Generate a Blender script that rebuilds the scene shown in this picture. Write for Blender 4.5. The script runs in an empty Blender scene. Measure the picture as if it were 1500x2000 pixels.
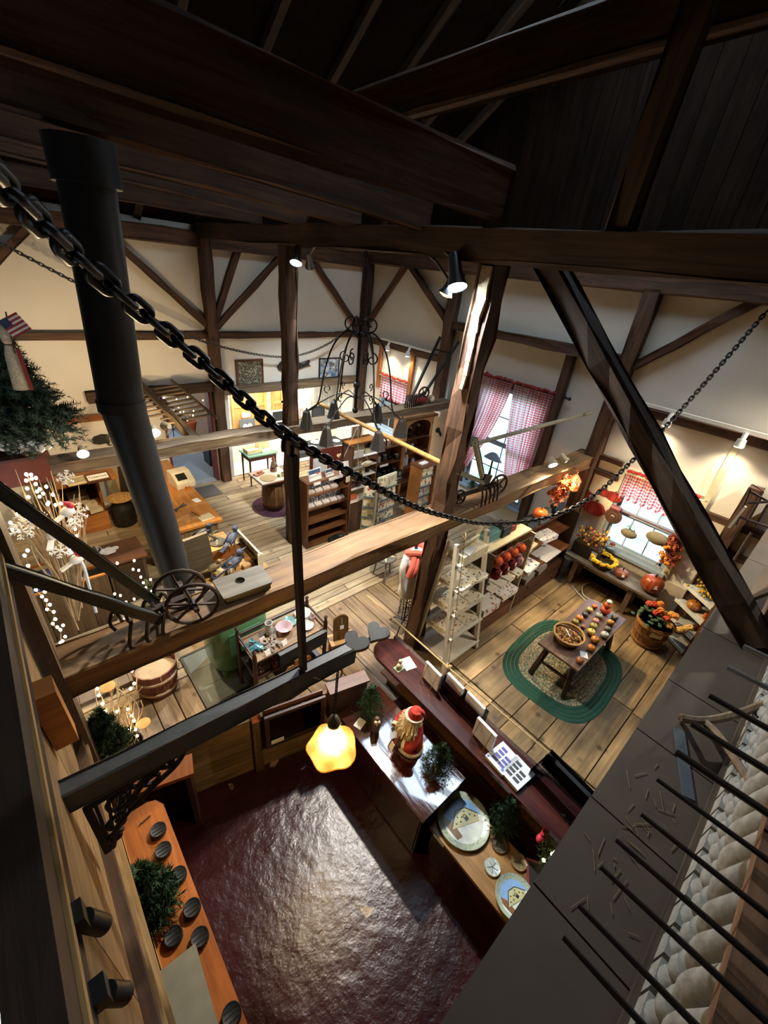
import bpy, bmesh, math, random
from mathutils import Vector as V, Matrix as M, Euler, Quaternion
S = bpy.context.scene
COL = S.collection
rnd = random.Random(7)
PI = math.pi

# ---------------------------------------------------------------- camera
F_PX = 818.0                      # focal length in pixels of the 1500 x 2000 frame
CAM = V((0, 0, 4.6))
ROT = M(((0.74777, -0.65619, 0.10130), (0.26391, 0.43373, 0.86153), (-0.60926, -0.61749, 0.49750)))
cd = bpy.data.cameras.new('camera'); cam = bpy.data.objects.new('camera', cd); COL.objects.link(cam)
cd.sensor_fit = 'AUTO'; cd.sensor_width = 36.0; cd.lens = 36.0 * F_PX / 2000.0
cd.clip_start = 0.05; cd.clip_end = 200
cam.matrix_world = M.Translation(CAM) @ ROT.transposed().to_4x4()
S.camera = cam

# ---------------------------------------------------------------- world, light, exposure
w = bpy.data.worlds.new('sky'); S.world = w; w.use_nodes = True
nt = w.node_tree; nt.nodes.clear()
wo = nt.nodes.new('ShaderNodeOutputWorld'); bg = nt.nodes.new('ShaderNodeBackground')
bg.inputs[0].default_value = (0.72, 0.87, 1.0, 1); bg.inputs[1].default_value = 4.6
nt.links.new(bg.outputs[0], wo.inputs[0])
S.view_settings.view_transform = 'Standard'; S.view_settings.look = 'None'
S.view_settings.gamma = 1; S.view_settings.use_curve_mapping = False
S.view_settings.exposure = 0.68
S.cycles.max_bounces = 7; S.cycles.diffuse_bounces = 4; S.cycles.glossy_bounces = 3
S.cycles.transmission_bounces = 6; S.cycles.transparent_max_bounces = 24
S.cycles.use_denoising = True
S.cycles.sample_clamp_indirect = 6.0
S.cycles.caustics_reflective = False; S.cycles.caustics_refractive = False

WARM = (1.0, 0.74, 0.42); COOL = (0.84, 0.93, 1.0); NEUT = (1.0, 0.88, 0.70)
def lamp(kind, loc, energy, col, aim=None, size=0.08, cone=80, blend=0.6, name='lamp_light', parent=None, off=None):
    d = bpy.data.lights.new(name, kind); d.energy = energy; d.color = col
    if kind == 'AREA': d.size = size
    else: d.shadow_soft_size = size
    if kind == 'SPOT': d.spot_size = math.radians(cone); d.spot_blend = blend
    o = bpy.data.objects.new(name, d); COL.objects.link(o)
    loc = V(loc)
    if aim is not None:
        q = (V(aim) - loc).to_track_quat('-Z', 'Y'); o.rotation_euler = q.to_euler()
    if parent is not None:
        o.parent = parent; loc = loc - (off if off is not None else parent.location)
    o.location = loc
    return o

# ---------------------------------------------------------------- from a point of the picture to a point of the room
def ray(u, v): return ROT.transposed() @ V((u - 750.0, 1000.0 - v, -F_PX))
def at(u, v, x=None, y=None, z=None, d=None):
    r = ray(u, v)
    if d is not None: return CAM + r.normalized() * d
    if z is not None: return CAM + r * ((z - CAM.z) / r.z)
    if y is not None: return CAM + r * (y / r.y)
    return CAM + r * (x / r.x)

# ---------------------------------------------------------------- materials
def nmat(name):
    m = bpy.data.materials.new(name); m.use_nodes = True
    t = m.node_tree; b = t.nodes['Principled BSDF']
    return m, t, b
def L(t, a, b): t.links.new(a, b)
def hx(c):
    if isinstance(c, str):
        c = c.lstrip('#'); s = [int(c[i:i+2], 16) / 255 for i in (0, 2, 4)]
        c = [x / 12.92 if x <= 0.04045 else ((x + 0.055) / 1.055) ** 2.4 for x in s]
    return (c[0], c[1], c[2], 1)
_mc = {}
def plain(c, rough=0.6, metal=0.0, var=0.0, noise=0.12, nscale=9, bump=0.0, spec=0.5, coat=0):
    k = ('p', str(c), rough, metal, var, noise, nscale, bump, spec, coat)
    if k in _mc: return _mc[k]
    m, t, b = nmat('plain'); c = hx(c)
    b.inputs['Roughness'].default_value = rough; b.inputs['Metallic'].default_value = metal
    b.inputs['Specular IOR Level'].default_value = spec; b.inputs['Coat Weight'].default_value = coat
    tc = t.nodes.new('ShaderNodeTexCoord'); n = t.nodes.new('ShaderNodeTexNoise')
    n.inputs['Scale'].default_value = nscale; n.inputs['Detail'].default_value = 5
    L(t, tc.outputs['Object'], n.inputs['Vector'])
    hs = t.nodes.new('ShaderNodeHueSaturation'); hs.inputs['Color'].default_value = c
    mr = t.nodes.new('ShaderNodeMapRange'); mr.inputs[1].default_value = 0.3; mr.inputs[2].default_value = 0.7
    mr.inputs[3].default_value = 1 - noise; mr.inputs[4].default_value = 1 + noise
    L(t, n.outputs['Fac'], mr.inputs[0])
    if var:
        oi = t.nodes.new('ShaderNodeObjectInfo'); m2 = t.nodes.new('ShaderNodeMapRange')
        m2.inputs[3].default_value = 1 - var; m2.inputs[4].default_value = 1 + var
        L(t, oi.outputs['Random'], m2.inputs[0])
        mu = t.nodes.new('ShaderNodeMath'); mu.operation = 'MULTIPLY'
        L(t, mr.outputs[0], mu.inputs[0]); L(t, m2.outputs[0], mu.inputs[1]); L(t, mu.outputs[0], hs.inputs['Value'])
    else: L(t, mr.outputs[0], hs.inputs['Value'])
    L(t, hs.outputs[0], b.inputs['Base Color'])
    if bump:
        bp = t.nodes.new('ShaderNodeBump'); bp.inputs['Strength'].default_value = bump; bp.inputs['Distance'].default_value = 0.01
        L(t, n.outputs['Fac'], bp.inputs['Height']); L(t, bp.outputs[0], b.inputs['Normal'])
    _mc[k] = m; return m
def wood(c1, c2, axis=0, scale=1.0, rough=0.6, bump=0.25, var=0.18, knots=0.0, stain=0.35, coat=0.0):
    k = ('w', str(c1), str(c2), axis, scale, rough, bump, var, knots, stain, coat)
    if k in _mc: return _mc[k]
    m, t, b = nmat('wood'); b.inputs['Roughness'].default_value = rough; b.inputs['Coat Weight'].default_value = coat
    b.inputs['Coat Roughness'].default_value = 0.15
    tc = t.nodes.new('ShaderNodeTexCoord'); oi = t.nodes.new('ShaderNodeObjectInfo')
    off = t.nodes.new('ShaderNodeVectorMath'); off.operation = 'MULTIPLY_ADD'
    cmb = t.nodes.new('ShaderNodeCombineXYZ')
    for i in range(3): L(t, oi.outputs['Random'], cmb.inputs[i])
    off.inputs[1].default_value = (37, 51, 23)
    L(t, cmb.outputs[0], off.inputs[0]); L(t, tc.outputs['Object'], off.inputs[2])
    mp = t.nodes.new('ShaderNodeMapping'); sc = [14.0 * scale] * 3; sc[axis] = 0.9 * scale
    mp.inputs['Scale'].default_value = sc; L(t, off.outputs[0], mp.inputs['Vector'])
    n = t.nodes.new('ShaderNodeTexNoise'); n.inputs['Scale'].default_value = 1.6; n.inputs['Detail'].default_value = 7
    n.inputs['Roughness'].default_value = 0.65; n.inputs['Distortion'].default_value = 0.6
    L(t, mp.outputs[0], n.inputs['Vector'])
    r = t.nodes.new('ShaderNodeValToRGB'); r.color_ramp.elements[0].position = 0.32; r.color_ramp.elements[1].position = 0.68
    r.color_ramp.elements[0].color = hx(c2); r.color_ramp.elements[1].color = hx(c1)
    L(t, n.outputs['Fac'], r.inputs[0])
    n2 = t.nodes.new('ShaderNodeTexNoise'); n2.inputs['Scale'].default_value = 1.7 * scale; n2.inputs['Detail'].default_value = 4
    L(t, off.outputs[0], n2.inputs['Vector'])
    mr = t.nodes.new('ShaderNodeMapRange'); mr.inputs[1].default_value = 0.35; mr.inputs[2].default_value = 0.65
    mr.inputs[3].default_value = 1 - stain; mr.inputs[4].default_value = 1.0 + stain * 0.25
    L(t, n2.outputs['Fac'], mr.inputs[0])
    m2 = t.nodes.new('ShaderNodeMapRange'); m2.inputs[3].default_value = 1 - var; m2.inputs[4].default_value = 1 + var
    L(t, oi.outputs['Random'], m2.inputs[0])
    mu = t.nodes.new('ShaderNodeMath'); mu.operation = 'MULTIPLY'
    L(t, mr.outputs[0], mu.inputs[0]); L(t, m2.outputs[0], mu.inputs[1])
    val = mu.outputs[0]
    if knots:
        vo = t.nodes.new('ShaderNodeTexVoronoi'); vo.inputs['Scale'].default_value = 3.2
        L(t, off.outputs[0], vo.inputs['Vector'])
        nd = t.nodes.new('ShaderNodeMath'); nd.operation = 'MULTIPLY_ADD'; nd.inputs[1].default_value = 0.10; nd.inputs[2].default_value = 0
        L(t, n2.outputs['Fac'], nd.inputs[0])
        m3 = t.nodes.new('ShaderNodeMapRange'); m3.inputs[1].default_value = 0.04; m3.inputs[2].default_value = 0.17
        m3.inputs[3].default_value = 1 - knots; m3.inputs[4].default_value = 1
        L(t, vo.outputs['Distance'], m3.inputs[0])
        m4 = t.nodes.new('ShaderNodeMath'); m4.operation = 'MULTIPLY'; L(t, val, m4.inputs[0]); L(t, m3.outputs[0], m4.inputs[1]); val = m4.outputs[0]
    hs = t.nodes.new('ShaderNodeHueSaturation'); L(t, val, hs.inputs['Value']); L(t, r.outputs[0], hs.inputs['Color'])
    L(t, hs.outputs[0], b.inputs['Base Color'])
    bp = t.nodes.new('ShaderNodeBump'); bp.inputs['Strength'].default_value = bump; bp.inputs['Distance'].default_value = 0.01
    L(t, n.outputs['Fac'], bp.inputs['Height']); L(t, bp.outputs[0], b.inputs['Normal'])
    _mc[k] = m; return m
def glow(c, e):
    k = ('g', str(c), e)
    if k in _mc: return _mc[k]
    m, t, b = nmat('glow'); b.inputs['Base Color'].default_value = hx(c)
    b.inputs['Emission Color'].default_value = hx(c); b.inputs['Emission Strength'].default_value = e
    _mc[k] = m; return m
def glass(c='#ffffff', rough=0.02, alpha=None):
    k = ('gl', c, rough)
    if k in _mc: return _mc[k]
    m, t, b = nmat('glass'); t.nodes.remove(b)
    o = t.nodes['Material Output']; g = t.nodes.new('ShaderNodeBsdfGlossy'); tr = t.nodes.new('ShaderNodeBsdfTransparent')
    g.inputs['Roughness'].default_value = rough; tr.inputs['Color'].default_value = hx(c)
    fr = t.nodes.new('ShaderNodeFresnel'); fr.inputs[0].default_value = 1.5; mx = t.nodes.new('ShaderNodeMixShader')
    L(t, fr.outputs[0], mx.inputs[0]); L(t, tr.outputs[0], mx.inputs[1]); L(t, g.outputs[0], mx.inputs[2]); L(t, mx.outputs[0], o.inputs[0])
    _mc[k] = m; return m
def dots(c, cols, scale=30, thr=0.45, rough=0.8, size=None):
    """cloth or paper with printed blotches of several colours"""
    k = ('d', str(c), tuple(cols), scale, thr)
    if k in _mc: return _mc[k]
    m, t, b = nmat('print'); b.inputs['Roughness'].default_value = rough
    tc = t.nodes.new('ShaderNodeTexCoord'); vo = t.nodes.new('ShaderNodeTexVoronoi'); vo.inputs['Scale'].default_value = scale
    oi = t.nodes.new('ShaderNodeObjectInfo'); ad = t.nodes.new('ShaderNodeVectorMath'); ad.operation = 'ADD'
    L(t, tc.outputs['Object'], ad.inputs[0]); L(t, oi.outputs['Random'], ad.inputs[1]); L(t, ad.outputs[0], vo.inputs['Vector'])
    r = t.nodes.new('ShaderNodeValToRGB'); r.color_ramp.interpolation = 'CONSTANT'
    for i, cc in enumerate(cols):
        e = r.color_ramp.elements[0] if i == 0 else r.color_ramp.elements.new(i / len(cols)); e.color = hx(cc)
    while len(r.color_ramp.elements) > len(cols): r.color_ramp.elements.remove(r.color_ramp.elements[-1])
    sx = t.nodes.new('ShaderNodeSeparateColor'); L(t, vo.outputs['Color'], sx.inputs[0]); L(t, sx.outputs[0], r.inputs[0])
    nz = t.nodes.new('ShaderNodeTexNoise'); nz.inputs['Scale'].default_value = scale * 2.2; L(t, ad.outputs[0], nz.inputs['Vector'])
    sm = t.nodes.new('ShaderNodeMath'); sm.operation = 'MULTIPLY_ADD'; sm.inputs[1].default_value = 0.7; L(t, nz.outputs['Fac'], sm.inputs[0]); L(t, vo.outputs['Distance'], sm.inputs[2])
    lt = t.nodes.new('ShaderNodeMath'); lt.operation = 'LESS_THAN'; lt.inputs[1].default_value = thr + 0.25; L(t, sm.outputs[0], lt.inputs[0])
    mx = t.nodes.new('ShaderNodeMix'); mx.data_type = 'RGBA'; L(t, lt.outputs[0], mx.inputs[0]); mx.inputs[6].default_value = hx(c); L(t, r.outputs[0], mx.inputs[7])
    L(t, mx.outputs[2], b.inputs['Base Color'])
    _mc[k] = m; return m

# ---------------------------------------------------------------- mesh builder
class MB:
    def __init__(s): s.v = []; s.f = []; s.mi = []; s.uv = {}; s.m = 0; s.smooth = False
    def add(s, vs, fs):
        o = len(s.v); s.v += [V(p) for p in vs]; s.f += [tuple(o + i for i in f) for f in fs]; s.mi += [s.m] * len(fs); return s
    def boxm(s, mat, x0, x1, y0, y1, z0, z1):
        vs = [mat @ V((x, y, z)) for z in (z0, z1) for x, y in ((x0, y0), (x1, y0), (x1, y1), (x0, y1))]
        return s.add(vs, [(3, 2, 1, 0), (4, 5, 6, 7), (0, 1, 5, 4), (1, 2, 6, 5), (2, 3, 7, 6), (3, 0, 4, 7)])
    def box(s, x0, x1, y0, y1, z0, z1): return s.boxm(M(), x0, x1, y0, y1, z0, z1)
    def cbox(s, c, sx, sy, sz, rz=0, rx=0, ry=0):
        mt = M.Translation(c) @ Euler((rx, ry, rz)).to_matrix().to_4x4()
        return s.boxm(mt, -sx/2, sx/2, -sy/2, sy/2, -sz/2, sz/2)
    def bar(s, a, b, wd, ht, up=(0, 0, 1)):
        mt, l = frame(a, b, up); return s.boxm(mt, 0, l, -wd/2, wd/2, -ht/2, ht/2)
    def cyl(s, a, b, r0, r1=None, n=10, cap=True):
        r1 = r0 if r1 is None else r1; mt, l = frame(a, b)
        vs = []
        for x, r in ((0, r0), (l, r1)):
            for i in range(n):
                an = 2*PI*i/n; vs.append(mt @ V((x, r*math.cos(an), r*math.sin(an))))
        fs = [(i, (i+1) % n, n+(i+1) % n, n+i) for i in range(n)]
        if cap: fs += [tuple(range(n-1, -1, -1)), tuple(range(n, 2*n))]
        return s.add(vs, fs)
    def tube(s, pts, r, n=6, closed=False):
        pts = [V(p) for p in pts]; k = len(pts); vs = []
        rr = r if hasattr(r, '__len__') else [r]*k
        nrm = None
        for i, p in enumerate(pts):
            if closed: t = pts[(i+1) % k] - pts[i-1]
            else: t = pts[min(i+1, k-1)] - pts[max(i-1, 0)]
            if t.length < 1e-9: t = V((0, 0, 1))
            t.normalize()
            if nrm is None:
                nrm = t.cross(V((0, 0, 1)) if abs(t.z) < 0.9 else V((1, 0, 0))).normalized()
            else:
                nrm = (nrm - t*nrm.dot(t))
                nrm = nrm.normalized() if nrm.length > 1e-6 else t.orthogonal().normalized()
            bt = t.cross(nrm)
            for j in range(n):
                an = 2*PI*j/n; vs.append(p + (nrm*math.cos(an) + bt*math.sin(an))*rr[i])
        fs = []
        for i in range(k if closed else k-1):
            a = i*n; b = ((i+1) % k)*n
            fs += [(a+j, a+(j+1) % n, b+(j+1) % n, b+j) for j in range(n)]
        if not closed: fs += [tuple(range(n-1, -1, -1)), tuple((k-1)*n+j for j in range(n))]
        return s.add(vs, fs)
    def lathe(s, prof, c=(0, 0, 0), n=16, mat=None, sx=1, sy=1):
        mt = (mat or M()); c = V(c); vs = []
        for r, z in prof:
            for i in range(n):
                an = 2*PI*i/n; vs.append(mt @ (c + V((r*sx*math.cos(an), r*sy*math.sin(an), z))))
        fs = []
        for k in range(len(prof)-1):
            a = k*n; fs += [(a+i, a+(i+1) % n, a+n+(i+1) % n, a+n+i) for i in range(n)]
        if prof[0][0] > 1e-6: fs.append(tuple(range(n-1, -1, -1)))
        if prof[-1][0] > 1e-6: fs.append(tuple((len(prof)-1)*n+i for i in range(n)))
        return s.add(vs, fs)
    def ball(s, c, r, n=10, k=7, sx=1, sy=1, sz=1, mat=None):
        prof = [(max(1e-5, r*math.sin(PI*i/k)), -r*sz*math.cos(PI*i/k)) for i in range(k+1)]
        return s.lathe(prof, c, n, mat, sx, sy)
    def prism(s, poly, z0, z1, mat=None):
        mt = mat or M(); n = len(poly)
        vs = [mt @ V((x, y, z)) for z in (z0, z1) for x, y in poly]
        return s.add(vs, [tuple(range(n-1, -1, -1)), tuple(range(n, 2*n))] + [(i, (i+1) % n, n+(i+1) % n, n+i) for i in range(n)])
    def quad(s, *p, uv=None):
        s.add(p, [tuple(range(len(p)))]); return s
def frame(a, b, up=(0, 0, 1)):
    a, b = V(a), V(b); x = b-a; l = x.length; x = x/l if l > 1e-9 else V((1, 0, 0)); up = V(up)
    if abs(x.dot(up)) > 0.98: up = V((0, 1, 0)) if abs(x.y) < 0.9 else V((1, 0, 0))
    y = up.cross(x).normalized(); z = x.cross(y)
    return M(((x.x, y.x, z.x, a.x), (x.y, y.y, z.y, a.y), (x.z, y.z, z.z, a.z), (0, 0, 0, 1))), l

def mesh(name, mb, mats, smooth=False):
    me = bpy.data.meshes.new(name); me.from_pydata([tuple(p) for p in mb.v], [], mb.f)
    for mm in (mats if isinstance(mats, (list, tuple)) else [mats]): me.materials.append(mm)
    if any(mb.mi): me.polygons.foreach_set('material_index', mb.mi)
    if smooth: me.polygons.foreach_set('use_smooth', [True]*len(me.polygons))
    me.update()
    if smooth and smooth != 'full':
        bm = bmesh.new(); bm.from_mesh(me); bmesh.ops.recalc_face_normals(bm, faces=bm.faces)
        for e in bm.edges:
            if len(e.link_faces) == 2 and e.calc_face_angle(0) > 0.75: e.smooth = False
        bm.to_mesh(me); bm.free()
    return me
def link(name, data, parent=None, mat=None):
    o = bpy.data.objects.new(name, data); COL.objects.link(o)
    if parent is not None: o.parent = parent
    if mat is not None: o.matrix_basis = mat
    return o
def tag(o, label=None, cat=None, group=None, kind=None):
    if label: o['label'] = label
    if cat: o['category'] = cat
    if group: o['group'] = group
    if kind: o['kind'] = kind
    return o
def root(name, label, cat, loc=(0, 0, 0), rz=0, group=None, kind=None):
    o = bpy.data.objects.new(name, None); COL.objects.link(o); o.empty_display_size = 0.1
    o.location = loc; o.rotation_euler = (0, 0, rz); return tag(o, label, cat, group, kind)
def part(name, parent, mb, mats, smooth=False, world=False, label=None, kind=None):
    """a mesh under its thing; world=True: built in room coordinates under an unturned root"""
    if world:
        off = V(parent.location); p = parent.parent
        while p is not None: off = off + V(p.location); p = p.parent
        mb.v = [p2 - off for p2 in mb.v]
    o = link(name, mesh(name, mb, mats, smooth), parent)
    return tag(o, label, None, None, kind)
def single(name, mb, mats, label, cat, group=None, kind=None, smooth=False, base=None):
    """a thing that is one mesh, its origin moved to its base"""
    if base is None:
        xs = [p.x for p in mb.v]; ys = [p.y for p in mb.v]; zs = [p.z for p in mb.v]
        base = V(((min(xs)+max(xs))/2, (min(ys)+max(ys))/2, min(zs)))
    base = V(base); mb.v = [p - base for p in mb.v]
    o = link(name, mesh(name, mb, mats, smooth)); o.location = base
    return tag(o, label, cat, group, kind)
def timber(name, a, b, wd, ht, mat, label, cat='beam', parent=None, up=(0, 0, 1), rough=0.012, kind='structure', seg=6):
    """a hand-hewn squared log from a to b, its length along its own x axis"""
    mt, l = frame(a, b, up); mb = MB(); rr = random.Random(int(abs(l)*1000)+len(name))
    vs = []; n = max(2, seg)
    for i in range(n+1):
        x = l*i/n
        for sy, sz in ((-1, -1), (1, -1), (1, 1), (-1, 1)):
            c = 0.86
            vs += [(x, sy*wd/2*(c if sy*sz > 0 else 1)+rr.uniform(-rough, rough), sz*ht/2*(1 if sy*sz > 0 else c)+rr.uniform(-rough, rough)),
                   (x, sy*wd/2*(1 if sy*sz > 0 else c)+rr.uniform(-rough, rough), sz*ht/2*(c if sy*sz > 0 else 1)+rr.uniform(-rough, rough))]
    fs = [(i*8+j, i*8+(j+1) % 8, (i+1)*8+(j+1) % 8, (i+1)*8+j) for i in range(n) for j in range(8)]
    fs += [tuple(range(7, -1, -1)), tuple(n*8+j for j in range(8))]
    mb.add(vs, fs)
    o = link(name, mesh(name, mb, mat), parent, mt)
    if parent is None: tag(o, label, cat, None, kind)
    return o
def dup(r, loc, rz=None, label=None, name=None, scale=None):
    c = r.copy(); COL.objects.link(c); c.location = loc
    if rz is not None: c.rotation_euler = (0, 0, rz)
    if label: c['label'] = label
    if scale is not None: c.scale = (scale,)*3
    for ch in list(r.children):
        if ch.type == 'LIGHT': continue
        d = ch.copy(); COL.objects.link(d); d.parent = c
        for g in list(ch.children):
            e = g.copy(); COL.objects.link(e); e.parent = d
    return c
def text(name, s, size, mat, mtx, parent=None, align='CENTER', ext=0.0015):
    cu = bpy.data.curves.new(name, 'FONT'); cu.body = s; cu.size = size; cu.align_x = align; cu.align_y = 'CENTER'
    cu.extrude = ext; cu.resolution_u = 2; cu.materials.append(mat)
    o = bpy.data.objects.new(name, cu); me = bpy.data.meshes.new_from_object(o); bpy.data.objects.remove(o)
    return link(name, me, parent, mtx)
def spline(pts, step):
    """even points along a Catmull-Rom curve"""
    P = [V(p) for p in pts]; out = []
    for i in range(len(P)-1):
        p0, p1, p2, p3 = P[max(i-1, 0)], P[i], P[i+1], P[min(i+2, len(P)-1)]
        n = 24
        for k in range(n):
            t = k/n; out.append(0.5*((2*p1)+(p2-p0)*t+(2*p0-5*p1+4*p2-p3)*t*t+(3*p1-p0-3*p2+p3)*t**3))
    out.append(P[-1]); res = [out[0]]; acc = 0
    for a, b in zip(out, out[1:]):
        d = (b-a).length
        while acc + d >= step and d > 1e-9:
            k = (step-acc)/d; a = a+(b-a)*k; d = (b-a).length; acc = 0; res.append(a.copy())
        acc += d
    return res
# shared looks
TIM = wood('#6b4a33', '#33231a', 0, 0.8, 0.75, 0.5, 0.15)
TIMD = wood('#59402e', '#2a1c14', 0, 0.8, 0.8, 0.5, 0.15)
TIMG = wood('#8d7a5f', '#5d4b38', 0, 0.8, 0.75, 0.5, 0.1)
DARKW = wood('#4a2d1d', '#26160e', 0, 1.2, 0.5, 0.2, 0.12)
BROWN = wood('#7a4a2a', '#4a2a17', 0, 1.2, 0.45, 0.2, 0.12)
OAK = wood('#b9763a', '#8c5424', 0, 1.2, 0.35, 0.15, 0.1)
PINE = wood('#c89a5e', '#9d7440', 0, 1.2, 0.5, 0.15, 0.1)
IRON = plain('#1c1a18', 0.55, 0.6, noise=0.25, bump=0.3)
RUST = plain('#3a2c22', 0.7, 0.4, noise=0.3, bump=0.4)
BLACK = plain('#141312', 0.5)
WHITE = plain('#e6e2d8', 0.6, noise=0.05)
CREAM = plain('#d9cfb2', 0.65, noise=0.06)
PAPER = plain('#ece9e2', 0.7, noise=0.03)
ROPE = plain('#b59a6a', 0.8, noise=0.2, nscale=60)
# ================================================================ the room
YB, XR = 8.905, 7.35                       # inner faces of the back and the right wall
PLAST = plain('#e3ddd0', 0.85, noise=0.05, nscale=1.2, bump=0.15)
FLOORW = wood('#c4b08c', '#94795a', 0, 0.9, 0.6, 0.3, 0.16, 0.55, 0.3)
FLOORM = wood('#a98c68', '#755a3e', 1, 0.8, 0.6, 0.35, 0.15, 0.65, 0.4)
FLOORR = wood('#bb9e70', '#80633f', 0, 0.7, 0.55, 0.3, 0.2, 0.8, 0.62)
SIDW = wood('#a58457', '#705432', 0, 0.9, 0.7, 0.4, 0.12, 0.6, 0.4)
fl = root('floor', 'old knotty plank floor of the shop, pale boards with dark gaps', 'floor', kind='structure')
mb = MB(); mb.box(-3.5, 7.5, 2.62, 9.6, -0.12, -0.036); mb.box(2.77, 7.5, -4.2, 2.62, -0.12, -0.036)
part('subfloor', fl, mb, plain('#1a120c', 0.9))
def plank(x0, x1, y0, y1, mt, axis):
    g = 0.011; mb = MB(); sx, sy = x1-x0-g, y1-y0-g; b = 0.004
    mb.box(-sx/2, sx/2, -sy/2, sy/2, -0.035, -b)
    mb.box(-sx/2+b, sx/2-b, -sy/2+b, sy/2-b, -b, 0)
    o = part('plank', fl, mb, mt); o.location = ((x0+x1)/2, (y0+y1)/2, rnd.uniform(-0.003, 0.0)); return o
y = 3.95
while y < 8.85:                             # narrow boards across the far half
    wd = rnd.uniform(0.14, 0.19); x = -1.6 - rnd.random()*1.5
    while x < 7.3:
        ln = rnd.uniform(2.4, 4.2); plank(max(x, -3.4), min(x+ln, 7.33), y, min(y+wd, 8.9), FLOORW, 0); x += ln
    y += wd
x = -1.5
while x < 4.0:                              # boards running away from the pit
    wd = rnd.uniform(0.22, 0.3)
    plank(x, min(x+wd, 4.02), 2.62 if x < 0.42 else (2.1 if x > 1.86 else 2.62 - (x-0.25)*0.25), 3.945, FLOORM, 1); x += wd
y = -0.9
while y < 3.9:                              # wide boards on the pumpkin side
    wd = rnd.uniform(0.27, 0.38); y1 = min(y+wd, 3.945)
    if y1 > 2.62: plank(4.03, 5.9 + rnd.uniform(-.3, .3), y, y1, FLOORR, 0); plank(6.3, 7.33, y, y1, FLOORR, 0); plank(5.6, 6.29, y, y1-0.001, FLOORR, 0)
    else:
        s = rnd.uniform(4.8, 6.4)
        plank(2.78, 3.67, y, y1, FLOORR, 0); plank(3.68, s, y, y1, FLOORR, 0); plank(s, 7.33, y, y1, FLOORR, 0)
    y = y1
# the sunken corner with its red painted floor
m, t, b = nmat('red_floor'); b.inputs['Base Color'].default_value = hx('#5a1d1a'); b.inputs['Roughness'].default_value = 0.22
tc = t.nodes.new('ShaderNodeTexCoord'); n1 = t.nodes.new('ShaderNodeTexNoise'); n1.inputs['Scale'].default_value = 7; n1.inputs['Detail'].default_value = 9; n1.inputs['Roughness'].default_value = 0.6
L(t, tc.outputs['Object'], n1.inputs['Vector']); bp = t.nodes.new('ShaderNodeBump'); bp.inputs['Strength'].default_value = 0.55; bp.inputs['Distance'].default_value = 0.02
L(t, n1.outputs['Fac'], bp.inputs['Height']); L(t, bp.outputs[0], b.inputs['Normal'])
n2 = t.nodes.new('ShaderNodeTexNoise'); n2.inputs['Scale'].default_value = 3.1; n2.inputs['Detail'].default_value = 3; L(t, tc.outputs['Object'], n2.inputs['Vector'])
r = t.nodes.new('ShaderNodeValToRGB'); r.color_ramp.elements[0].position = 0.70; r.color_ramp.elements[1].position = 0.72
r.color_ramp.elements[0].color = hx('#300f0e'); r.color_ramp.elements[1].color = hx('#8a7458'); L(t, n2.outputs['Fac'], r.inputs[0]); L(t, r.outputs[0], b.inputs['Base Color'])
mb = MB(); mb.prism([(-0.4, -4.2), (2.76, -4.2), (2.76, 2.11), (1.86, 2.18), (0.25, 2.60), (-0.4, 2.62)], -0.12, 0.0)
single('floor', mb, m, 'red painted floor of the booth under the loft, glossy, bumpy and chipped', 'floor', kind='structure')
rw = root('wall_booth', 'low wall of wide knotty boards between the red floored booth and the shop', 'wall', kind='structure')
a = V((0.246, 2.596, 0)); b2 = V((2.09, 2.136, 0)); mt, ln = frame(a, b2)
for i in range(4):
    mb = MB(); mb.box(0, ln, -0.016, 0.025, 0.822-0.205*(i+1)+0.005, 0.822-0.205*i - (0.005 if i else 0)); o = part('plank', rw, mb, SIDW); o.matrix_basis = mt
# walls with their openings
def wall(name, label, axis, c, th, u0, u1, z0, z1, holes, mt):
    """axis 'x': a wall in a plane x=c over y; axis 'y': in a plane y=c over x; holes (u0,u1,z0,z1)"""
    mb = MB(); us = sorted({u0, u1, *[h[0] for h in holes], *[h[1] for h in holes]})
    for a, b in zip(us, us[1:]):
        zs = [z0]; hs = sorted([h for h in holes if h[0] <= a and h[1] >= b], key=lambda h: h[2])
        for h in hs: zs += [h[2], h[3]]
        zs.append(z1)
        for k in range(0, len(zs), 2):
            if zs[k+1] - zs[k] > 1e-4:
                if axis == 'x': mb.box(c, c+th, a, b, zs[k], zs[k+1])
                else: mb.box(a, b, c, c+th, zs[k], zs[k+1])
    return single(name, mb, mt, label, 'wall', kind='structure')
W1 = (3.52, 5.05, 0.62, 2.88); W2 = (0.82, 1.92, 0.78, 2.12); W3 = (7.05, 8.1, 0.95, 2.3)
DOOR = (2.32, 3.25, 0.0, 2.06); ALC = (3.66, 7.1, 0.0, 1.98)
wall('wall_back', 'white plastered back wall between dark timbers', 'y', YB, 0.14, -3.5, XR+0.14, -0.1, 4.95, [DOOR, ALC], PLAST)
wall('wall_right', 'white plastered right wall with three curtained windows', 'x', XR, 0.14, -4.2, YB, -1.2, 4.95, [W1, W2, W3], PLAST)
BARN = wood('#20160f', '#0e0906', 2, 0.8, 0.85, 0.4, 0.2); BARN.node_tree.nodes['Principled BSDF'].inputs['Specular IOR Level'].default_value = 0.05
wall('wall_left', 'rough dark boarded wall far left', 'x', -3.64, 0.14, -4.2, YB, -1.2, 4.95, [], BARN)
wall('wall_front', 'rough dark boarded wall behind the loft', 'y', -4.34, 0.14, -3.5, XR+0.14, -1.2, 4.95, [], BARN)
g = root('wall_gable', 'gable of dark upright boards above the right wall', 'wall', kind='structure')
yy = -4.2
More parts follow.
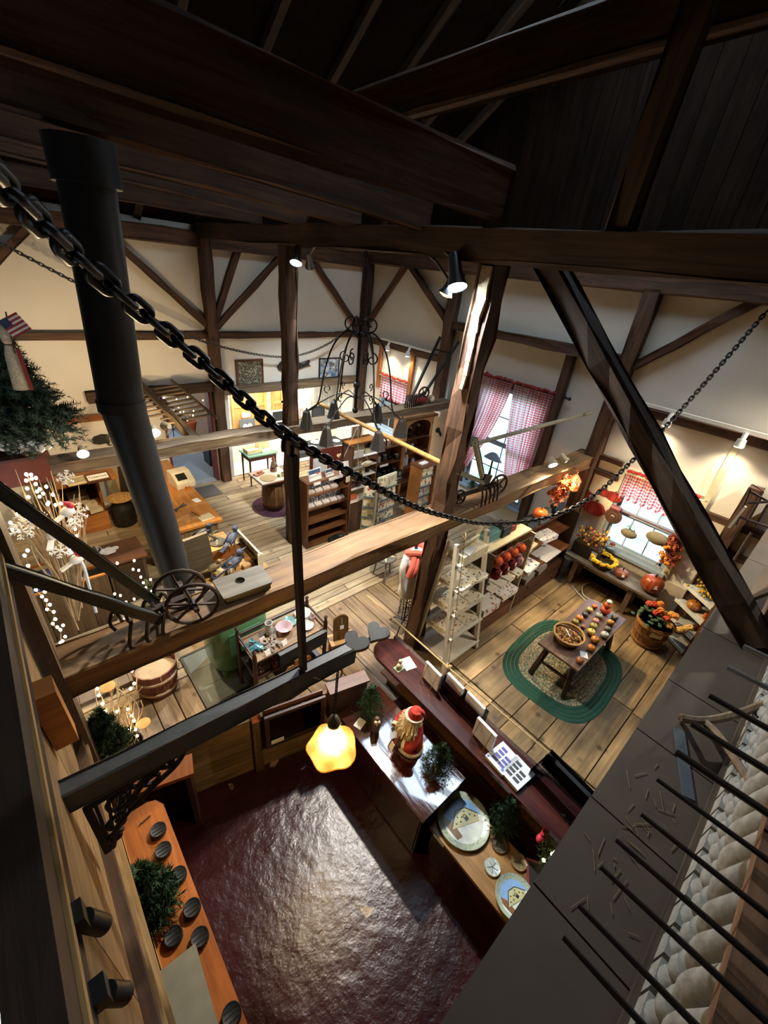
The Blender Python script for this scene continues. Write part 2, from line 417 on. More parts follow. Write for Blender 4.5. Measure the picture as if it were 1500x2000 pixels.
while yy < 8.9:
    wd = 0.28; top = 8.8 - abs(yy+0.14-2.9)*(4.0/(6.1 if yy > 2.9 else 7.2)); mb = MB(); mb.box(-0.02, 0.02, 0.004, wd-0.004, 0, max(0.3, top-4.9+.25))
    o = part('plank', g, mb, BARN); o.location = (XR+0.1, yy, 4.9); yy += wd
mb = MB(); mb.box(XR+.13, XR+.16, -4.4, 9.1, 4.85, 9.4); single('wall_gable_outer', mb, plain('#0d0907', .9), 'dark outer skin of the right gable', 'wall', kind='structure')
wall('wall_gable_left', 'dark far gable behind the viewer on the left', 'x', -3.64, 0.14, -4.2, YB, 4.95, 9, [], BARN)
ce = root('ceiling', 'dark roof boards over pole rafters', 'ceiling', kind='structure')
SKY, SKX = (10, 11, 12, 13), (3.75, 6.65)        # rows of boards left out for the skylight
for y0, z0, y1, z1 in ((9.1, 4.85, 2.9, 8.95), (-4.4, 4.85, 2.9, 8.95)):
    k = 14
    for i in range(k):
        a = V((0, y0+(y1-y0)*i/k, z0+(z1-z0)*i/k)); bb = V((0, y0+(y1-y0)*(i+1)/k-0.0, z0+(z1-z0)*(i+1)/k))
        mt2, l2 = frame(a, bb, (0, 0, 1)); mt2 = mt2 if mt2.col[1].x > 0 else mt2 @ M.Rotation(PI, 4, 'X'); sky = i in (SKY if y0 > 5 else (11, 12, 13))
        for xa, xb in (((-3.7, SKX[0]), (SKX[1], 7.75)) if sky else ((-3.7, 7.75),)):
            if mt2.col[1].x < 0: xa, xb = -xb, -xa
            mb = MB(); mb.boxm(mt2, -0.02, l2+0.02, xa, xb, 0.0+0.004*(i%2), 0.03+0.004*(i%2)); part('roof_board', ce, mb, BARN)
RAFT = wood('#4a3826', '#291d13', 0, 1, 0.8, 0.4)
for x in (-2.2, -1.2, -0.25, 0.62, 1.5, 2.4, 3.35, 4.3, 5.2, 6.1, 7.0):
    timber('rafter', (x, 9.0, 4.92), (x, 2.9, 8.85), 0.11, 0.13, RAFT, '', parent=ce, rough=0.02)
    timber('rafter', (x, -4.3, 4.9), (x, 2.9, 8.85), 0.11, 0.13, RAFT, '', parent=ce, rough=0.02)
sk = root('window_4', 'skylight in the roof slope out over the shop', 'skylight', (5.25, 4.1, 8.1), kind='structure')
for xx in (3.75, 4.75, 5.75, 6.7):
    mb = MB(); mb.bar((xx, 4.70, 7.76), (xx, 2.9, 8.95), .05, .08); part('window_frame', sk, mb, BARN, world=True)
for i in range(3):
    mb = MB(); mb.add([(3.775+i, 4.68, 7.8), (4.725+i, 4.68, 7.8), (4.725+i, 2.9, 8.98), (3.775+i, 2.9, 8.98)], [(0, 1, 2, 3)]); part('pane', sk, mb, glass('#eef6ff'), world=True)
# outside
mb = MB(); mb.box(XR+0.2, 60, -40, 60, -1.0, -0.95); mb.box(-40, XR+0.2, 13.5, 60, -1.0, -0.95)
m, t, b = nmat('lawn'); b.inputs['Roughness'].default_value = 0.9
tc = t.nodes.new('ShaderNodeTexCoord'); n1 = t.nodes.new('ShaderNodeTexNoise'); n1.inputs['Scale'].default_value = 2.5; n1.inputs['Detail'].default_value = 8
L(t, tc.outputs['Object'], n1.inputs['Vector']); r = t.nodes.new('ShaderNodeValToRGB'); r.color_ramp.elements[0].position = 0.35; r.color_ramp.elements[1].position = 0.7
r.color_ramp.elements[0].color = hx('#7f9a6a'); r.color_ramp.elements[1].color = hx('#d8d9c4'); L(t, n1.outputs['Fac'], r.inputs[0]); L(t, r.outputs[0], b.inputs['Base Color'])
single('ground', mb, m, 'pale lawn outside the windows', 'ground', kind='structure')
# ---------------------------------------------------------------- timber frame
XB = 3.36
timber('tie_beam', (XB, 8.85, 4.86), (XB, -1.5, 4.86), 0.2, 0.24, TIMD, 'big tie beam along the posts, overhead from the back wall toward the loft', seg=14, rough=0.018)
timber('pillar', (3.40, 5.80, 0), (3.36, 5.80, 4.75), 0.19, 0.19, TIM, 'free standing middle post behind the chain, between barrel table and card shelves', 'pillar', seg=16, rough=0.02)
timber('pillar', (3.52, 2.66, 0), (3.47, 2.52, 4.75), 0.2, 0.2, TIM, 'front post with a pale split edge, standing beside the white ladder shelf', 'pillar', seg=16, rough=0.022)
mb = MB(); rr = random.Random(3); pts = []
for i in range(9):
    z = 4.72 - i*0.13; pts.append((3.37 + rr.uniform(-.012, .012), 2.51+rr.uniform(-.01, .01)-(4.7-z)*-0.03, z))
for i in range(8): mb.bar(pts[i], pts[i+1], 0.03 + rr.uniform(0, .02), 0.11*(1-i/10), (0, 1, 0))
single('split_edge', mb, wood('#d8ccae', '#a5946e', 0, 2, 0.8, 0.4), 'pale splintered strip down the front post', 'splinter', base=(3.37, 2.52, 3.6))
timber('pillar', (3.40, 8.78, 0), (3.40, 8.78, 4.75), 0.2, 0.2, TIM, 'wall post beside the back doorway', 'pillar', seg=12)
timber('pillar', (7.22, 8.78, 0), (7.22, 8.78, 4.75), 0.2, 0.2, TIMD, 'corner post where back wall and right wall meet', 'pillar', seg=12)
timber('pillar', (7.22, 6.05, 2.1), (7.22, 6.05, 4.75), 0.2, 0.2, TIM, 'right wall post left of the tall curtained window', 'pillar', seg=10)
timber('pillar', (7.22, 2.48, 0), (7.22, 2.48, 4.75), 0.2, 0.22, TIM, 'right wall post between the tall window and the pumpkin corner', 'pillar', seg=12)
timber('pillar', (7.22, 0.32, 0), (7.22, 0.32, 2.6), 0.2, 0.17, TIM, 'grey wall post right of the pumpkin window', 'pillar', seg=8)
timber('stud', (7.27, 3.38, 0.4), (7.27, 3.38, 3.74), 0.12, 0.14, TIM, 'thin upright stud right of the tall curtained window', 'stud')
timber('stud', (7.29, 7.02, 2.0), (7.29, 7.02, 3.05), 0.07, 0.1, OAK, 'light brown stud right of the small far window', 'stud')
timber('stud', (7.29, 8.15, 2.0), (7.29, 8.15, 3.05), 0.07, 0.1, OAK, 'light brown stud left of the small far window', 'stud')
timber('main_beam', (-0.22, 2.575, 2.165), (7.33, 2.575, 2.165), 0.34, 0.2, wood('#8c6a44', '#5b4128', 0, 0.8, 0.7, 0.45, 0.05), 'wide weathered beam crossing the middle of the room, wheel hoe standing on it', seg=26, rough=0.012)
timber('far_beam', (-1.2, 5.80, 2.23), (7.25, 5.80, 2.23), 0.3, 0.16, wood('#8f7f66', '#5c4636', 0, 0.8, 0.7, 0.45, 0.05), 'weathered grey beam crossing the far half of the room, lamps on it', seg=26, rough=0.012)
timber('plate', (-3.4, 8.8, 4.74), (7.3, 8.8, 4.74), 0.2, 0.24, TIM, 'top plate along the back wall', seg=14)
timber('plate', (7.24, 8.9, 4.82), (7.24, -4, 4.82), 0.2, 0.24, TIM, 'top plate along the right wall', seg=14)
timber('girt', (-3.4, 8.86, 3.15), (3.32, 8.86, 3.15), 0.1, 0.12, TIM, 'thin girt across the back wall left of its post', seg=8)
timber('girt', (3.5, 8.86, 3.15), (7.14, 8.86, 3.15), 0.1, 0.12, TIM, 'thin girt across the back wall above the pictures', seg=8)
timber('girt', (7.3, 8.7, 3.06), (7.3, 6.14, 3.06), 0.1, 0.13, TIM, 'girt of the right wall carrying track lights over the small far window', seg=8)
timber('girt', (7.25, 6.2, 3.78), (7.25, 2.4, 3.78), 0.16, 0.15, TIM, 'high thick girt of the right wall above the tall window', seg=8)
timber('girt', (7.3, 2.38, 3.14), (7.3, -3.5, 3.14), 0.1, 0.12, TIM, 'girt of the right wall carrying the long track over the pumpkin corner', seg=8)
timber('girt', (7.3, 2.38, 2.26), (7.3, 2.0, 2.26), 0.08, 0.09, TIM, 'short upper rail left of the pumpkin window', seg=3)
timber('girt', (7.3, 2.38, 2.0), (7.3, 2.0, 2.0), 0.08, 0.09, TIM, 'short lower rail above the felt pumpkins', seg=3)
timber('girt', (7.3, 0.7, 1.98), (7.3, -3.5, 1.98), 0.08, 0.1, TIM, 'upper dark rail right of the pumpkin window', seg=4)
timber('girt', (7.3, 0.7, 1.55), (7.3, -3.5, 1.55), 0.08, 0.1, TIM, 'lower dark rail right of the pumpkin window', seg=4)
timber('ledge', (-1.5, 8.82, 1.79), (1.3, 8.82, 1.79), 0.12, 0.1, OAK, 'brown ledge on the back wall above the whale', seg=6)
timber('lintel', (1.1, 8.8, 2.16), (3.32, 8.8, 2.16), 0.16, 0.18, TIM, 'heavy lintel over the back doorway', seg=6)
timber('lintel', (3.5, 8.8, 2.06), (7.14, 8.8, 2.06), 0.2, 0.17, TIMG, 'heavy low girt across the back wall over the lit alcove', seg=8)
for a, b3, lb in (((1.93, 8.83, 4.62), (3.32, 8.83, 3.35), 'long wall brace left of the doorway post'), ((0.95, 8.83, 4.62), (-0.6, 8.83, 3.2), 'wall brace at the far left of the back wall'),
                  ((4.05, 8.83, 4.65), (3.5, 8.83, 3.4), 'steep brace rising from the doorway post'), ((4.95, 8.83, 4.62), (3.52, 8.83, 3.3), 'long brace rising right from the doorway post'),
                  ((5.75, 8.83, 4.6), (7.1, 8.83, 3.25), 'brace falling to the corner post on the back wall'), ((7.27, 7.42, 4.72), (7.27, 6.15, 3.8), 'brace of the right wall falling to the window post'),
                  ((7.27, 7.6, 4.72), (7.27, 8.65, 3.5), 'brace of the right wall falling to the corner post'), ((7.27, 1.28, 4.75), (7.27, 2.4, 3.72), 'brace of the right wall beside the chain')):
    timber('brace', a, b3, 0.1, 0.11, TIM, lb, 'brace', seg=5)
timber('brace', (3.46, 2.06, 4.82), (3.46, -0.30, 2.64), 0.17, 0.2, wood('#4a3626', '#2a1d14', 0, 0.8, 0.95, 0.3, 0.05), 'big diagonal brace in front of the pumpkin corner, pale upper edge', 'brace', seg=10, up=(1, 0, 0))
timber('brace', (3.36, 0.62, 4.95), (3.36, -0.9, 7.4), 0.09, 0.16, TIM, 'roof strut rising to the right over the tie beam', 'strut', seg=6)
timber('pillar', (3.36, 1.5, 4.95), (3.36, 1.38, 7.9), 0.14, 0.16, TIMD, 'roof post rising from the tie beam', 'pillar', seg=6)
timber('roof_beam', (3.9, 5.7, 6.1), (3.9, -1.0, 6.3), 0.2, 0.34, TIMD, 'high beam crossing under the roof', seg=8)
timber('roof_beam', (3.36, 4.6, 7.35), (3.36, 1.2, 7.35), 0.14, 0.14, RAFT, 'collar beam high under the roof', seg=6)
for (x0, y0, z0), (x1, y1, z1), wd, ht, lb in (((.34, 2.75, 5.15), (3.36, 2.5, 5.02), .15, .36, 'nearest overhead joist, dark with a pale lower edge'), ((.36, 3.4, 5.10), (3.36, 3.28, 4.94), .1, .26, 'second overhead joist'),
                                    ((.4, 4.35, 5.08), (3.36, 4.29, 4.965), .1, .24, 'third overhead joist'), ((.45, 5.4, 5.10), (3.36, 5.37, 4.97), .1, .24, 'fourth overhead joist')):
    k = (-3.0-x0)/(x1-x0); p = V((x0, y0, z0+ht/2)); q = V((x1, y1, z1+ht/2)); timber('joist', p+(q-p)*k, q, wd, ht, TIM, lb, seg=8)
timber('joist', (-3.4, 6.4, 5.05), (3.3, 6.4, 5.05), 0.1, 0.16, TIMD, 'farthest overhead joist toward the back wall', seg=8)
# ---------------------------------------------------------------- windows
FRW = plain('#9fb4c6', 0.5, noise=0.05)
def window(name, label, h, rows, cols, mid=None):
    y0, y1, z0, z1 = h; r = root(name, label, 'window', (XR, (y0+y1)/2, z0), kind='structure')
    fr = MB(); d0, d1 = 0.0, 0.12; f = 0.06
    for a in ((y0, y0+f, z0, z1), (y1-f, y1, z0, z1), (y0+f, y1-f, z0, z0+f), (y0+f, y1-f, z1-f, z1)): fr.box(XR+d0, XR+d1, *a)
    part('window_frame', r, fr, FRW, world=True)
    zs = [z0+f, (z0+z1)/2, z1-f]
    for k in range(2):
        sb = MB(); a, b = zs[k], zs[k+1]; xx = XR+0.05 + 0.02*k
        sb.box(xx, xx+0.03, y0+f, y1-f, a, a+0.045); sb.box(xx, xx+0.03, y0+f, y1-f, b-0.045, b)
        sb.box(xx, xx+0.03, y0+f, y0+f+0.045, a, b); sb.box(xx, xx+0.03, y1-f-0.045, y1-f, a, b)
        for i in range(1, cols):
            yy = y0+f+(y1-y0-2*f)*i/cols; sb.box(xx+0.005, xx+0.025, yy-0.01, yy+0.01, a, b)
        for i in range(1, rows):
            zz = a+(b-a)*i/rows; sb.box(xx+0.005, xx+0.025, y0+f, y1-f, zz-0.01, zz+0.01)
        so = part('sash', r, sb, FRW, world=True)
        for i in range(cols):
            for j in range(rows):
                pb = MB(); ya = y0+f+(y1-y0-2*f)*i/cols; yb = y0+f+(y1-y0-2*f)*(i+1)/cols; za = a+(b-a)*j/rows; zb = a+(b-a)*(j+1)/rows
                pb.box(xx+0.013, xx+0.016, ya, yb, za, zb); part('pane', so, pb, glass('#eef6ff'), world=True)
    sl = MB(); sl.box(XR-0.08, XR+0.14, y0-0.05, y1+0.05, z0-0.05, z0); part('window_sill', r, sl, FRW, world=True)
    tb = MB(); tm = 0.1
    for a in ((y0-tm, y0, z0-0.05, z1+tm), (y1, y1+tm, z0-0.05, z1+tm), (y0, y1, z1, z1+tm)): tb.box(XR-0.025, XR+0.002, *a)
    part('casing', r, tb, CREAM if name != 'window_1' else TIM, world=True)
    return r
window('window_1', 'tall bright window behind the pair of red gingham curtains', W1, 2, 2)
window('window_2', 'sash window over the pumpkin bench under a short gingham valance', W2, 1, 3)
window('window_3', 'small far window near the corner post under a red valance', W3, 1, 3)
# apron boards under the pumpkin window
mb = MB(); mb.box(XR-0.03, XR+0.002, 0.4, 2.2, -0.02, 0.7); single('trim_1', mb, plain('#c9c1ad', 0.7), 'pale panelling under the pumpkin window', 'panelling', kind='structure')
mb = MB(); mb.box(XR-0.03, XR, -4, 8.9, 0, 0.16); single('baseboard_right', mb, plain('#b7b0a0', 0.7), 'pale worn baseboard along the right wall', 'baseboard', kind='structure')
mb = MB(); mb.box(XR-0.035, XR, 0.72, 0.8, 0.7, 3.08); single('trim_2', mb, plain('#cbbf9e', 0.7), 'pale upright batten right of the pumpkin window', 'batten', kind='structure')
# gingham cloth
def gingham(sx, sy, red='#df4a46', tr=0.72):
    m, t, b = nmat('gingham'); t.nodes.remove(b); o = t.nodes['Material Output']
    uv = t.nodes.new('ShaderNodeUVMap'); sp = t.nodes.new('ShaderNodeSeparateXYZ'); L(t, uv.outputs[0], sp.inputs[0])
    vals = []
    for i, s in ((0, sx), (1, sy)):
        mu = t.nodes.new('ShaderNodeMath'); mu.operation = 'MULTIPLY'; mu.inputs[1].default_value = s; L(t, sp.outputs[i], mu.inputs[0])
        fr = t.nodes.new('ShaderNodeMath'); fr.operation = 'FRACT'; L(t, mu.outputs[0], fr.inputs[0])
        gt = t.nodes.new('ShaderNodeMath'); gt.operation = 'GREATER_THAN'; gt.inputs[1].default_value = 0.5; L(t, fr.outputs[0], gt.inputs[0]); vals.append(gt)
    ad = t.nodes.new('ShaderNodeMath'); ad.operation = 'ADD'; L(t, vals[0].outputs[0], ad.inputs[0]); L(t, vals[1].outputs[0], ad.inputs[1])
    hf = t.nodes.new('ShaderNodeMath'); hf.operation = 'MULTIPLY'; hf.inputs[1].default_value = 0.5; L(t, ad.outputs[0], hf.inputs[0])
    mx = t.nodes.new('ShaderNodeMix'); mx.data_type = 'RGBA'; L(t, hf.outputs[0], mx.inputs[0]); mx.inputs[6].default_value = hx('#fffafa'); mx.inputs[7].default_value = hx(red)
    df = t.nodes.new('ShaderNodeBsdfDiffuse'); tl = t.nodes.new('ShaderNodeBsdfTranslucent'); L(t, mx.outputs[2], df.inputs[0]); L(t, mx.outputs[2], tl.inputs[0])
    ms = t.nodes.new('ShaderNodeMixShader'); ms.inputs[0].default_value = tr; L(t, df.outputs[0], ms.inputs[1]); L(t, tl.outputs[0], ms.inputs[2]); L(t, ms.outputs[0], o.inputs[0])
    return m
def cloth_grid(fn, nu, nv):
    """fn(s,t) -> point, with uv = (s, t)"""
    me = bpy.data.meshes.new('cloth'); vs = [tuple(fn(i/nu, j/nv)) for j in range(nv+1) for i in range(nu+1)]
    fs = [(j*(nu+1)+i, j*(nu+1)+i+1, (j+1)*(nu+1)+i+1, (j+1)*(nu+1)+i) for j in range(nv) for i in range(nu)]
    me.from_pydata(vs, [], fs); ul = me.uv_layers.new(name='UVMap')
    for p in me.polygons:
        p.use_smooth = True
        for li, vi in zip(p.loop_indices, p.vertices): ul.data[li].uv = ((vi % (nu+1))/nu, (vi // (nu+1))/nv)
    return me
GH = gingham(20, 46)
def curtain(label, top, bot, sag):
    (ya, yb), (yc, yd) = top, bot
    def fn(s, t):
        e = t**1.5
        a = ya+(yc-ya)*e; b = yb+(yd-yb)*e
        wv = math.sin(s*PI*2*8+t*2)*0.035*(0.4+0.6*t) + math.sin(s*PI*2*19)*0.012
        z = 3.0 - t*(sag[0]+(sag[1]-sag[0])*s)
        return (-0.10+wv, a+(b-a)*s, z)
    r = root('curtain', label, 'curtain', (XR, (ya+yb)/2, 3.0 - max(sag)))
    me = cloth_grid(lambda s, t: V(fn(s, t)) - V((0, r.location.y, r.location.z)), 80, 40); me.materials.append(GH); link('panel', me, r)
    rf = MB()
    for k in range(34):
        yy = ya+(yb-ya)*k/33; rf.ball((-0.1+rnd.uniform(-.02, .02), yy-r.location.y, 3.02+rnd.uniform(0, .04)-r.location.z), 0.03, 6, 4)
    part('ruffle', r, rf, plain('#8e2f2c', 0.8))
curtain('left red gingham curtain of the tall window, drawn to the left behind the front post', (5.15, 4.32), (5.3, 4.95), (1.75, 1.95))
curtain('right red gingham curtain of the tall window, gathered at its foot', (4.28, 3.42), (3.95, 3.52), (2.15, 1.95))
mb = MB(); mb.cyl((XR-0.1, 5.25, 3.02), (XR-0.1, 3.2, 3.02), 0.018, n=8); mb.ball((XR-0.1, 3.18, 3.02), 0.03, 8, 6); mb.bar((XR-0.1, 3.3, 3.02), (XR, 3.3, 3.02), 0.02, 0.02); mb.bar((XR-0.1, 5.2, 3.02), (XR, 5.2, 3.02), 0.02, 0.02)
single('curtain_rod', mb, BLACK, 'black curtain rod over the tall window', 'rod', smooth=True)
def valance(label, y0, y1, z1, h):
    r = root('valance', label, 'valance', (XR-0.06, (y0+y1)/2, z1-h))
    def fn(s, t): return ((math.sin(s*PI*2*9)*0.03*(0.3+t)), (s-0.5)*(y1-y0), h*(1-t) + (0.03*math.sin(s*PI*2*9+1) if t > 0.9 else 0))
    me = cloth_grid(fn, 72, 10); me.materials.append(gingham(26, 8)); link('panel', me, r)
    rf = MB()
    for k in range(26): rf.ball((rnd.uniform(-.02, .02), (k/25-0.5)*(y1-y0), h+0.02+rnd.uniform(0, .03)), 0.028, 6, 4)
    part('ruffle', r, rf, plain('#b5352f', 0.8)); rd = MB(); rd.cyl((0, -(y1-y0)/2-0.08, h), (0, (y1-y0)/2+0.08, h), 0.012, n=6); part('rod', r, rd, CREAM)
valance('short red gingham valance over the pumpkin window', 0.86, 1.88, 2.16, 0.42)
valance('red gingham valance of the small far window', 7.1, 8.05, 2.32, 0.5)
# ---------------------------------------------------------------- through the back doorway
rm = root('room', 'next room seen through the back doorway, grey carpet and a bright window', 'room', (2.2, 11, -0.1), kind='structure')
mb = MB(); mb.box(0.2, 5.2, 9.04, 13.2, -0.1, -0.02); part('carpet', rm, mb, plain('#8b94a0', 0.95, nscale=40), world=True)
mb = MB(); mb.box(0.1, 0.2, 9.04, 13.2, -0.1, 3.0); mb.box(3.55, 3.65, 9.04, 13.2, -0.1, 3.0); mb.box(0.1, 3.65, 9.04, 13.2, 2.9, 3.0); mb.box(0.1, 3.65, 13.1, 13.2, -0.1, 0.7); mb.box(0.1, 3.65, 13.1, 13.2, 2.5, 3); part('shell', rm, mb, plain('#8a6a4c', 0.8), world=True)
dr = root('door_1', 'back doorway with a red edged jamb', 'doorway', (2.78, YB, 0), kind='structure')
mb = MB(); mb.box(3.22, 3.27, 8.86, 9.06, 0, 2.06); mb.box(2.3, 2.34, 8.86, 9.06, 0, 2.06); part('jamb', dr, mb, plain('#6a2a30', 0.6), world=True)
mb = MB(); mb.box(2.3, 3.27, 8.86, 9.06, -0.01, 0.012); part('threshold', dr, mb, plain('#aeb3b8', 0.4, 0.3), world=True)
al = root('wall_alcove', 'boarded alcove under the back wall girt', 'wall', (5.4, 9.6, 0), kind='structure')
mb = MB(); mb.box(3.6, 7.2, 9.62, 9.7, -0.1, 2.1); mb.box(3.6, 3.66, 9.04, 9.62, -0.1, 2.1); mb.box(7.1, 7.2, 9.04, 9.62, -0.1, 2.1); mb.box(3.6, 7.2, 9.04, 9.7, 1.98, 2.1); mb.box(3.6, 7.2, 9.04, 9.7, -0.1, 0.0)
part('shell', al, mb, plain('#d8d2c4', 0.8), world=True)
for i in range(14):
    x0 = 5.9 + i*0.085; mb = MB(); mb.box(x0+0.004, x0+0.081, 9.59, 9.62, 0.9, 1.97); part('board', al, mb, plain('#a9aca8', 0.8, var=0.12), world=True)
# ================================================================ hung between the timbers
def link_mesh(pitch, wdt, r, n=10, k=6):
    pts = []; h = pitch/2; q = wdt/2 - r
    for i in range(n): a = -PI/2 + PI*i/(n-1); pts.append((h*0.75+q*math.cos(a), q*math.sin(a), 0))
    for i in range(n): a = PI/2 + PI*i/(n-1); pts.append((-h*0.75+q*math.cos(a), q*math.sin(a), 0))
    mb = MB(); mb.tube(pts, r, k, True); return mb
def chain(name, label, pts, pitch, wdt, r, mt, n=8, k=5, stuff=False):
    P = spline(pts, pitch); rt = root(name, label, 'chain', P[len(P)//2])
    lm = link_mesh(pitch, wdt, r, n, k)
    if stuff:
        mb = MB()
    else: me = mesh('link', lm, mt, 'full')
    for i, (a, b) in enumerate(zip(P, P[1:])):
        f, l = frame(a, b); f = f @ M.Translation((l/2, 0, 0)) @ M.Rotation(PI/2*(i % 2)+0.5, 4, 'X')
        f = M.Translation(-V(rt.location)) @ f
        if stuff: mb.add([f @ p for p in lm.v], lm.f)
        else: link('link', me, rt, f)
    if stuff: part('links', rt, mb, mt, kind='stuff')
    return rt
CH = plain('#191817', 0.45, 0.5, noise=0.2)
chain('chain', 'heavy black chain swagged across the room from upper left to the right wall',
      [at(-60, 300, d=0.92), at(0, 358, d=1.0), at(100, 455, d=1.14), at(200, 545, d=1.27), at(400, 712, d=1.5), at(560, 850, d=1.75), at(700, 932, d=2.3), at(800, 985, d=3.0), at(870, 1008, d=3.6), at(950, 1022, d=4.4), at(1060, 1013, d=5.1), at(1150, 975, d=5.6), at(1230, 905, d=6.1), at(1340, 790, d=6.7), at(1500, 605, d=7.4)],
      0.056, 0.056, 0.0095, CH)
chain('chain', 'thin pale chain hanging low along the back wall to the corner post', [at(0, 474, y=8.5), at(180, 568, y=8.5), at(310, 628, y=8.5), at(420, 674, y=8.5), at(553, 697, y=8.4), at(640, 672, y=8.4), at(712, 612, y=8.5)], 0.06, 0.06, 0.011, plain('#54504a', 0.5, 0.6), 4, 4, True)
# stove pipe
PIPE = plain('#26282b', 0.5, 0.3, noise=0.2, bump=0.15)
rt = root('stove_pipe', 'fat black stove pipe rising from the green stove to the joists', 'stove pipe', (1.2, 3.7, 1.1))
p0, p1, p2 = at(163, 318, y=3.3), at(238, 790, y=3.3), at(347, 1135, y=3.42)
mb = MB(); mb.cyl(p0, p1, 0.142, n=20); part('pipe_section', rt, mb, PIPE, True, True)
mb = MB(); mb.cyl(p1-V((0, 0, -.03)), p2, 0.14, 0.128, n=20); part('pipe_section', rt, mb, PIPE, True, True)
mb = MB(); mb.tube([p2, p2+(p2-p1)*0.25, V((1.05, 3.62, 1.45)), V((1.2, 3.7, 1.1))], 0.12, 14); part('elbow', rt, mb, PIPE, True, True)
for c_, h_, r_ in ((p0, .1, .17), (p1, .035, .15)): mb = MB(); mb.cyl(c_+V((0, 0, h_)), c_-V((0, 0, h_)), r_, n=20); part('collar', rt, mb, PIPE, True, True)
# chandelier
def spiral(c, ax, ay, r0, r1, t0, t1, n=18):
    c = V(c); return [c + (V(ax)*math.cos(t0+(t1-t0)*i/n) + V(ay)*math.sin(t0+(t1-t0)*i/n))*(r0+(r1-r0)*i/n) for i in range(n+1)]
cx, cy = 3.36, 4.15; zt = at(714, 655, y=cy).z; zl = at(712, 778, y=cy).z
rt = root('chandelier', 'wrought iron chandelier with scrolled arms and flared dark shades, hung on a chain', 'chandelier', (cx, cy, zl-0.3))
mb = MB(); mb.tube([(cx, cy, zt+0.12), (cx, cy, zl-0.12)], 0.022, 8); mb.ball((cx, cy, zl-0.14), 0.04, 8, 6); mb.ball((cx, cy, zt), 0.05, 8, 6); mb.ball((cx, cy, zl+0.18), 0.045, 8, 6); part('stem', rt, mb, IRON, True, True)
SH = plain('#1d1a18', 0.6, 0.2)
for k in range(6):
    an = 2*PI*k/6 + 0.35; e = V((math.cos(an), math.sin(an), 0)); z = V((0, 0, 1)); c = V((cx, cy, 0)); R = 0.62
    zs = zl - 0.05
    mb = MB()
    mb.tube(spline([c+z*(zt-0.05), c+e*0.14+z*(zt+0.04), c+e*0.3+z*(zt-0.12), c+e*0.40+z*(zt-0.42), c+e*0.48+z*(zs-0.04), c+e*R+z*(zs-0.16)], 0.03), 0.011, 6)
    mb.tube(spline([c+z*(zl+.02), c+e*0.2+z*(zl+0.06), c+e*0.42+z*(zl-.06), c+e*R+z*(zs-.16)], 0.03), 0.008, 5)
    mb.tube(spiral(c+e*0.11+z*(zt+0.13), e, z, 0.09, 0.02, -1.5, 5.5), 0.009, 5)
    mb.tube(spiral(c+e*0.16+z*(zt-0.26), e, z, 0.08, 0.02, 1.6, -5.0), 0.009, 5)
    mb.tube(spiral(c+e*0.36+z*(zl+0.10), e, z, 0.055, 0.015, -1.6, 4.5), 0.007, 5)
    part('arm', rt, mb, IRON, True, True)
    p = c+e*R+z*(zs-.17); mb = MB(); mb.lathe([(0.012, 0.03), (0.045, 0.0), (0.05, -0.01), (0.10, -0.21), (0.105, -0.215), (0.098, -0.215), (0.045, -0.02)], p, 6); mb.cyl(p+z*0.05, p, 0.012, n=6)
    part('lamp_shade', rt, mb, SH, False, True)
chain('chain', 'slim black chain holding the iron chandelier under the tie beam', [(cx, cy, 4.75), (cx, cy, zt+0.12)], 0.05, 0.045, 0.007, IRON, 5, 5)
# lamps on the timbers
GLASSB = glow('#fff1d0', 60)
def reflector(name, label, loc, aim, mt_body, bulb, r=0.06, ln=0.14, energy=0, col=WARM, group=None, cone=110, stem=None, tint=None):
    """a spot lamp: body, bulb face and the light it gives"""
    rt = root(name, label, 'lamp', loc, 0, group); d = (V(aim)-V(loc)).normalized(); l = V(loc)
    mb = MB(); f, _ = frame((0, 0, 0), d); rot = f @ M.Rotation(PI/2, 4, 'Y')
    mb.lathe([(r*0.5, -ln), (r*0.62, -ln*0.9), (r*0.7, -ln*0.35), (r, 0), (r*1.02, 0.01), (r*0.9, 0.0), (r*0.55, -ln*0.3)], (0, 0, 0), 14, rot)
    part('housing', rt, mb, mt_body, True)
    mb = MB(); mb.lathe([(r*0.9, -0.006), (r*0.7, 0.012), (r*0.3, 0.02), (1e-4, 0.022)], (0, 0, 0), 12, rot); part('bulb', rt, mb, bulb, True)
    mb = MB(); s = V(stem)-l if stem is not None else V((0, 0, 0.12)); mb.tube([d*(-ln*0.8), s*0.6 + d*(-ln*0.5), s], 0.012, 6); part('bracket', rt, mb, mt_body, True)
    if energy: lamp('SPOT', l + d*0.04, energy, col, l+d*3, r*0.7, cone, 0.7, parent=rt)
    return rt
STEEL = plain('#6d7073', 0.35, 0.7)
reflector('spot_lamp', 'cool white spot lamp on the tie beam beside the middle post', at(578, 513, x=3.2), (1.3, 3.4, 0.0), STEEL, glow('#eaf6ff', 45), 0.075, 0.2, 480, COOL, stem=(3.3, 5.4, 4.78), cone=88)
reflector('spot_lamp', 'grey spot lamp turned to the far shelves, on the tie beam by the middle post', at(606, 520, x=3.55), (5.6, 7.4, 0.4), STEEL, glow('#fff3dc', 12), 0.07, 0.18, 420, COOL, stem=(3.45, 5.2, 4.78), cone=86)
reflector('spot_lamp', 'dazzling blue white spot lamp by the front post', at(892, 560, x=3.2), (2.3, .2, 0), STEEL, glow('#e2f4ff', 60), 0.09, 0.28, 280, COOL, stem=(3.3, 3.05, 4.78), cone=150)
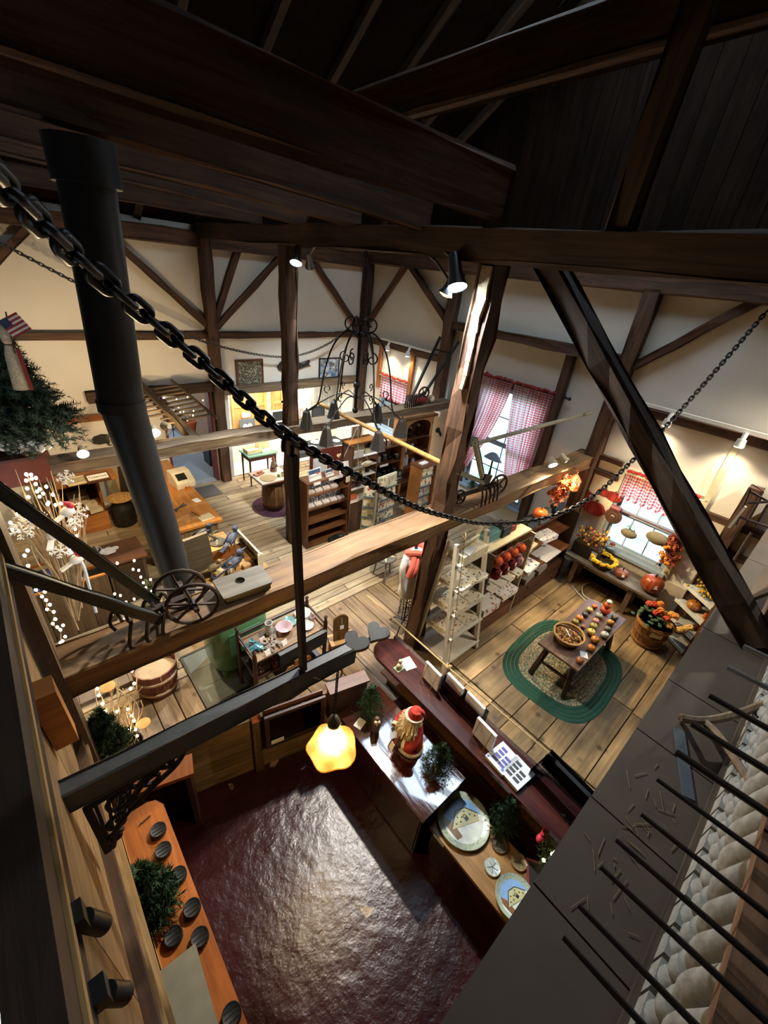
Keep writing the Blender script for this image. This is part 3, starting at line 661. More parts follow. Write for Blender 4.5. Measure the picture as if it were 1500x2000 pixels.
reflector('spot_lamp', 'amber spot lamp next to the dazzling blue white one', at(870, 574, x=3.15), (1.6, 3.6, 0.0), STEEL, glow('#ffc15a', 9), 0.065, 0.12, 420, NEUT, stem=(3.3, 3.2, 4.78), cone=115)
BEIGE = plain('#b8aa8c', 0.5)
reflector('flood_lamp', 'glaring flood bulb on the far beam beside the stove pipe', at(302, 845, y=5.62), (0.9, 2.2, 1.3), BEIGE, glow('#fff0c8', 80), 0.065, 0.12, 130, WARM, stem=at(302, 858, y=5.7), cone=160)
reflector('flood_lamp', 'glaring flood bulb on the far beam above the milk can', at(162, 886, y=5.62), (0.3, 2.4, 1.3), BEIGE, glow('#fff0c8', 80), 0.06, 0.12, 110, WARM, stem=at(165, 905, y=5.7), cone=160)
reflector('flood_lamp', 'second flood lamp on the far beam shining onto the back wall', at(322, 832, y=5.9), (0.9, 8.9, 1.9), BEIGE, glow('#ffd890', 25), 0.06, 0.12, 75, WARM, stem=at(325, 850, y=5.85), cone=130)
reflector('flood_lamp', 'flood lamp at the left end of the far beam lighting the whale wall', at(215, 855, y=5.98), (0.9, 8.9, 1.7), BEIGE, glow('#ffd890', 6), 0.05, 0.1, 70, WARM, stem=at(215, 868, y=5.85), cone=130)
reflector('flood_lamp', 'glaring flood bulb near the right end of the main beam', at(1080, 908, y=2.42), (4.6, 0.2, 0.6), BEIGE, glow('#fff0c8', 80), 0.065, 0.12, 60, WARM, stem=at(1092, 906, y=2.5), cone=160)
reflector('flood_lamp', 'flood lamp at the right end of the main beam turned to the corner', at(1104, 900, y=2.42), (6.6, 0.8, 0.9), BEIGE, glow('#ffe9b8', 25), 0.065, 0.12, 160, WARM, stem=at(1098, 890, y=2.5), cone=120)
def track(label, y0, y1, z, ys):
    rt = root('track_light', label, 'track light', (7.22, (y0+y1)/2, z)); mb = MB(); mb.box(7.2, 7.25, y0, y1, z-0.02, z+0.02); part('rail', rt, mb, WHITE, world=True)
    for y in ys:
        mb = MB(); mb.cyl((7.17, y, z-0.02), (7.12, y, z-0.12), 0.03, n=10); mb.cyl((7.13, y, z-0.1), (7.12, y, z-0.2), 0.05, 0.062, n=14); part('head', rt, mb, WHITE, True, True)
        mb = MB(); mb.lathe([(0.05, 0), (1e-4, 0.004)], (7.12, y, z-0.205), 12, M()); part('bulb', rt, mb, glow('#fff0d8', 12), world=True)
        lamp('SPOT', (7.12, y, z-0.22), 24, (1, 0.83, 0.58), (7.24, y, 0), 0.04, 125, 0.8, parent=rt)
track('white track with two spot heads over the pumpkin corner', 0.2, 2.2, 3.26, (1.62, 0.72))
track('white track with two spot heads over the small far window', 6.35, 8.1, 3.17, (7.75, 7.05))
# cradle leaning from the far beam to the lintel
rt = root('hay_rack', 'old wooden rack of rails and rungs leaning from the far beam to the doorway lintel', 'rack', at(388, 870, y=5.8))
a, b = at(388, 866, y=5.8), at(272, 752, y=8.55); OLD = wood('#7d6a52', '#4b3c2c', 0, 1, 0.8, 0.4)
timber('rail', V(a)-V(rt.location), V(b)-V(rt.location), 0.1, 0.14, OLD, '', parent=rt)
e = V((0.55, 0, 0.05)); mb = MB(); mb.bar(a+(b-a)*0.25+e, b+e, 0.03, 0.04); part('rail', rt, mb, OLD, world=True)
mb = MB(); mb.bar(a+(b-a)*0.35-e, b-e, 0.03, 0.04); part('rail', rt, mb, OLD, world=True)
for k in range(9):
    p = a+(b-a)*(0.32+0.07*k); mb = MB(); mb.bar(p-e*(0.95 if k > 1 else .3), p+e, 0.05, 0.025); part('rung', rt, mb, OLD, world=True)
mb = MB(); mb.cyl(at(621, 787, y=5.62), at(864, 905, y=2.8), 0.03, n=10); single('pole', mb, wood('#b98d52', '#8a6434', 0, 1, 0.5), 'long honey coloured pole slung from the middle post to the front post', 'pole', smooth=True)
# garden cultivators standing on the beams
def wheel(mb, c, ax, r, rim=0.014, spokes=6, n=22):
    c = V(c); ax = V(ax).normalized(); u = ax.orthogonal().normalized(); v = ax.cross(u)
    mb.tube([c+(u*math.cos(2*PI*i/n)+v*math.sin(2*PI*i/n))*r for i in range(n)], rim, 6, True); mb.cyl(c-ax*0.03, c+ax*0.03, 0.03, n=8)
    for i in range(spokes): a = 2*PI*i/spokes; mb.bar(c, c+(u*math.cos(a)+v*math.sin(a))*r, 0.018, 0.012)
rt = root('wheel_hoe', 'black two wheeled hand cultivator on the main beam, long handles reaching up left', 'wheel hoe', (0.55, 2.5, 2.27))
for c in ((0.60, 2.62, 2.44), (0.62, 2.42, 2.44)):
    mb = MB(); wheel(mb, c, (0.25, 1, 0), 0.17, 0.014); part('wheel', rt, mb, RUST, True, True)
HB = wood('#2f3029', '#1b1c18', 0, 1, 0.6, 0.2)
for a, b in ((V((0.42, 2.58, 2.45)), V((-0.30, 2.42, 3.86))), (V((0.40, 2.42, 2.42)), V((-0.42, 2.30, 3.42)))):
    timber('handle', a-V(rt.location), b-V(rt.location), 0.055, 0.065, HB, '', parent=rt, rough=0.003)
mb = MB(); mb.bar((-0.16, 2.45, 3.58), (-0.24, 2.37, 3.2), 0.05, 0.03); part('crossbar', rt, mb, HB, world=True)
mb = MB(); mb.bar((0.62, 2.52, 2.44), (0.3, 2.5, 2.45), 0.05, 0.03); mb.bar((0.62, 2.7, 2.44), (0.62, 2.34, 2.44), 0.03, 0.03)
for k in range(7):
    p = V((0.5-0.05*k, 2.5, 2.45)); mb.tube(spline([p, p+V((-.02, .1*(-1)**k, .03)), p+V((-.06, .14*(-1)**k, -.1)), p+V((-.03, .1*(-1)**k, -.165))], 0.04), 0.012, 5)
part('frame', rt, mb, RUST, True, True)
rt = root('wheel_hoe', 'rusty cultivator standing on the main beam in front of the tall window', 'wheel hoe', (3.95, 2.5, 2.27))
pc = at(945, 958, y=2.5); pc.z = max(pc.z, 2.4)
for c, r in ((pc+V((0.22, -.05, 0.02)), 0.14), (V((3.72, 2.55, 2.37)), 0.095)):
    mb = MB(); wheel(mb, c, (0.2, 1, 0), r, 0.016, 5); part('wheel', rt, mb, RUST, True, True)
mb = MB(); mb.bar((3.7, 2.55, 2.4), pc+V((.22, 0, 0)), 0.05, 0.03)
for k in range(5): mb.tube(spline([pc+V((-.2+.08*k, 0, .05)), pc+V((-.2+.08*k, -.1, .08)), pc+V((-.22+.08*k, -.15, -.1)), pc+V((-.2+.08*k, -.12, -.11))], 0.04), 0.013, 5)
mb.cbox(pc+V((-.02, 0, .1)), 0.16, 0.04, 0.2, 0, 0, .3); part('frame', rt, mb, RUST, True, True)
GREYW = wood('#97917f', '#6d6858', 0, 1, 0.7, 0.3)
for a, b in ((pc+V((0, .02, .06)), at(927, 856, y=2.5)), (at(890, 920, y=2.52), pc+V((-.05, 0, .1)))):
    timber('handle', V(a)-V(rt.location), V(b)-V(rt.location), 0.05, 0.05, GREYW, '', parent=rt, rough=0.004)
mb = MB(); mb.bar(at(927, 856, y=2.5), at(917, 868, y=2.5), 0.05, 0.05); part('grip', rt, mb, GREYW, world=True)
a, b = at(905, 873, y=2.5), at(1153, 806, y=2.5); mb = MB(); mb.cyl(a, b, 0.022, 0.03, n=8); single('pole', mb, GREYW, 'slim grey pole reaching from the cultivator to the right wall post', 'pole', smooth=True)
rt = root('wheel_hoe', 'cultivator on the far beam by the corner, handles pointing up to the right', 'wheel hoe', (6.1, 5.8, 2.31))
c0 = at(800, 785, y=5.8); mb = MB(); wheel(mb, at(828, 768, y=5.75), (0.2, 1, 0), 0.12, 0.018, 5); part('wheel', rt, mb, RUST, True, True)
mb = MB(); mb.bar(c0, at(828, 768, y=5.75), 0.05, 0.04)
for k in range(6): mb.tube(spline([c0+V((-.1+.06*k, 0, .1)), c0+V((-.16+.06*k, -.08, .16)), c0+V((-.24+.06*k, -.12, .02)), c0+V((-.2+.06*k, -.1, -.1))], 0.05), 0.016, 5)
part('frame', rt, mb, RUST, True, True)
for a, b in ((c0, at(860, 658, y=5.75)), (at(815, 790, y=5.75), at(896, 667, y=5.75))):
    mb = MB(); mb.cyl(a, b, 0.03, n=8); part('handle', rt, mb, BLACK, True, True)
mb = MB(); mb.cyl(at(852, 683, y=5.75), at(880, 690, y=5.75), 0.018, n=6); part('crossbar', rt, mb, BLACK, True, True)
rt = root('bonnet', 'red bonnet lying on the right end of the far beam', 'hat', (6.35, 5.8, 2.31)); mb = MB(); mb.ball((0, 0, 0.09), 0.12, 12, 8, 2.0, 0.9, 0.75); part('crown', rt, mb, plain('#7d2b2a', 0.85, noise=0.3, nscale=30, bump=0.5), True)
mb = MB(); mb.ball((0.33, -0.03, 0.08), 0.1, 12, 8, 0.8, 0.8, 0.8); part('ruffle', rt, mb, plain('#cbb59c', 0.85, bump=0.4, nscale=30), True)
# the grey arm with hearts, rod and pendant lamp
GREYP = plain('#4a4845', 0.55, noise=0.15, nscale=14, bump=0.1)
rt = root('wall_crane', 'long grey painted arm from the left partition ending in two hearts', 'arm', (-0.22, 1.45, 2.5))
A0, A1 = at(105, 1568, y=1.45), at(688, 1272, y=1.45)
timber('bar', A0-V(rt.location), A1-V(rt.location), 0.085, 0.14, GREYP, '', parent=rt, rough=0.004)
def heart(n=28):
    o = []
    for i in range(n): t = 2*PI*i/n; o.append((16*math.sin(t)**3/17, (13*math.cos(t)-5*math.cos(2*t)-2*math.cos(3*t)-math.cos(4*t))/17))
    return o
for u, v, s in ((694, 1256, 0.095), (737, 1236, 0.09)):
    p = at(u, v, y=1.45); mt = M.Translation(p) @ Euler((0.25, 0, -1.25)).to_matrix().to_4x4() @ M.Scale(s, 4)
    mb = MB(); mb.prism(heart(), -0.18, 0.18, mt); part('heart', rt, mb, GREYP, world=True)
mb = MB(); mb.bar(A1, at(737, 1240, y=1.45), 0.03, 0.02); part('tongue', rt, mb, GREYP, world=True)
rt = root('iron_bracket', 'black scrolled iron bracket under the grey arm', 'bracket', (-0.2, 1.44, 2.0))
mb = MB(); ex, ez = V((1, 0, 0)), V((0, 0, 1)); o = V((-0.2, 1.44, 2.42))
mb.bar(o, o+ex*0.42+ez*0.02, 0.03, 0.02); mb.bar(o, o-ez*0.42, 0.03, 0.02)
mb.tube(spline([o+ex*0.42, o+ex*0.36-ez*0.08, o+ex*0.2-ez*0.16, o+ex*0.08-ez*0.26, o+ex*0.02-ez*0.42], 0.03), 0.014, 6)
for cx2, cz, r0 in ((0.12, -0.1, 0.08), (0.26, -0.07, 0.06), (0.08, -0.24, 0.06), (0.34, -0.03, 0.035), (0.05, -0.34, 0.04)): mb.tube(spiral(o+ex*cx2+ez*cz, ex, ez, r0, 0.012, 0.5, 8.5, 26), 0.011, 5)
for k in range(7): mb.bar(o+ex*(0.03+0.05*k)-ez*0.005, o+ex*(0.02+0.03*k)-ez*(0.3-0.035*k), 0.014, 0.012)
part('scrollwork', rt, mb, IRON, True, True)
rt = root('hanging_rod', 'dark iron rod hooked over the heavy chain and holding up the grey arm', 'rod', (0.9, 1.45, 2.55))
b, a = at(592, 1306, y=1.45), at(571, 888, y=1.45); mb = MB(); mb.bar(b, a, 0.045, 0.03, (1, 0, 0)); part('bar', rt, mb, plain('#3a2a22', 0.6, 0.3), world=True)
h = at(571, 860, d=1.78); mb = MB(); mb.tube(spline([a, a+V((0, 0, .05)), h+V((.02, 0, .0)), h+V((0, 0.02, .03)), h+V((-.04, 0, 0)), h+V((-.04, 0, -.04))], 0.02), 0.01, 6); part('hook', rt, mb, IRON, True, True)
LP = at(650, 1440, y=1.40); hk = at(660, 1308, y=1.42)
rt = root('pendant_lamp', 'lit amber glass tulip lamp hanging below the grey arm', 'pendant lamp', LP)
AM, t, b = nmat('amber_glass'); t.nodes.remove(b); oo = t.nodes['Material Output']
tl = t.nodes.new('ShaderNodeBsdfTranslucent'); tp = t.nodes.new('ShaderNodeBsdfTransparent'); gs = t.nodes.new('ShaderNodeBsdfGlossy'); gs.inputs['Roughness'].default_value = 0.1
nz = t.nodes.new('ShaderNodeTexNoise'); nz.inputs['Scale'].default_value = 9; r = t.nodes.new('ShaderNodeValToRGB'); r.color_ramp.elements[0].color = hx('#f0b040'); r.color_ramp.elements[1].color = hx('#ffe9ae'); L(t, nz.outputs['Fac'], r.inputs[0])
L(t, r.outputs[0], tl.inputs[0]); tp.inputs[0].default_value = hx('#ffd98a'); m1 = t.nodes.new('ShaderNodeMixShader'); m1.inputs[0].default_value = 0.22; L(t, tl.outputs[0], m1.inputs[1]); L(t, tp.outputs[0], m1.inputs[2])
m2 = t.nodes.new('ShaderNodeMixShader'); m2.inputs[0].default_value = 0.08; L(t, m1.outputs[0], m2.inputs[1]); L(t, gs.outputs[0], m2.inputs[2]); L(t, m2.outputs[0], oo.inputs[0])
mb = MB(); vs = []; n = 36
PR = [(0.042, 0.17), (0.05, 0.12), (0.062, 0.03), (0.085, -0.03), (0.125, -0.07), (0.165, -0.10), (0.178, -0.118)]
for k, (r1, z1) in enumerate(PR):
    for i in range(n):
        a = 2*PI*i/n; e = max(0, (k-3)/3); rr1 = r1*(1+0.06*e*math.cos(5*a)); vs.append((rr1*math.cos(a), rr1*math.sin(a), z1+0.018*e*math.sin(5*a)))
mb.add(vs, [(k*n+i, k*n+(i+1) % n, (k+1)*n+(i+1) % n, (k+1)*n+i) for k in range(len(PR)-1) for i in range(n)])
part('glass_shade', rt, mb, AM, 'full')
mb = MB(); mb.tube([( PR[-1][0]*(1+0.06*math.cos(5*2*PI*i/n))*math.cos(2*PI*i/n), PR[-1][0]*(1+0.06*math.cos(5*2*PI*i/n))*math.sin(2*PI*i/n), PR[-1][1]+0.018*math.sin(5*2*PI*i/n)) for i in range(n)], 0.004, 5, True); part('lip', rt, mb, AM, 'full')
mb = MB(); mb.ball((0, 0, 0.06), 0.032, 12, 8, sz=1.5); part('bulb', rt, mb, glow('#fff0c0', 40), True)
mb = MB(); mb.lathe([(0.044, 0.15), (0.048, 0.18), (0.03, 0.23), (0.01, 0.25)], (0, 0, 0), 14); part('cap', rt, mb, plain('#5f5a4c', 0.4, 0.6), True)
mb = MB(); P = spline([(0, 0, 0.25), hk-LP-V((0, 0, 0.0))], 0.02); lm = link_mesh(0.03, 0.024, 0.004, 5, 4)
for i, (a, c) in enumerate(zip(P[::1], P[1::1])):
    if i % 1 == 0: f, l = frame(a, c); mb.add([f @ M.Rotation(PI/2*(i % 2), 4, 'X') @ p for p in lm.v], lm.f)
part('chain', rt, mb, IRON, 'full')
mb = MB(); mb.tube(spline([at(612, 1322, y=1.42)-LP, at(640, 1330, y=1.42)-LP, at(664, 1322, y=1.42)-LP, at(668, 1308, y=1.42)-LP, at(660, 1302, y=1.42)-LP], 0.02), 0.007, 6); part('hook', rt, mb, plain('#b9b2a2', 0.4, 0.4), True)
lamp('POINT', LP+V((0, 0, 0.02)), 26, (1, 0.70, 0.32), None, 0.03, parent=rt)
# ---------------------------------------------------------------- loft edge on the right
ZL = 2.6
lf = root('floor', 'loft floor of wide dark boards along the railing, straw scattered on it', 'floor', (0, 0, 0), kind='structure')
LFT = plain('#4c3e31', 0.75, noise=0.12, nscale=5, var=0.08, bump=0.2)
x = -0.1
for wd in (1.15, 0.5, 0.55, 0.52, 0.75, 0.6, 0.9, 1.3, 1.2):
    mb = MB(); mb.box(x+0.004, x+wd-0.004, -4.15, -0.004*rnd.random(), ZL-0.06, ZL); part('plank', lf, mb, LFT); x += wd
mb = MB(); mb.box(-0.1, 7.3, -0.12, -0.03, ZL-0.3, ZL-0.062); mb.box(-0.1, 7.3, -4.1, -3.9, ZL-0.3, ZL-0.062); part('edge_joist', lf, mb, TIMD)
rg = root('railing', 'loft railing of pale weathered turned balusters under a brown rail', 'railing', (1.6, -0.44, ZL))
BAL = plain('#8e8a82', 0.85, noise=0.25, nscale=22, bump=0.5)
mb = MB()
prof = [(r, z*.79) for r, z in [(0.052, 0.0), (0.052, 0.10), (0.036, 0.105), (0.05, 0.12), (0.036, 0.14), (0.044, 0.155), (0.03, 0.175), (0.05, 0.215), (0.053, 0.24), (0.045, 0.27), (0.03, 0.285), (0.05, 0.30), (0.036, 0.31), (0.05, 0.325), (0.042, 0.335), (0.054, 0.40), (0.057, 0.44), (0.054, 0.45), (0.057, 0.46), (0.038, 0.62), (0.034, 0.66)]]
mb.box(-0.05, 0.05, -0.05, 0.05, 0.0, 0.085); mb.lathe(prof[1:], (0, 0, 0), 14)
me = mesh('baluster', mb, BAL, True); k = 0
for i in range(34):
    o = link('baluster', me, rg); o.location = (-1.2+i*0.118, -0.0 + (0.0), 0.03)
mb = MB(); mb.box(-1.6, 4.0, -0.07, 0.07, 0, 0.03); part('bottom_rail', rg, mb, wood('#6a5640', '#43352a', 0))
mb = MB(); mb.box(-1.6, 4.0, -0.06, 0.035, 0.56, 0.60); part('top_rail', rg, mb, wood('#8a6446', '#5e412c', 0, 1, 0.6))
rk = root('hay_rake', 'big dark hay rake resting on the loft railing, long tines pointing out', 'rake', (1.4, -0.9, 3.26))
for u, v in ((1452, 1262), (1420, 1303), (1385, 1358), (1350, 1413), (1320, 1468), (1283, 1522), (1252, 1590), (1203, 1640), (1173, 1693), (1130, 1768), (1100, 1830)):
    p = at(u, v, z=3.22); q = V((p.x, -1.35, 3.3)); mb = MB(); mb.cyl(q, p, 0.016, 0.007 if v > 1500 else 0.012, n=8); part('tine', rk, mb, plain('#b9bcc0', 0.25, 0.8) if v < 1310 else plain('#2b231e', 0.45, 0.3), True, True, 'bare metal tine' if v < 1310 else None)
mb = MB(); mb.bar((0.4, -1.35, 3.3), (2.6, -1.35, 3.3), 0.07, 0.08); part('head', rk, mb, DARKW, world=True)
mb = MB(); p = [at(u, v, z=2.72) for u, v in ((1328, 1402), (1375, 1408), (1440, 1395), (1500, 1372))]; mb.tube(spline(p, 0.05), 0.022, 7)
mb.tube(spline([at(1375, 1408, z=2.72), at(1405, 1437, z=2.76), at(1450, 1505, z=2.86), at(1490, 1560, z=3.0)], 0.05), 0.018, 7); mb.bar(at(1330, 1403, z=2.73), at(1333, 1412, z=2.60), 0.02, 0.02); mb.bar(at(1375, 1409, z=2.72), at(1377, 1414, z=2.60), 0.02, 0.02)
single('forked_branch', mb, wood('#8a7358', '#5d4b38', 0, 2), 'bare forked stick lying on the loft boards at the railing', 'branch', smooth=True)
mb = MB(); mb.bar(at(1326, 1425, z=2.608), at(1345, 1560, z=2.608), 0.05, 0.012); single('batten', mb, plain('#4b5257', 0.6), 'blue grey flat strip lying across the loft boards', 'strip')
mb = MB()
for k in range(38):
    p = at(rnd.gauss(1235, 55), rnd.gauss(1640, 85), z=2.606)
    if p.y > -0.02 or p.y < -0.36: p.y = -0.2 + rnd.uniform(-.14, .14)
    a = rnd.uniform(0, PI); l = rnd.uniform(0.02, 0.10); mb.bar(p, p+V((math.cos(a)*l, math.sin(a)*l*0.8, 0)), 0.002, 0.002)
single('straw', mb, plain('#8a7650', 0.8), 'loose straw scattered over the loft boards', 'straw', kind='stuff')
CARD = plain('#6f5b46', 0.8, noise=0.06)
bx = root('box', 'open brown cardboard box on the loft boards beside the brace', 'box', at(1470, 1190, z=ZL))
p = bx.location; mb = MB(); mb.cbox((0.1, -0.3, 0.14), 0.9, 0.5, 0.28); part('body', bx, mb, CARD); mb = MB(); mb.cbox((-0.05, 0.0, 0.36), 0.7, 0.02, 0.3, 0, 0.5); part('flap', bx, mb, CARD); mb = MB(); mb.cbox((0.58, -.3, 0.3), 0.02, 0.46, 0.26, 0, 0, 0.5); part('flap', bx, mb, plain('#a9a59b', 0.7), label='pale flap')
# wooden winder sticks on the right wall
rt = root('yarn_winder', 'dark wooden frame of sticks leaning at the right wall above the loft boxes', 'winder', (5.2, -0.2, ZL))
STK = wood('#4b3022', '#2c1a12', 0)
for a, b in (((1466, 955, 5.6), (1437, 1025, 5.6)), ((1462, 958, 5.6), (1510, 985, 5.6)), ((1487, 970, 5.6), (1458, 1022, 5.6)), ((1460, 982, 5.3), (1510, 980, 5.3)), ((1500, 985, 5.6), (1475, 1028, 5.6)), ((1440, 1008, 5.5), (1515, 1035, 5.5)), ((1468, 1040, 5.3), (1433, 1095, 5.3))):
    mb = MB(); mb.cyl(at(*a[:2], d=a[2]), at(*b[:2], d=b[2]), 0.012, n=6); part('stick', rt, mb, STK, True, True)
mb = MB(); a = at(1440, 1010, d=5.5); mb.cbox(a, 0.03, 0.02, 0.26, 0, .1); part('paddle', rt, mb, CREAM, world=True, label='cream paddle')
# ---------------------------------------------------------------- partition on the left
XP = -0.25
pw = root('wall_partition', 'boarded partition beside the pit with battens above its rail', 'wall', (XP, 0, 0), kind='structure')
PAN = wood('#a07c4e', '#7a5a35', 1, 0.8, 0.7, 0.25)
for i, (a, b) in enumerate(((-2.0, -0.4), (-0.4, 0.9), (0.9, 1.75), (1.75, 2.38))): mb = MB(); mb.box(XP-0.04, XP, a+0.004, b-0.004, 1.75, 3.06); part('panel', pw, mb, PAN, world=True)
for i in range(11): mb = MB(); mb.box(XP-0.05, XP-0.01, -2+0.4*i+0.004, -1.604+0.4*i, 0, 1.3); part('board', pw, mb, DARKW, world=True)
for z0, z1, xx, mt in ((3.06, 3.2, -0.21, TIMD), (3.2, 3.235, -0.2, PINE), (3.235, 3.36, -0.21, TIMD), (1.64, 1.76, -0.2, DARKW), (1.60, 1.64, -0.185, PINE), (1.42, 1.6, -0.2, DARKW), (1.38, 1.42, -0.17, PINE), (1.28, 1.38, -0.18, DARKW)):
    mb = MB(); mb.box(XP-0.05, xx, -2.0, 2.38, z0, z1); o = part('rail', pw, mb, wood(*{id(TIMD): ('#3b2a1f', '#20150f'), id(PINE): ('#b08a54', '#86653a'), id(DARKW): ('#5a3d26', '#33210f')}[id(mt)], 1), world=True)
for y in (-0.6, -0.4, -0.22, -0.04, 0.14, 0.34, 0.56, 0.75, 0.93, 1.11, 1.29, 1.47, 1.66, 1.85, 2.05, 2.25):
    mb = MB(); mb.box(XP-0.2, XP-0.05, y-0.022, y+0.022, 3.36, 4.9); part('batten', pw, mb, wood('#8e7046', '#5e472b', 2), world=True)
mb = MB(); mb.box(-0.35, -0.17, 2.40, 2.76, 0, 3.4); part('post', pw, mb, wood('#6b5136', '#43301f', 2), world=True)
for i in range(14): mb = MB(); mb.box(-1.4, -1.36, -2+0.32*i, -1.69+0.32*i, 2.0, 5.0); part('far_board', pw, mb, plain('#4a5062', 0.8, var=0.15), world=True)
a, b = at(78, 1345, x=-0.2), at(128, 1440, x=-0.2); mb = MB(); mb.bar(a, b, 0.09, 0.09, (1, 0, 0)); single('block', mb, wood('#b9752f', '#8a5420', 0), 'short orange brown timber block fixed to the partition panel', 'block')
for (u, v), lb in (((182, 1783), 'upper black spot lamp clamped to the partition panel'), ((226, 1925), 'lower black spot lamp clamped to the partition panel')):
    p = at(u, v, x=-0.17); rt = root('spot_lamp', lb, 'lamp', p); mb = MB(); mb.cbox((-.03, 0, 0.03), 0.04, 0.05, 0.06); part('clamp', rt, mb, BLACK)
    mb = MB(); mb.cyl((-.02, 0, 0.0), (0.0, 0.01, -0.11), 0.024, n=14); part('housing', rt, mb, BLACK, True); mb = MB(); mb.cyl((-0.08, 0, 0.03), (-.03, 0, 0.03), 0.01, n=6); part('bracket', rt, mb, BLACK, True)
# ================================================================ far half of the shop
def T(name, label, cat, loc, rz=0, group=None): return root(name, label, cat, loc, rz, group)
def bxs(parent, name, mt, *boxes, world=False):
    for b in boxes:
        mb = MB(); mb.box(*b); o = part(name, parent, mb, mt, world=world)
    return o
GREEN = plain('#2c4a2e', 0.8, noise=0.35, nscale=30); GREEN2 = plain('#3f5a3a', 0.8, noise=0.35, nscale=30)
def needles(mb, a, b, r, k, ln=0.03, nw=.0022):
    """a twig with short needles round it"""
    a, b = V(a), V(b); d = (b-a); l = d.length; d.normalize(); u = d.orthogonal().normalized(); v = d.cross(u)
    for i in range(k):
        p = a + d*l*(i+0.5)/k; an = rnd.uniform(0, 2*PI); e = (u*math.cos(an)+v*math.sin(an)+d*0.5).normalized(); s = d.cross(e)*nw
        q = p + e*(ln*rnd.uniform(0.7, 1.2)); mb.add([p-s*1.5, p+s*1.5, q], [(0, 1, 2)])
def fir(name, label, loc, h, r, tiers=11, per=11, mt=None, k=26, ln=0.035, stem=0.1, base=None, cat='tree', sub=True, nw=.0028):
    rt = T(name, label, cat, loc); mb = MB()
    for t in range(tiers):
        z = h*(0.12+0.86*t/tiers); rr = r*(1-t/tiers)**0.85+0.02
        for j in range(max(4, int(per*(1-0.5*t/tiers)))):
            a = rnd.uniform(0, 2*PI); e = V((math.cos(a), math.sin(a), 0)); R = rr*rnd.uniform(0.75, 1.1)
            p = V((0, 0, z)); q = p+e*R+V((0, 0, R*rnd.uniform(-.25, .25))); needles(mb, p+e*0.15*R, q, 0, k, ln, nw)
            if sub:
                for s in (-1, 1):
                    m = p+(q-p)*rnd.uniform(.4, .7); f = (e*0.7+V((-e.y, e.x, 0))*s*0.7)*R*0.4; needles(mb, m, m+f, 0, k//2, ln, nw)
    needles(mb, (0, 0, h*0.85), (0, 0, h), 0, k, ln); part('foliage', rt, mb, mt or GREEN, kind='stuff')
    mb = MB(); mb.cyl((0, 0, 0.0), (0, 0, h*0.95), 0.018, 0.004, n=6); part('trunk', rt, mb, DARKW, True)
    if base: mb = MB(); mb.lathe([(stem*0.7, 0), (stem, 0.0), (stem*1.1, base), (stem*0.9, base)], (0, 0, 0), 12); part('pot', rt, mb, plain('#8a7a5c', 0.8), True)
    return rt
BULB = glow('#ffe3b0', 14)
bulbme = None
def bulbs(rt, pts, r=0.012):
    global bulbme
    if bulbme is None: mb = MB(); mb.ball((0, 0, 0), 0.013, 6, 5, sz=1.3); bulbme = mesh('bulb', mb, BULB, True)
    off = V(rt.location)
    for p in pts: o = link('bulb', bulbme, rt); o.location = V(p)-off
# --- counter with till
ct = T('counter', 'long varnished orange pine shop counter running to the back doorway', 'counter', (1.74, 7.05, 0))
mb = MB(); mb.box(-0.37, 0.37, -1.32, 1.32, 0.90, 0.94); part('counter_top', ct, mb, wood('#cf8a3d', '#a9652a', 1, 0.8, 0.25, 0.1, 0, 0, 0.2, 0.3))
mb = MB(); mb.box(-0.28, 0.30, -1.25, -1.21, 0, 0.9); part('end_panel', ct, mb, wood('#9c8462', '#6d583e', 2)); mb = MB(); mb.box(0.26, 0.30, -1.21, 1.25, 0, 0.9); part('front_panel', ct, mb, wood('#9c8462', '#6d583e', 2))
bxs(ct, 'shelf', DARKW, (-0.3, 0.26, -1.21, 1.25, 0.45, 0.48)); bxs(ct, 'upright', DARKW, (-0.32, 0.26, -0.45, -0.41, 0, 0.9), (-0.32, 0.26, 0.4, 0.44, 0, 0.9), (-0.32, 0.26, 1.21, 1.25, 0, 0.9))
rg2 = T('cash_register', 'cream till with dark keys on the counter, behind the pipe', 'till', at(355, 945, z=0.94), 0.1)
bxs(rg2, 'body', CREAM, (-0.16, 0.16, -0.2, 0.18, 0, 0.12)); mb = MB(); mb.add([V(p) for p in ((-.16, -.2, .12), (.16, -.2, .12), (.16, .18, .12), (-.16, .18, .12), (-.16, .0, .24), (.16, .0, .24), (.16, .18, .24), (-.16, .18, .24))], [(0, 1, 5, 4), (4, 5, 6, 7), (6, 5, 1, 2), (3, 0, 4, 7), (2, 3, 7, 6)]); part('console', rg2, mb, CREAM)
mb = MB(); mb.cbox((-0.03, -0.1, 0.185), 0.16, 0.14, 0.012, 0, 0.54); part('keypad', rg2, mb, BLACK); bxs(rg2, 'drawer', plain('#cfc4a6', 0.5), (-0.15, 0.15, -0.212, -0.2, 0.02, 0.1))
mb = MB(); mb.lathe([(0.0, 0), (0.04, 0), (0.05, 0.05), (0.045, 0.05), (0.036, 0.01)], at(366, 953, z=.94), 14); single('bowl', mb, plain('#b5702e', 0.4), 'small round wooden dish beside the till', 'dish', smooth=True)
mb = MB(); mb.cbox(at(384, 977, z=0.942), 0.1, 0.14, 0.003, 0.2); single('paper', mb, PAPER, 'small white note on the orange counter', 'note')
rt = T('scissors', 'black handled cutters lying open on the counter', 'cutters', at(352, 992, z=0.945), 0.5); mb = MB(); mb.tube(spline([(-.12, .03, .01), (0, .0, .012), (.14, .05, .01)], .02), 0.012, 6); mb.tube(spline([(-.12, -.03, .01), (0, 0, .016), (.12, -.03, .01)], .02), 0.012, 6); part('handles', rt, mb, BLACK, True)
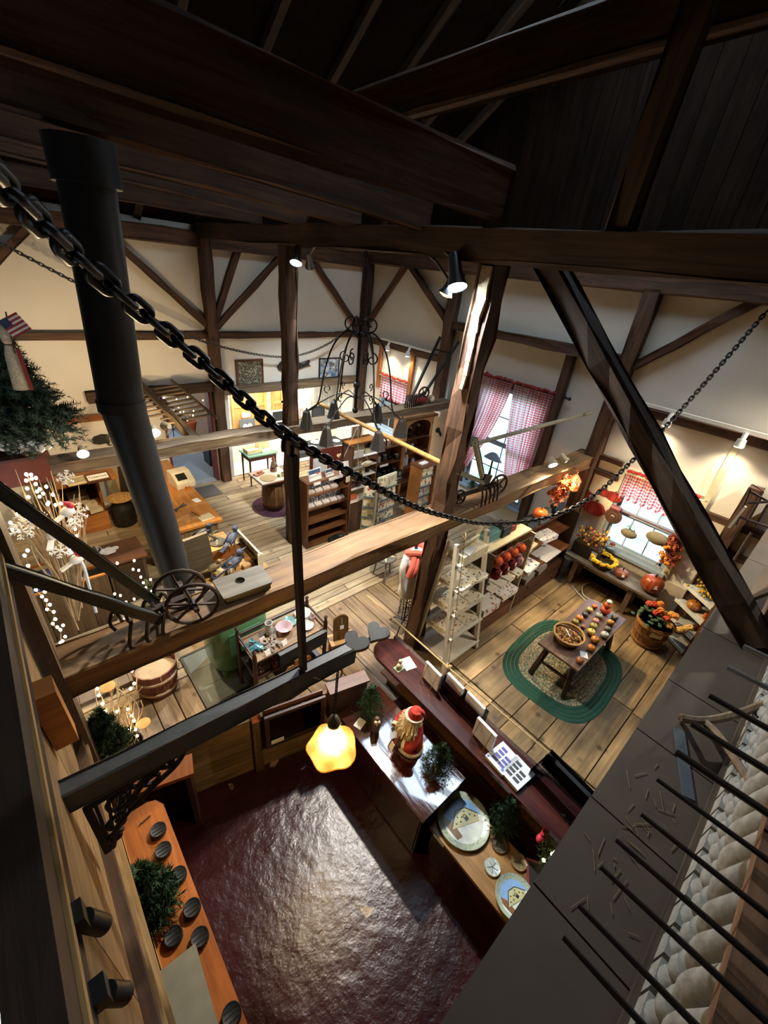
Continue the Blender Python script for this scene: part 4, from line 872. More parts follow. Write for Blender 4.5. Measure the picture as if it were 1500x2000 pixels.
rt = T('slat_tray', 'pale wooden rack of slats on the near end of the counter', 'rack', at(368, 1012, z=0.942), 0.25)
for i in range(6): bxs(rt, 'slat', PINE, (-.15, .15, -.1+.036*i, -.08+.036*i, 0, .02))
bxs(rt, 'rail', OAK, (-.15, -.12, -.1, .1, .02, .035), (.12, .15, -.1, .1, .02, .035))
mb = MB(); mb.cbox(at(402, 1010, z=0.945), 0.22, 0.18, 0.008, 0.15); single('notepad', mb, dots('#dcc9a0', ['#a98f63', '#c9b68d'], 30, .3), 'tan printed pad at the near corner of the counter', 'pad')
mb = MB(); a = at(352, 1024, z=0.94); mb.cbox(a+V((0, -.02, .06)), 0.3, 0.02, 0.14, .2); single('thin_board', mb, PINE, 'thin honey coloured board standing on the near end of the counter', 'board')
mb = MB(); mb.lathe([(0.18, 0), (0.2, .06), (.16, .14), (0.0, .17)], at(262, 905, z=.94), 14, None, 1.1, .8); single('cushion', mb, plain('#d8c49a', .8), 'pale rounded pad at the far end of the counter', 'pad', smooth=True)
# --- milk can with woven lid, boxes behind it
mk = T('milk_can', 'dark metal milk can with a round woven seat on top', 'can', (1.12, 7.97, 0)); mb = MB(); mb.lathe([(0.17, 0), (0.185, 0.02), (0.185, 0.34), (0.175, 0.38), (0.15, 0.44), (0.15, 0.5), (0.17, 0.53), (0.165, 0.54)], (0, 0, 0), 20); part('body', mk, mb, plain('#34302b', 0.5, 0.5, noise=0.3), True)
mb = MB()
for k in range(6): mb.lathe([(0.21-.034*k, .54+.006*k), (0.215-.034*k, .555+.006*k), (0.19-.034*k, .562+.006*k), (max(1e-4, .17-.034*k), .556+.006*k)], (0, 0, 0), 24)
part('woven_seat', mk, mb, dots('#c49a5c', ['#8a4a24', '#e0bd7f', '#a8763c'], 40, .5), True)
mb = MB(); mb.tube(spline([(0.18, 0, .36), (.25, 0, .42), (.25, 0, .48), (.17, 0, .5)], .02), .012, 6); part('handle', mk, mb, IRON, True)
sh = T('shelf_unit', 'low pine shelf with a framed place name, left of the milk can', 'shelf', (0.76, 8.45, 0)); bxs(sh, 'top', OAK, (-.5, .36, -.75, .3, 1.05, 1.09)); bxs(sh, 'side', OAK, (-.5, -.46, -.3, .3, 0, 1.05), (.08, .12, -.3, .3, 0, 1.05)); bxs(sh, 'shelf', OAK, (-.46, .08, -.5, .3, .36, .4)); bxs(sh, 'front_board', OAK, (-.46, .12, -.52, -.5, 0, .36)); bxs(sh, 'back', DARKW, (-.46, .08, .28, .3, 0, 1.05))
sg = T('sign', 'framed white sign lettered in black capitals on the pine shelf', 'sign', at(192, 936, z=1.1), 0.05); p = sg; mb = MB(); mb.cbox((0, 0, .035), .34, .22, .025, 0, .3); part('frame', sg, mb, BROWN); mb = MB(); mb.cbox((0, -.004, .049), .29, .13, .006, 0, .3); part('face', sg, mb, PAPER); text('lettering', 'Tuckernuck', .055, BLACK, M.Translation((0, -.005, .054)) @ M.Rotation(.3, 4, 'X'), sg)
sg = T('picture', 'tan framed card lying left of the lettered sign', 'picture', at(152, 942, z=1.1), .05); mb = MB(); mb.cbox((0, 0, .03), .3, .2, .02, 0, .25); part('frame', sg, mb, plain('#d8c8a0', .6)); mb = MB(); mb.cbox((0, 0, .042), .24, .13, .006, 0, .25); part('print', sg, mb, dots('#a89a78', ['#7d6c4a', '#c7b78f'], 24))
for i, (u, v, sx, sy, sz) in enumerate(((152, 972, .3, .3, .1), (178, 985, .16, .14, .07), (186, 996, .2, .12, .06), (168, 990, .1, .16, .12))):
    mb = MB(); mb.cbox(at(u, v, z=.4)+V((0, -.05, sz/2)), sx, sy, sz, .1*i); single('carton', mb, plain('#cdbf9c', .75), ('large flat cream carton in the low pine shelf', 'small square cream carton in the low pine shelf', 'long cream carton at the front of the low pine shelf', 'upright cream carton amid those in the low pine shelf')[i], 'carton')
mb = MB(); mb.cbox((1.32, 8.55, .62), .03, .5, 1.1, .15, 0, .12); single('board', mb, wood('#6b5a45', '#46392b', 2), 'grey brown board leaning at the far end of the counter', 'board'); mb = MB(); mb.cbox((1.2, 8.72, .45), .25, .05, .9, -.2, -.15); single('cardboard', mb, plain('#b7a27a', .8), 'folded cream cardboard leaning behind the milk can', 'cardboard')
# --- barrel table on the purple rug
mb = MB()
for k in range(7): mb.lathe([(max(1e-4, .07*k), .0), (max(1e-4, .07*k), .012), (.07*k+.064, .012), (.07*k+.068, 0)], (3.78, 7.15, 0.001), 36)
single('rug', mb, plain('#4a2333', .95, noise=.3, nscale=60), 'round braided purple rug under the barrel', 'rug', smooth=True)
br = T('barrel', 'wooden barrel serving as a table foot on the purple rug', 'barrel', (3.72, 7.1, .013)); mb0 = MB(); n = 16
for i in range(n):
    a0, a1 = 2*PI*i/n+.01, 2*PI*(i+1)/n-.01; mb = MB(); zs = (0, .15, .33, .52, .68); rs = (.2, .235, .245, .235, .2); vs = []
    for z, r in zip(zs, rs): vs += [(r*math.cos(a0), r*math.sin(a0), z), (r*math.cos(a1), r*math.sin(a1), z), ((r-.02)*math.cos(a1), (r-.02)*math.sin(a1), z), ((r-.02)*math.cos(a0), (r-.02)*math.sin(a0), z)]
    fs = [(k*4+j, k*4+(j+1) % 4, k*4+4+(j+1) % 4, k*4+4+j) for k in range(4) for j in range(4)] + [(3, 2, 1, 0), (16, 17, 18, 19)]; mb.add(vs, fs); part('stave', br, mb, wood('#8d6238', '#5d3d20', 2))
for z in (.08, .6): mb = MB(); mb.lathe([(.215, z-.02), (.223, z-.02), (.228, z+.02), (.22, z+.02)], (0, 0, 0), 24); part('hoop', br, mb, RUST, True)
tt = T('square_board', 'square pale striped board on the barrel', 'board', (3.72, 7.18, .694)); bxs(tt, 'board', BROWN, (-.36, .36, -.34, .34, 0, .025)); bxs(tt, 'runner', dots('#d9cbb2', ['#a5734d', '#c8b090'], 14, .2), (-.34, .34, -.32, .32, .025, .03)); bxs(tt, 'stripe', plain('#8e4a3e', .8), (-.34, .34, -.32, -.30, .0301, .032), (-.34, .34, .30, .32, .0301, .032))
mb = MB(); mb.lathe([(.0, 0), (.15, 0), (.16, .012), (.145, .016), (.0, .012)], (3.6, 7.08, .725), 28); single('place_mat', mb, dots('#b79a6c', ['#8f7148', '#d3b98b'], 60, .4), 'round woven mat on the barrel table', 'mat', smooth=True)
mb = MB(); mb.cbox((3.52, 7.34, .74), .22, .12, .03, .4); mb.cbox((3.55, 7.36, .765), .12, .05, .03, .6); single('leather_case', mb, plain('#a85a33', .5), 'folded orange leather piece on the barrel table', 'leather')
fg = T('figure', 'small brown robed figurine standing on the barrel table', 'figurine', (3.86, 7.34, .725)); mb = MB(); mb.lathe([(.07, 0), (.065, .1), (.045, .2), (.025, .22)], (0, 0, 0), 14); part('robe', fg, mb, plain('#7b5a44', .8), True); mb = MB(); mb.ball((0, 0, .25), .035, 10, 8); part('head', fg, mb, plain('#c9a58a', .6), True); mb = MB(); mb.lathe([(.04, .25), (.03, .3), (.005, .34)], (0, 0, 0), 10); part('hood', fg, mb, plain('#8b4b3c', .8), True); mb = MB(); mb.tube([(-.045, -.02, .17), (-.06, -.06, .12), (-.02, -.07, .12)], .016, 6); mb.tube([(.045, -.02, .17), (.06, -.06, .12), (.02, -.07, .12)], .016, 6); part('arms', fg, mb, plain('#7b5a44', .8), True)
for i, (dx, dy) in enumerate(((0, 0), (.08, -.03), (.12, .06))): mb = MB(); mb.ball((3.82+dx, 7.05+dy, .755), .033, 10, 8, sz=.85); single('gourd', mb, plain(('#7c7434', '#c9a24a', '#6b6b3a')[i], .5), ('olive round gourd left on the barrel table', 'ochre round gourd between two green ones on the barrel table', 'dull green gourd at the far edge of the barrel table')[i], 'gourd', smooth=True)
# --- side table with green top
st = T('side_table', 'dark slim legged table with a green top at the back wall', 'table', (4.06, 8.4, 0)); bxs(st, 'top', plain('#7da58c', .6), (-.36, .36, -.24, .24, .72, .75)); bxs(st, 'apron', DARKW, (-.33, .33, -.21, .21, .62, .72))
for sx in (-1, 1):
    for sy in (-1, 1): mb = MB(); mb.cyl((sx*.31, sy*.19, 0), (sx*.31, sy*.19, .63), .015, .026, n=8); part('leg', st, mb, DARKW)
bk = T('tray', 'shallow cream box with a lining, left on the green table', 'box', (3.92, 8.42, .75)); bxs(bk, 'base', CREAM, (-.17, .17, -.12, .12, 0, .015)); bxs(bk, 'side', plain('#d8c38a', .6), (-.17, .17, -.12, -.1, .015, .08), (-.17, .17, .1, .12, .015, .08), (-.17, -.15, -.1, .1, .015, .08), (.15, .17, -.1, .1, .015, .08)); bxs(bk, 'lining', dots('#e9dcb8', ['#b7694a', '#8fae7a'], 20, .25), (-.15, .15, -.1, .1, .015, .05))
for i in range(3): mb = MB(); mb.cbox((4.13+.12*i, 8.33+.02*i, .765), .1, .14, .03, .1*i); single('card_box', mb, plain('#e4dcc8', .7), ('first white card box right of the lined tray', 'second white card box, middle of three on the green table', 'third white card box at the end of the green table')[i], 'box')
mb = MB(); mb.cbox((4.22, 8.52, .83), .34, .03, .16, 0, -.4); single('card_stand', mb, dots('#d9b987', ['#c79a5c', '#f0e4c8'], 12, .35), 'tan slatted card holder standing at the back of the green table', 'holder')
mb = MB(); mb.cbox((2.76, 8.45, .008), .62, .52, .014, .04); single('door_mat', mb, plain('#5a5654', .95, nscale=60), 'dark grey mat in front of the back doorway', 'mat')
# --- card shelves at the middle post
cs = T('card_shelf', 'dark pine shelf unit full of boxed greeting cards beside the middle post', 'shelf', (3.94, 5.58, 0)); PC = wood('#8f5c31', '#5f3a1d', 0)
bxs(cs, 'side', wood('#8f5c31', '#5f3a1d', 2), (-.47, -.44, -.15, .15, 0, 1.34)); bxs(cs, 'side', wood('#8f5c31', '#5f3a1d', 2), (.42, .45, -.15, .15, 0, 1.34)); bxs(cs, 'back', DARKW, (-.44, .42, .13, .15, 0, 1.34))
for z in (.02, .28, .52, .8, 1.08, 1.32): bxs(cs, 'shelf', PC, (-.44, .42, -.15, .13, z, z+.025))
for z in (.34, .58): bxs(cs, 'front_rail', PC, (-.44, .42, -.16, -.145, z-.06, z+.02))
SNOW = dots('#8f949c', ['#4b566b', '#e9e6e4', '#76685f', '#c9c4c0'], 40, .6)
for r_, z in enumerate((.825, 1.105)):
    for i in range(5 if r_ == 0 else 4):
        bx2 = T('card_pack', 'pack of snowy greeting cards on the %s shelf of the dark unit' % ('lower', 'upper')[r_], 'cards', (3.58+.165*i, 5.6, z), 0, 'greeting cards standing on the %s shelf' % ('lower', 'upper')[r_]); mb = MB(); mb.cbox((0, .02, .085), .15, .03, .17, 0, -.18); part('card', bx2, mb, SNOW); mb = MB(); mb.cbox((0, -.1, .03), .14, .08, .045, 0, .3); part('box_lid', bx2, mb, plain('#e8ddd6', .6))
for i, (x, w_, h_, lb) in enumerate(((3.66, .27, .2, 'large winter print with red houses standing on top of the card shelf'), (3.97, .19, .14, 'smaller winter print with red houses on top of the card shelf'))):
    pr = T('print_board', lb, 'print', (x, 5.5, 1.345), .12); mb = MB(); mb.cbox((0, 0, h_/2+.01), w_, .012, h_, 0, -.25); part('board', pr, mb, PAPER); f = M.Translation((0, -.007, h_/2+.01)) @ M.Rotation(-.25, 4, 'X'); mb = MB(); mb.boxm(f, -w_*.46, w_*.46, -.004, 0, -.02, h_*.44); part('sky', pr, mb, plain('#3f5672', .6)); mb = MB(); mb.boxm(f, -w_*.46, w_*.46, -.006, 0, -h_*.08, h_*.1); part('snow', pr, mb, PAPER); mb = MB(); mb.boxm(f, w_*.12, w_*.3, -.008, 0, 0, h_*.16); mb.boxm(f, w_*.33, w_*.44, -.008, 0, 0.01, h_*.14); part('houses', pr, mb, plain('#b23a3a', .6))
mb = MB(); mb.cbox((4.27, 5.48, 1.46), .2, .012, .22, -.1, -.2); single('notice', mb, dots('#eee9e0', ['#b9b2a8', '#d8d2c8'], 50, .1), 'white printed notice standing right on the card shelf', 'notice')
mb = MB(); mb.cbox((4.33, 5.42, 1.24), .1, .008, .11, .1); single('tag', mb, CREAM, 'cream tag hanging at the right corner of the card shelf', 'tag')
for i, (x, z) in enumerate(((3.66, 1.32), (4.05, 1.34))): mb = MB(); mb.cbox((x, 5.415, z), .14 if i == 0 else .3, .006, .05, 0, -.1); single('price_strip', mb, PAPER, ('short white price strip on the card shelf edge', 'long white price strip on the card shelf edge')[i], 'label strip')
mb = MB(); mb.cbox((4.05, 5.36, .06), .22, .12, .09, .1); mb.ball((4.2, 5.36, .07), .06, 8, 6, 1.4); single('shoe', mb, BLACK, 'black shoes left at the foot of the card shelf', 'shoes')
# --- white shelves over brown doors
cb = T('cupboard', 'narrow cupboard with white edged shelves over two brown doors', 'cupboard', (4.70, 5.58, 0)); UP = wood('#7c4f2f', '#51301a', 2)
bxs(cb, 'side', UP, (-.31, -.285, -.17, .15, 0, 1.86)); bxs(cb, 'side', UP, (.285, .31, -.17, .15, 0, 1.86)); bxs(cb, 'back', CREAM, (-.285, .285, .13, .15, .7, 1.86)); bxs(cb, 'top', OAK, (-.33, .33, -.12, .17, 1.86, 1.89))
for z in (.72, .98, 1.22, 1.42, 1.62): bxs(cb, 'shelf', WHITE, (-.285, .285, -.17, .13, z, z+.022))
for sx in (-1, 1):
    d = bxs(cb, 'door', wood('#6d4a35', '#4b3023', 2), (min(sx*.003, sx*.283), max(sx*.003, sx*.283), -.185, -.17, .04, .71)); mb = MB(); mb.ball((sx*.04, -.195, .45), .012, 8, 6); part('knob', d, mb, IRON, True)
mb = MB(); mb.lathe([(.0, 0), (.28, 0)], (0, 0, 0), 4); arch = [(-.285, 0)]+[(.285*math.cos(PI-PI*i/12), .1*math.sin(PI*i/12)) for i in range(13)]+[(.285, 0), (.285, .14), (-.285, .14)]
mb = MB(); mb.prism(arch, 0, .02, M.Translation((0, -.15, 1.46)) @ M.Rotation(PI/2, 4, 'X')); part('arch', cb, mb, UP)
mb = MB(); mb.cbox((4.52, 5.5, .79), .17, .11, .09, .05); single('orange_box', mb, dots('#cf6a40', ['#e9c9a8', '#b3492a'], 22, .22), 'orange printed box on the lowest white shelf', 'box')
for i, (x, z, c, s) in enumerate(((4.5, 1.002, '#4a2a26', (.13, .1, .09)), (4.63, 1.002, '#3a2a28', (.1, .1, .07)), (4.8, 1.002, '#c8c8c4', (.14, .1, .04)), (4.9, 1.002, '#5a7a86', (.09, .08, .05)), (4.85, 1.242, '#2a2a2a', (.06, .06, .07)), (4.72, 1.242, '#c9b98c', (.07, .06, .06)), (4.55, 1.242, '#c2b184', (.16, .05, .08)), (4.6, 1.442, '#c8ba8a', (.18, .04, .09)), (4.82, 1.442, '#9c9474', (.08, .05, .06)), (4.55, 1.642, '#b4a67c', (.2, .04, .1)), (4.8, 1.642, '#c4bb98', (.14, .05, .08)))):
    mb = MB(); mb.cbox((x, 5.5, z+s[2]/2), s[0], s[1], s[2], .1); mb.cbox((x, 5.5, z+s[2]), s[0]*.6, s[1]*.6, s[2]*.2, .1)
    single('trinket', mb, plain(c, .6), ('maroon box left on the shelf over the orange box', 'dark brown box beside the maroon one', 'flat grey packet right of the dark brown box', 'small blue box at the right end over the orange box', 'small black box on the third white shelf', 'small tan box left of the small black one', 'long tan plaque at the left of the third white shelf', 'long tan ship plaque under the arch', 'little olive box right under the arch', 'wide tan plaque on the top white shelf', 'pale plaque right on the top white shelf')[i], 'trinket')
# --- red settle with heart, pale sails behind
se = T('settle', 'dark red wooden bench back with a cut out heart, behind the card shelf', 'bench', (4.68, 6.5, 0)); RED = plain('#6b2620', .5, noise=.1)
hz = [(x*.07+.22, z*.07+1.2) for x, z in heart(20)]; out = [(-.48, .4), (.48, .4), (.48, 1.36)]+[(.48*math.cos(PI*i/10), 1.36+.06*math.sin(PI*i/10)) for i in range(1, 10)]+[(-.48, 1.36)]
bm = bmesh.new(); cu = None
def plate_with_hole(outer, hole, th, mtx):
    """flat board with one cut out, filled by a fan between the two loops"""
    c = V((sum(p[0] for p in hole)/len(hole), sum(p[1] for p in hole)/len(hole), 0)); n = 48; vs = []; fs = []
    def hit(loop, a):
        d = V((math.cos(a), math.sin(a), 0)); best = None
        for i in range(len(loop)):
            p, q = V((*loop[i], 0))-c, V((*loop[(i+1) % len(loop)], 0))-c; e = q-p; den = d.x*e.y-d.y*e.x
            if abs(den) < 1e-9: continue
            t = (p.x*e.y-p.y*e.x)/den; s = (p.x*d.y-p.y*d.x)/den
            if t > 0 and -1e-6 <= s <= 1+1e-6: best = t if best is None else max(best, t)
        return c+d*(best or .01)
    for z in (0, th):
        for i in range(n):
            a = 2*PI*i/n+.01; p, q = hit(hole, a), hit(outer, a); vs += [mtx @ V((p.x, p.y, z)), mtx @ V((q.x, q.y, z))]
    for i in range(n):
        j = (i+1) % n; fs += [(2*i, 2*i+1, 2*j+1, 2*j), (2*n+2*j, 2*n+2*j+1, 2*n+2*i+1, 2*n+2*i), (2*i, 2*j, 2*n+2*j, 2*n+2*i), (2*j+1, 2*i+1, 2*n+2*i+1, 2*n+2*j+1)]
    mb = MB(); mb.add(vs, fs); return mb
part('back_panel', se, plate_with_hole(out, hz, .03, M.Rotation(PI/2, 4, 'X')), RED); bxs(se, 'seat', RED, (-.48, .48, 0, .4, .4, .44)); bxs(se, 'side', RED, (-.48, -.45, 0, .4, 0, .6), (.45, .48, 0, .4, 0, .6)); bxs(se, 'paper_panel', PAPER, (-.42, -.08, -.04, -.031, .75, 1.25))
bt = T('black_table', 'table under a black cloth set with glass plates, near the back wall', 'table', (5.35, 8.0, 0)); mb = MB(); mb.box(-.75, .75, -.3, .3, .7, .82); part('cloth', bt, mb, plain('#15171b', .8)); 
for sx in (-.7, .7): bxs(bt, 'leg', DARKW, (sx-.02, sx+.02, -.26, -.22, 0, .7), (sx-.02, sx+.02, .22, .26, 0, .7))
for i, (x, y, c, r_) in enumerate(((4.72, 7.9, '#c9a23c', .07), (4.95, 8.05, '#b8862c', .08), (5.15, 7.85, '#e6eaee', .1), (5.4, 8.1, '#aebccb', .13), (5.62, 8.12, '#eef2f5', .12), (5.9, 7.95, '#9fb2c4', .1))):
    mb = MB(); 
    if i < 2:
        for k in range(16): mb.ball((x+rnd.gauss(0, .06), y+rnd.gauss(0, .05), .85+rnd.uniform(0, .05)), .02, 6, 4)
    else: mb.lathe([(.0, 0), (r_*.6, 0), (r_, .02), (r_*.97, .025), (r_*.6, .008)], (x, y, .822), 20)
    single('flower_bunch' if i < 2 else 'plate', mb, plain(c, .4), ('golden dried flowers at the left end of the black table', 'second bunch of golden dried flowers on the black table', 'small white glass plate on the black table', 'pale blue glass plate on the black table', 'large white glass plate on the black table', 'slate blue plate at the right of the black table')[i], 'flowers' if i < 2 else 'plate', smooth=True)
for i, (u, v) in enumerate(((640, 893), (610, 905))):
    p = at(u, v, y=6.9); mb = MB(); mb.prism([(-.14, 0), (.16, 0), (.05, .3)], -.01, .01, M.Translation(p) @ M.Rotation(PI/2, 4, 'X')); mb.box(p.x-.15, p.x+.17, p.y-.03, p.y+.03, p.z-.03, p.z); mb.box(p.x-.01, p.x+.01, p.y-.01, p.y+.01, 0.45, p.z); single('sail_model', mb, plain('#d9d0a0', .7), ('large cream triangular sail behind the red bench', 'small cream triangular sail left behind the red bench')[i], 'sail')
# --- shelf of jars, hutch
JAR = glass('#cfd6d8', .05); POT = plain('#9a948c', .4); DKG = plain('#2d2b2a', .25)
js = T('jar_shelf', 'brown open shelf of glass jars and pottery right of the white shelves', 'shelf', (5.74, 6.07, 0)); bxs(js, 'side', OAK, (-.44, -.41, -.16, .16, 0, 1.42), (.41, .44, -.16, .16, 0, 1.42)); bxs(js, 'back', DARKW, (-.41, .41, .14, .16, 0, 1.42))
for z in (.1, .4, .72, 1.05, 1.40): bxs(js, 'shelf', BROWN, (-.44, .44, -.16, .14, z, z+.022))
def jar(x, y, z, r, h, mt, label, group=None, lid=True):
    rt = T('jar', label, 'jar', (x, y, z), 0, group); mb = MB(); mb.lathe([(r*.9, 0), (r, h*.1), (r, h*.7), (r*.7, h*.85), (r*.72, h)], (0, 0, 0), 12); part('body', rt, mb, mt, True)
    if lid: mb = MB(); mb.lathe([(r*.78, h), (r*.78, h*1.1), (r*.2, h*1.15), (r*.2, h*1.25), (1e-4, h*1.26)], (0, 0, 0), 12); part('lid', rt, mb, POT, True)
    return rt
jar(5.48, 6.05, 1.423, .06, .15, JAR, 'clear lidded jar at the left on top of the jar shelf'); jar(5.75, 6.07, 1.423, .07, .16, JAR, 'clear lidded jar in the middle on top of the jar shelf'); jar(6.02, 6.07, 1.423, .05, .08, JAR, 'small low jar at the right on top of the jar shelf', None, False)
for r_, z in enumerate((.422, .742, 1.072)):
    for i in range(5):
        c = rnd.choice((POT, DKG, plain('#b7a98f', .4), DKG, JAR)); jar(5.45+.16*i, 6.02+rnd.uniform(-.03, .03), z, rnd.uniform(.04, .06), rnd.uniform(.09, .16), c, ('dark and grey pots on the low shelf of the jar unit', 'dark and grey pots on the middle shelf of the jar unit', 'pots and mugs on the upper shelf of the jar unit')[r_], ('pots on the low shelf', 'pots on the middle shelf', 'pots on the upper shelf')[r_], i % 2 == 0)
sg = T('shop_sign', 'dark green sign lettered Legacy at the jar shelf', 'sign', at(776, 932, y=5.86), .0); mb = MB(); mb.cbox((0, 0, 0), .27, .015, .3, 0, -.15); part('board', sg, mb, plain('#1d2a22', .5)); f = M.Translation((0, -.012, 0)) @ M.Rotation(PI/2-.15, 4, 'X'); CR = plain('#d9d3bc', .6)
text('lettering', 'Legacy', .085, CR, f @ M.Translation((.01, -.02, 0)), sg); mb = MB(); mb.boxm(f, -.1, -.02, .035, .115, 0, .003); part('logo_square', sg, mb, CR)
mb = MB(); mb.tube([f @ V((.06+.035*math.cos(t), .075+.04*math.sin(t), .002)) for t in [2*PI*i/14 for i in range(14)]], .005, 4, True); mb.tube([f @ V((.06, .03, .002)), f @ V((.06, .12, .002))], .005, 4); mb.tube([f @ V((.03, .06, .002)), f @ V((.09, .09, .002))], .005, 4); part('emblem', sg, mb, CR); mb = MB(); mb.boxm(f, -.09, .1, -.105, -.095, 0, .002); part('line', sg, mb, CR)
mb = MB(); mb.cbox((5.66, 5.9, 1.04), .24, .006, .05); single('price_strip', mb, PAPER, 'white strip on the jar shelf edge left of the green sign', 'label strip')
hu = T('hutch', 'honey pine hutch with an arched open front by the right wall', 'hutch', (6.66, 6.14, 0)); HP = wood('#c08a4c', '#95632e', 2)
bxs(hu, 'side', HP, (-.44, -.41, -.18, .18, 0, 1.92), (.41, .44, -.18, .18, 0, 1.92)); bxs(hu, 'back', BROWN, (-.41, .41, .16, .18, 0, 1.92)); bxs(hu, 'top', wood('#a5723c', '#7b5026', 0), (-.5, .5, -.24, .2, 1.92, 1.97))
for z in (.05, .42, .78, 1.12, 1.46): bxs(hu, 'shelf', BROWN, (-.41, .41, -.18, .16, z, z+.025))
arch2 = [(-.41, -.28), (-.36, -.28)]+[(-.36*math.cos(PI*i/14), .16*math.sin(PI*i/14)) for i in range(15)]+[(.36, -.28), (.41, -.28), (.41, .2), (-.41, .2)]
mb = MB(); mb.prism(arch2[:], 0, .02, M.Translation((0, -.165, 1.72)) @ M.Rotation(PI/2, 4, 'X')); part('arched_front', hu, mb, wood('#d8b583', '#b98f57', 0)); bxs(hu, 'face_stile', HP, (-.44, -.37, -.2, -.18, 0, 1.46), (.37, .44, -.2, -.18, 0, 1.46))
for i, (x, z, h_) in enumerate(((6.5, 1.485, .2), (6.75, 1.485, .22), (6.42, 1.145, .13), (6.62, 1.145, .17), (6.4, .805, .26), (6.5, .805, .27), (6.72, .805, .12))): jar(x, 6.08, z, .05, h_, (plain('#aeb4c6', .3, noise=.5, nscale=25), JAR)[i < 2], ('grey glass jar at the left under the hutch arch', 'grey glass jar at the right under the hutch arch', 'short blue and white crock on the hutch middle shelf', 'tall blue and white crock on the hutch middle shelf', 'tall blue patterned jar at the left on the lower hutch shelf', 'tall blue patterned jar beside its twin on the lower hutch shelf', 'small grey mug on the lower hutch shelf')[i], None, i < 2)
# --- postcard racks
def cardrack(name, label, loc, rz, cols, rows, w_, hh, mt):
    rt = T(name, label, 'rack', loc, rz); bxs(rt, 'back', mt, (-w_/2-.02, w_/2+.02, 0, .03, .1, hh)); bxs(rt, 'foot', mt, (-w_/2, w_/2, -.12, .15, 0, .03), (-.02, .02, .0, .03, .03, .1))
    for i in range(rows):
        z = hh-.02-(i+1)*(hh-.2)/rows; bxs(rt, 'pocket', plain('#5f6f74', .4), (-w_/2, w_/2, -.07, -.06, z, z+.035), (-w_/2, w_/2, -.06, 0, z, z+.008))
        for j in range(cols):
            mb = MB(); cw = w_/cols*.9; mb.cbox((-w_/2+(j+.5)*w_/cols, -.03, z+.01+cw*.55), cw, .02, cw*1.1, 0, -.12); part('card', rt, mb, dots('#e8dcc0', [rnd.choice(['#b8a25e', '#8d9a6a', '#c05a44', '#4f4a44', '#d9c078']) for _ in range(4)], 16, .5))
    return rt
cardrack('card_rack', 'cream spinner rack of art cards behind the main beam', (4.95, 5.02, 0), .1, 2, 5, .46, 1.35, CREAM)
cardrack('card_rack', 'narrow cream card rack turned beside the cream spinner', (4.52, 5.0, 0), -.9, 1, 5, .2, 1.25, CREAM)
pr = cardrack('postcard_stand', 'brown wooden postcard stand behind the front post', (6.02, 5.05, 0), .05, 2, 5, .42, 1.3, OAK); bxs(pr, 'top', BROWN, (-.25, .25, -.1, .22, 1.3, 1.33)); bxs(pr, 'side', OAK, (-.25, -.22, -.1, .2, 0, 1.3), (.22, .25, -.1, .2, 0, 1.3))
mb = MB(); mb.cbox((5.98, 5.1, 1.345), .2, .1, .025, .1); single('leaflet', mb, PAPER, 'white leaflets on top of the brown postcard stand', 'leaflets')
# ship model hanging by threads
sm = T('boat_model', 'toy sailing boat hull hung on cords near the white shelves', 'boat', at(700, 905, y=5.25)); p = sm.location
mb = MB(); mb.ball((0.2, 0, -.05), .09, 10, 6, 1.5, .5, .6); part('hull', sm, mb, plain('#b6a48a', .6), True); mb = MB(); q = at(699, 832, y=5.25)-p; mb.bar((0, 0, -.05), q, .008, .008); mb.bar(q, (0.22, 0, 0), .005, .005); mb.bar(q, at(672, 892, y=5.25)-p, .005, .005); part('rigging', sm, mb, plain('#cfc5a8', .7)); mb = MB(); mb.cbox((.0, 0, .18), .2, .005, .12); part('sail', sm, mb, PAPER)
# --- pictures, whales and lamps on the back wall
def pic(name, label, u0, v0, u1, v1, y, fmt, imt, cat='picture', th=.03, fr=.03):
    a, b = at(u0, v0, y=y), at(u1, v1, y=y); rt = T(name, label, cat, ((a.x+b.x)/2, y, min(a.z, b.z))); w_, h_ = abs(b.x-a.x), abs(a.z-b.z)
    bxs(rt, 'frame', fmt, (-w_/2, w_/2, -.0, th, 0, fr), (-w_/2, w_/2, 0, th, h_-fr, h_), (-w_/2, -w_/2+fr, 0, th, fr, h_-fr), (w_/2-fr, w_/2, 0, th, fr, h_-fr)); bxs(rt, 'image', imt, (-w_/2+fr, w_/2-fr, .01, .02, fr, h_-fr)); return rt
pic('painting', 'brown framed painting of a white horse among trees on the back wall', 459, 703, 516, 755, 8.87, BROWN, dots('#6b6451', ['#3f3b31', '#77725f', '#a9a593', '#55503f', '#4a4638'], 38, .75), fr=.05)
pic('picture', 'black framed coastal picture on the back wall left of the corner', 624, 700, 662, 737, 8.87, BLACK, dots('#a9b6c4', ['#5b88b8', '#6f6a66', '#d7d9d8', '#8d9a94'], 12, .75), fr=.03)
WH = [(-1, .05), (-.8, .28), (-.4, .38), (.1, .3), (.5, .12), (.75, .1), (.95, .3), (1.05, .28), (.98, .08), (1.1, -.05), (.92, -.02), (.7, -.06), (.3, -.16), (.05, -.22), (.0, -.42), (-.15, -.4), (-.25, -.22), (-.6, -.25), (-.9, -.15)]
def whale(label, u0, v0, u1, v1, y, fl=1):
    a, b = at(u0, v0, y=y), at(u1, v1, y=y); s = (b.x-a.x)/2; mb = MB(); mb.prism([(x*s*fl, z*s) for x, z in WH][::fl], 0, .03, M.Translation(((a.x+b.x)/2, y, (a.z+b.z)/2)) @ M.Rotation(PI/2, 4, 'X')); return single('whale', mb, plain('#23201e', .6, noise=.2), label, 'whale')
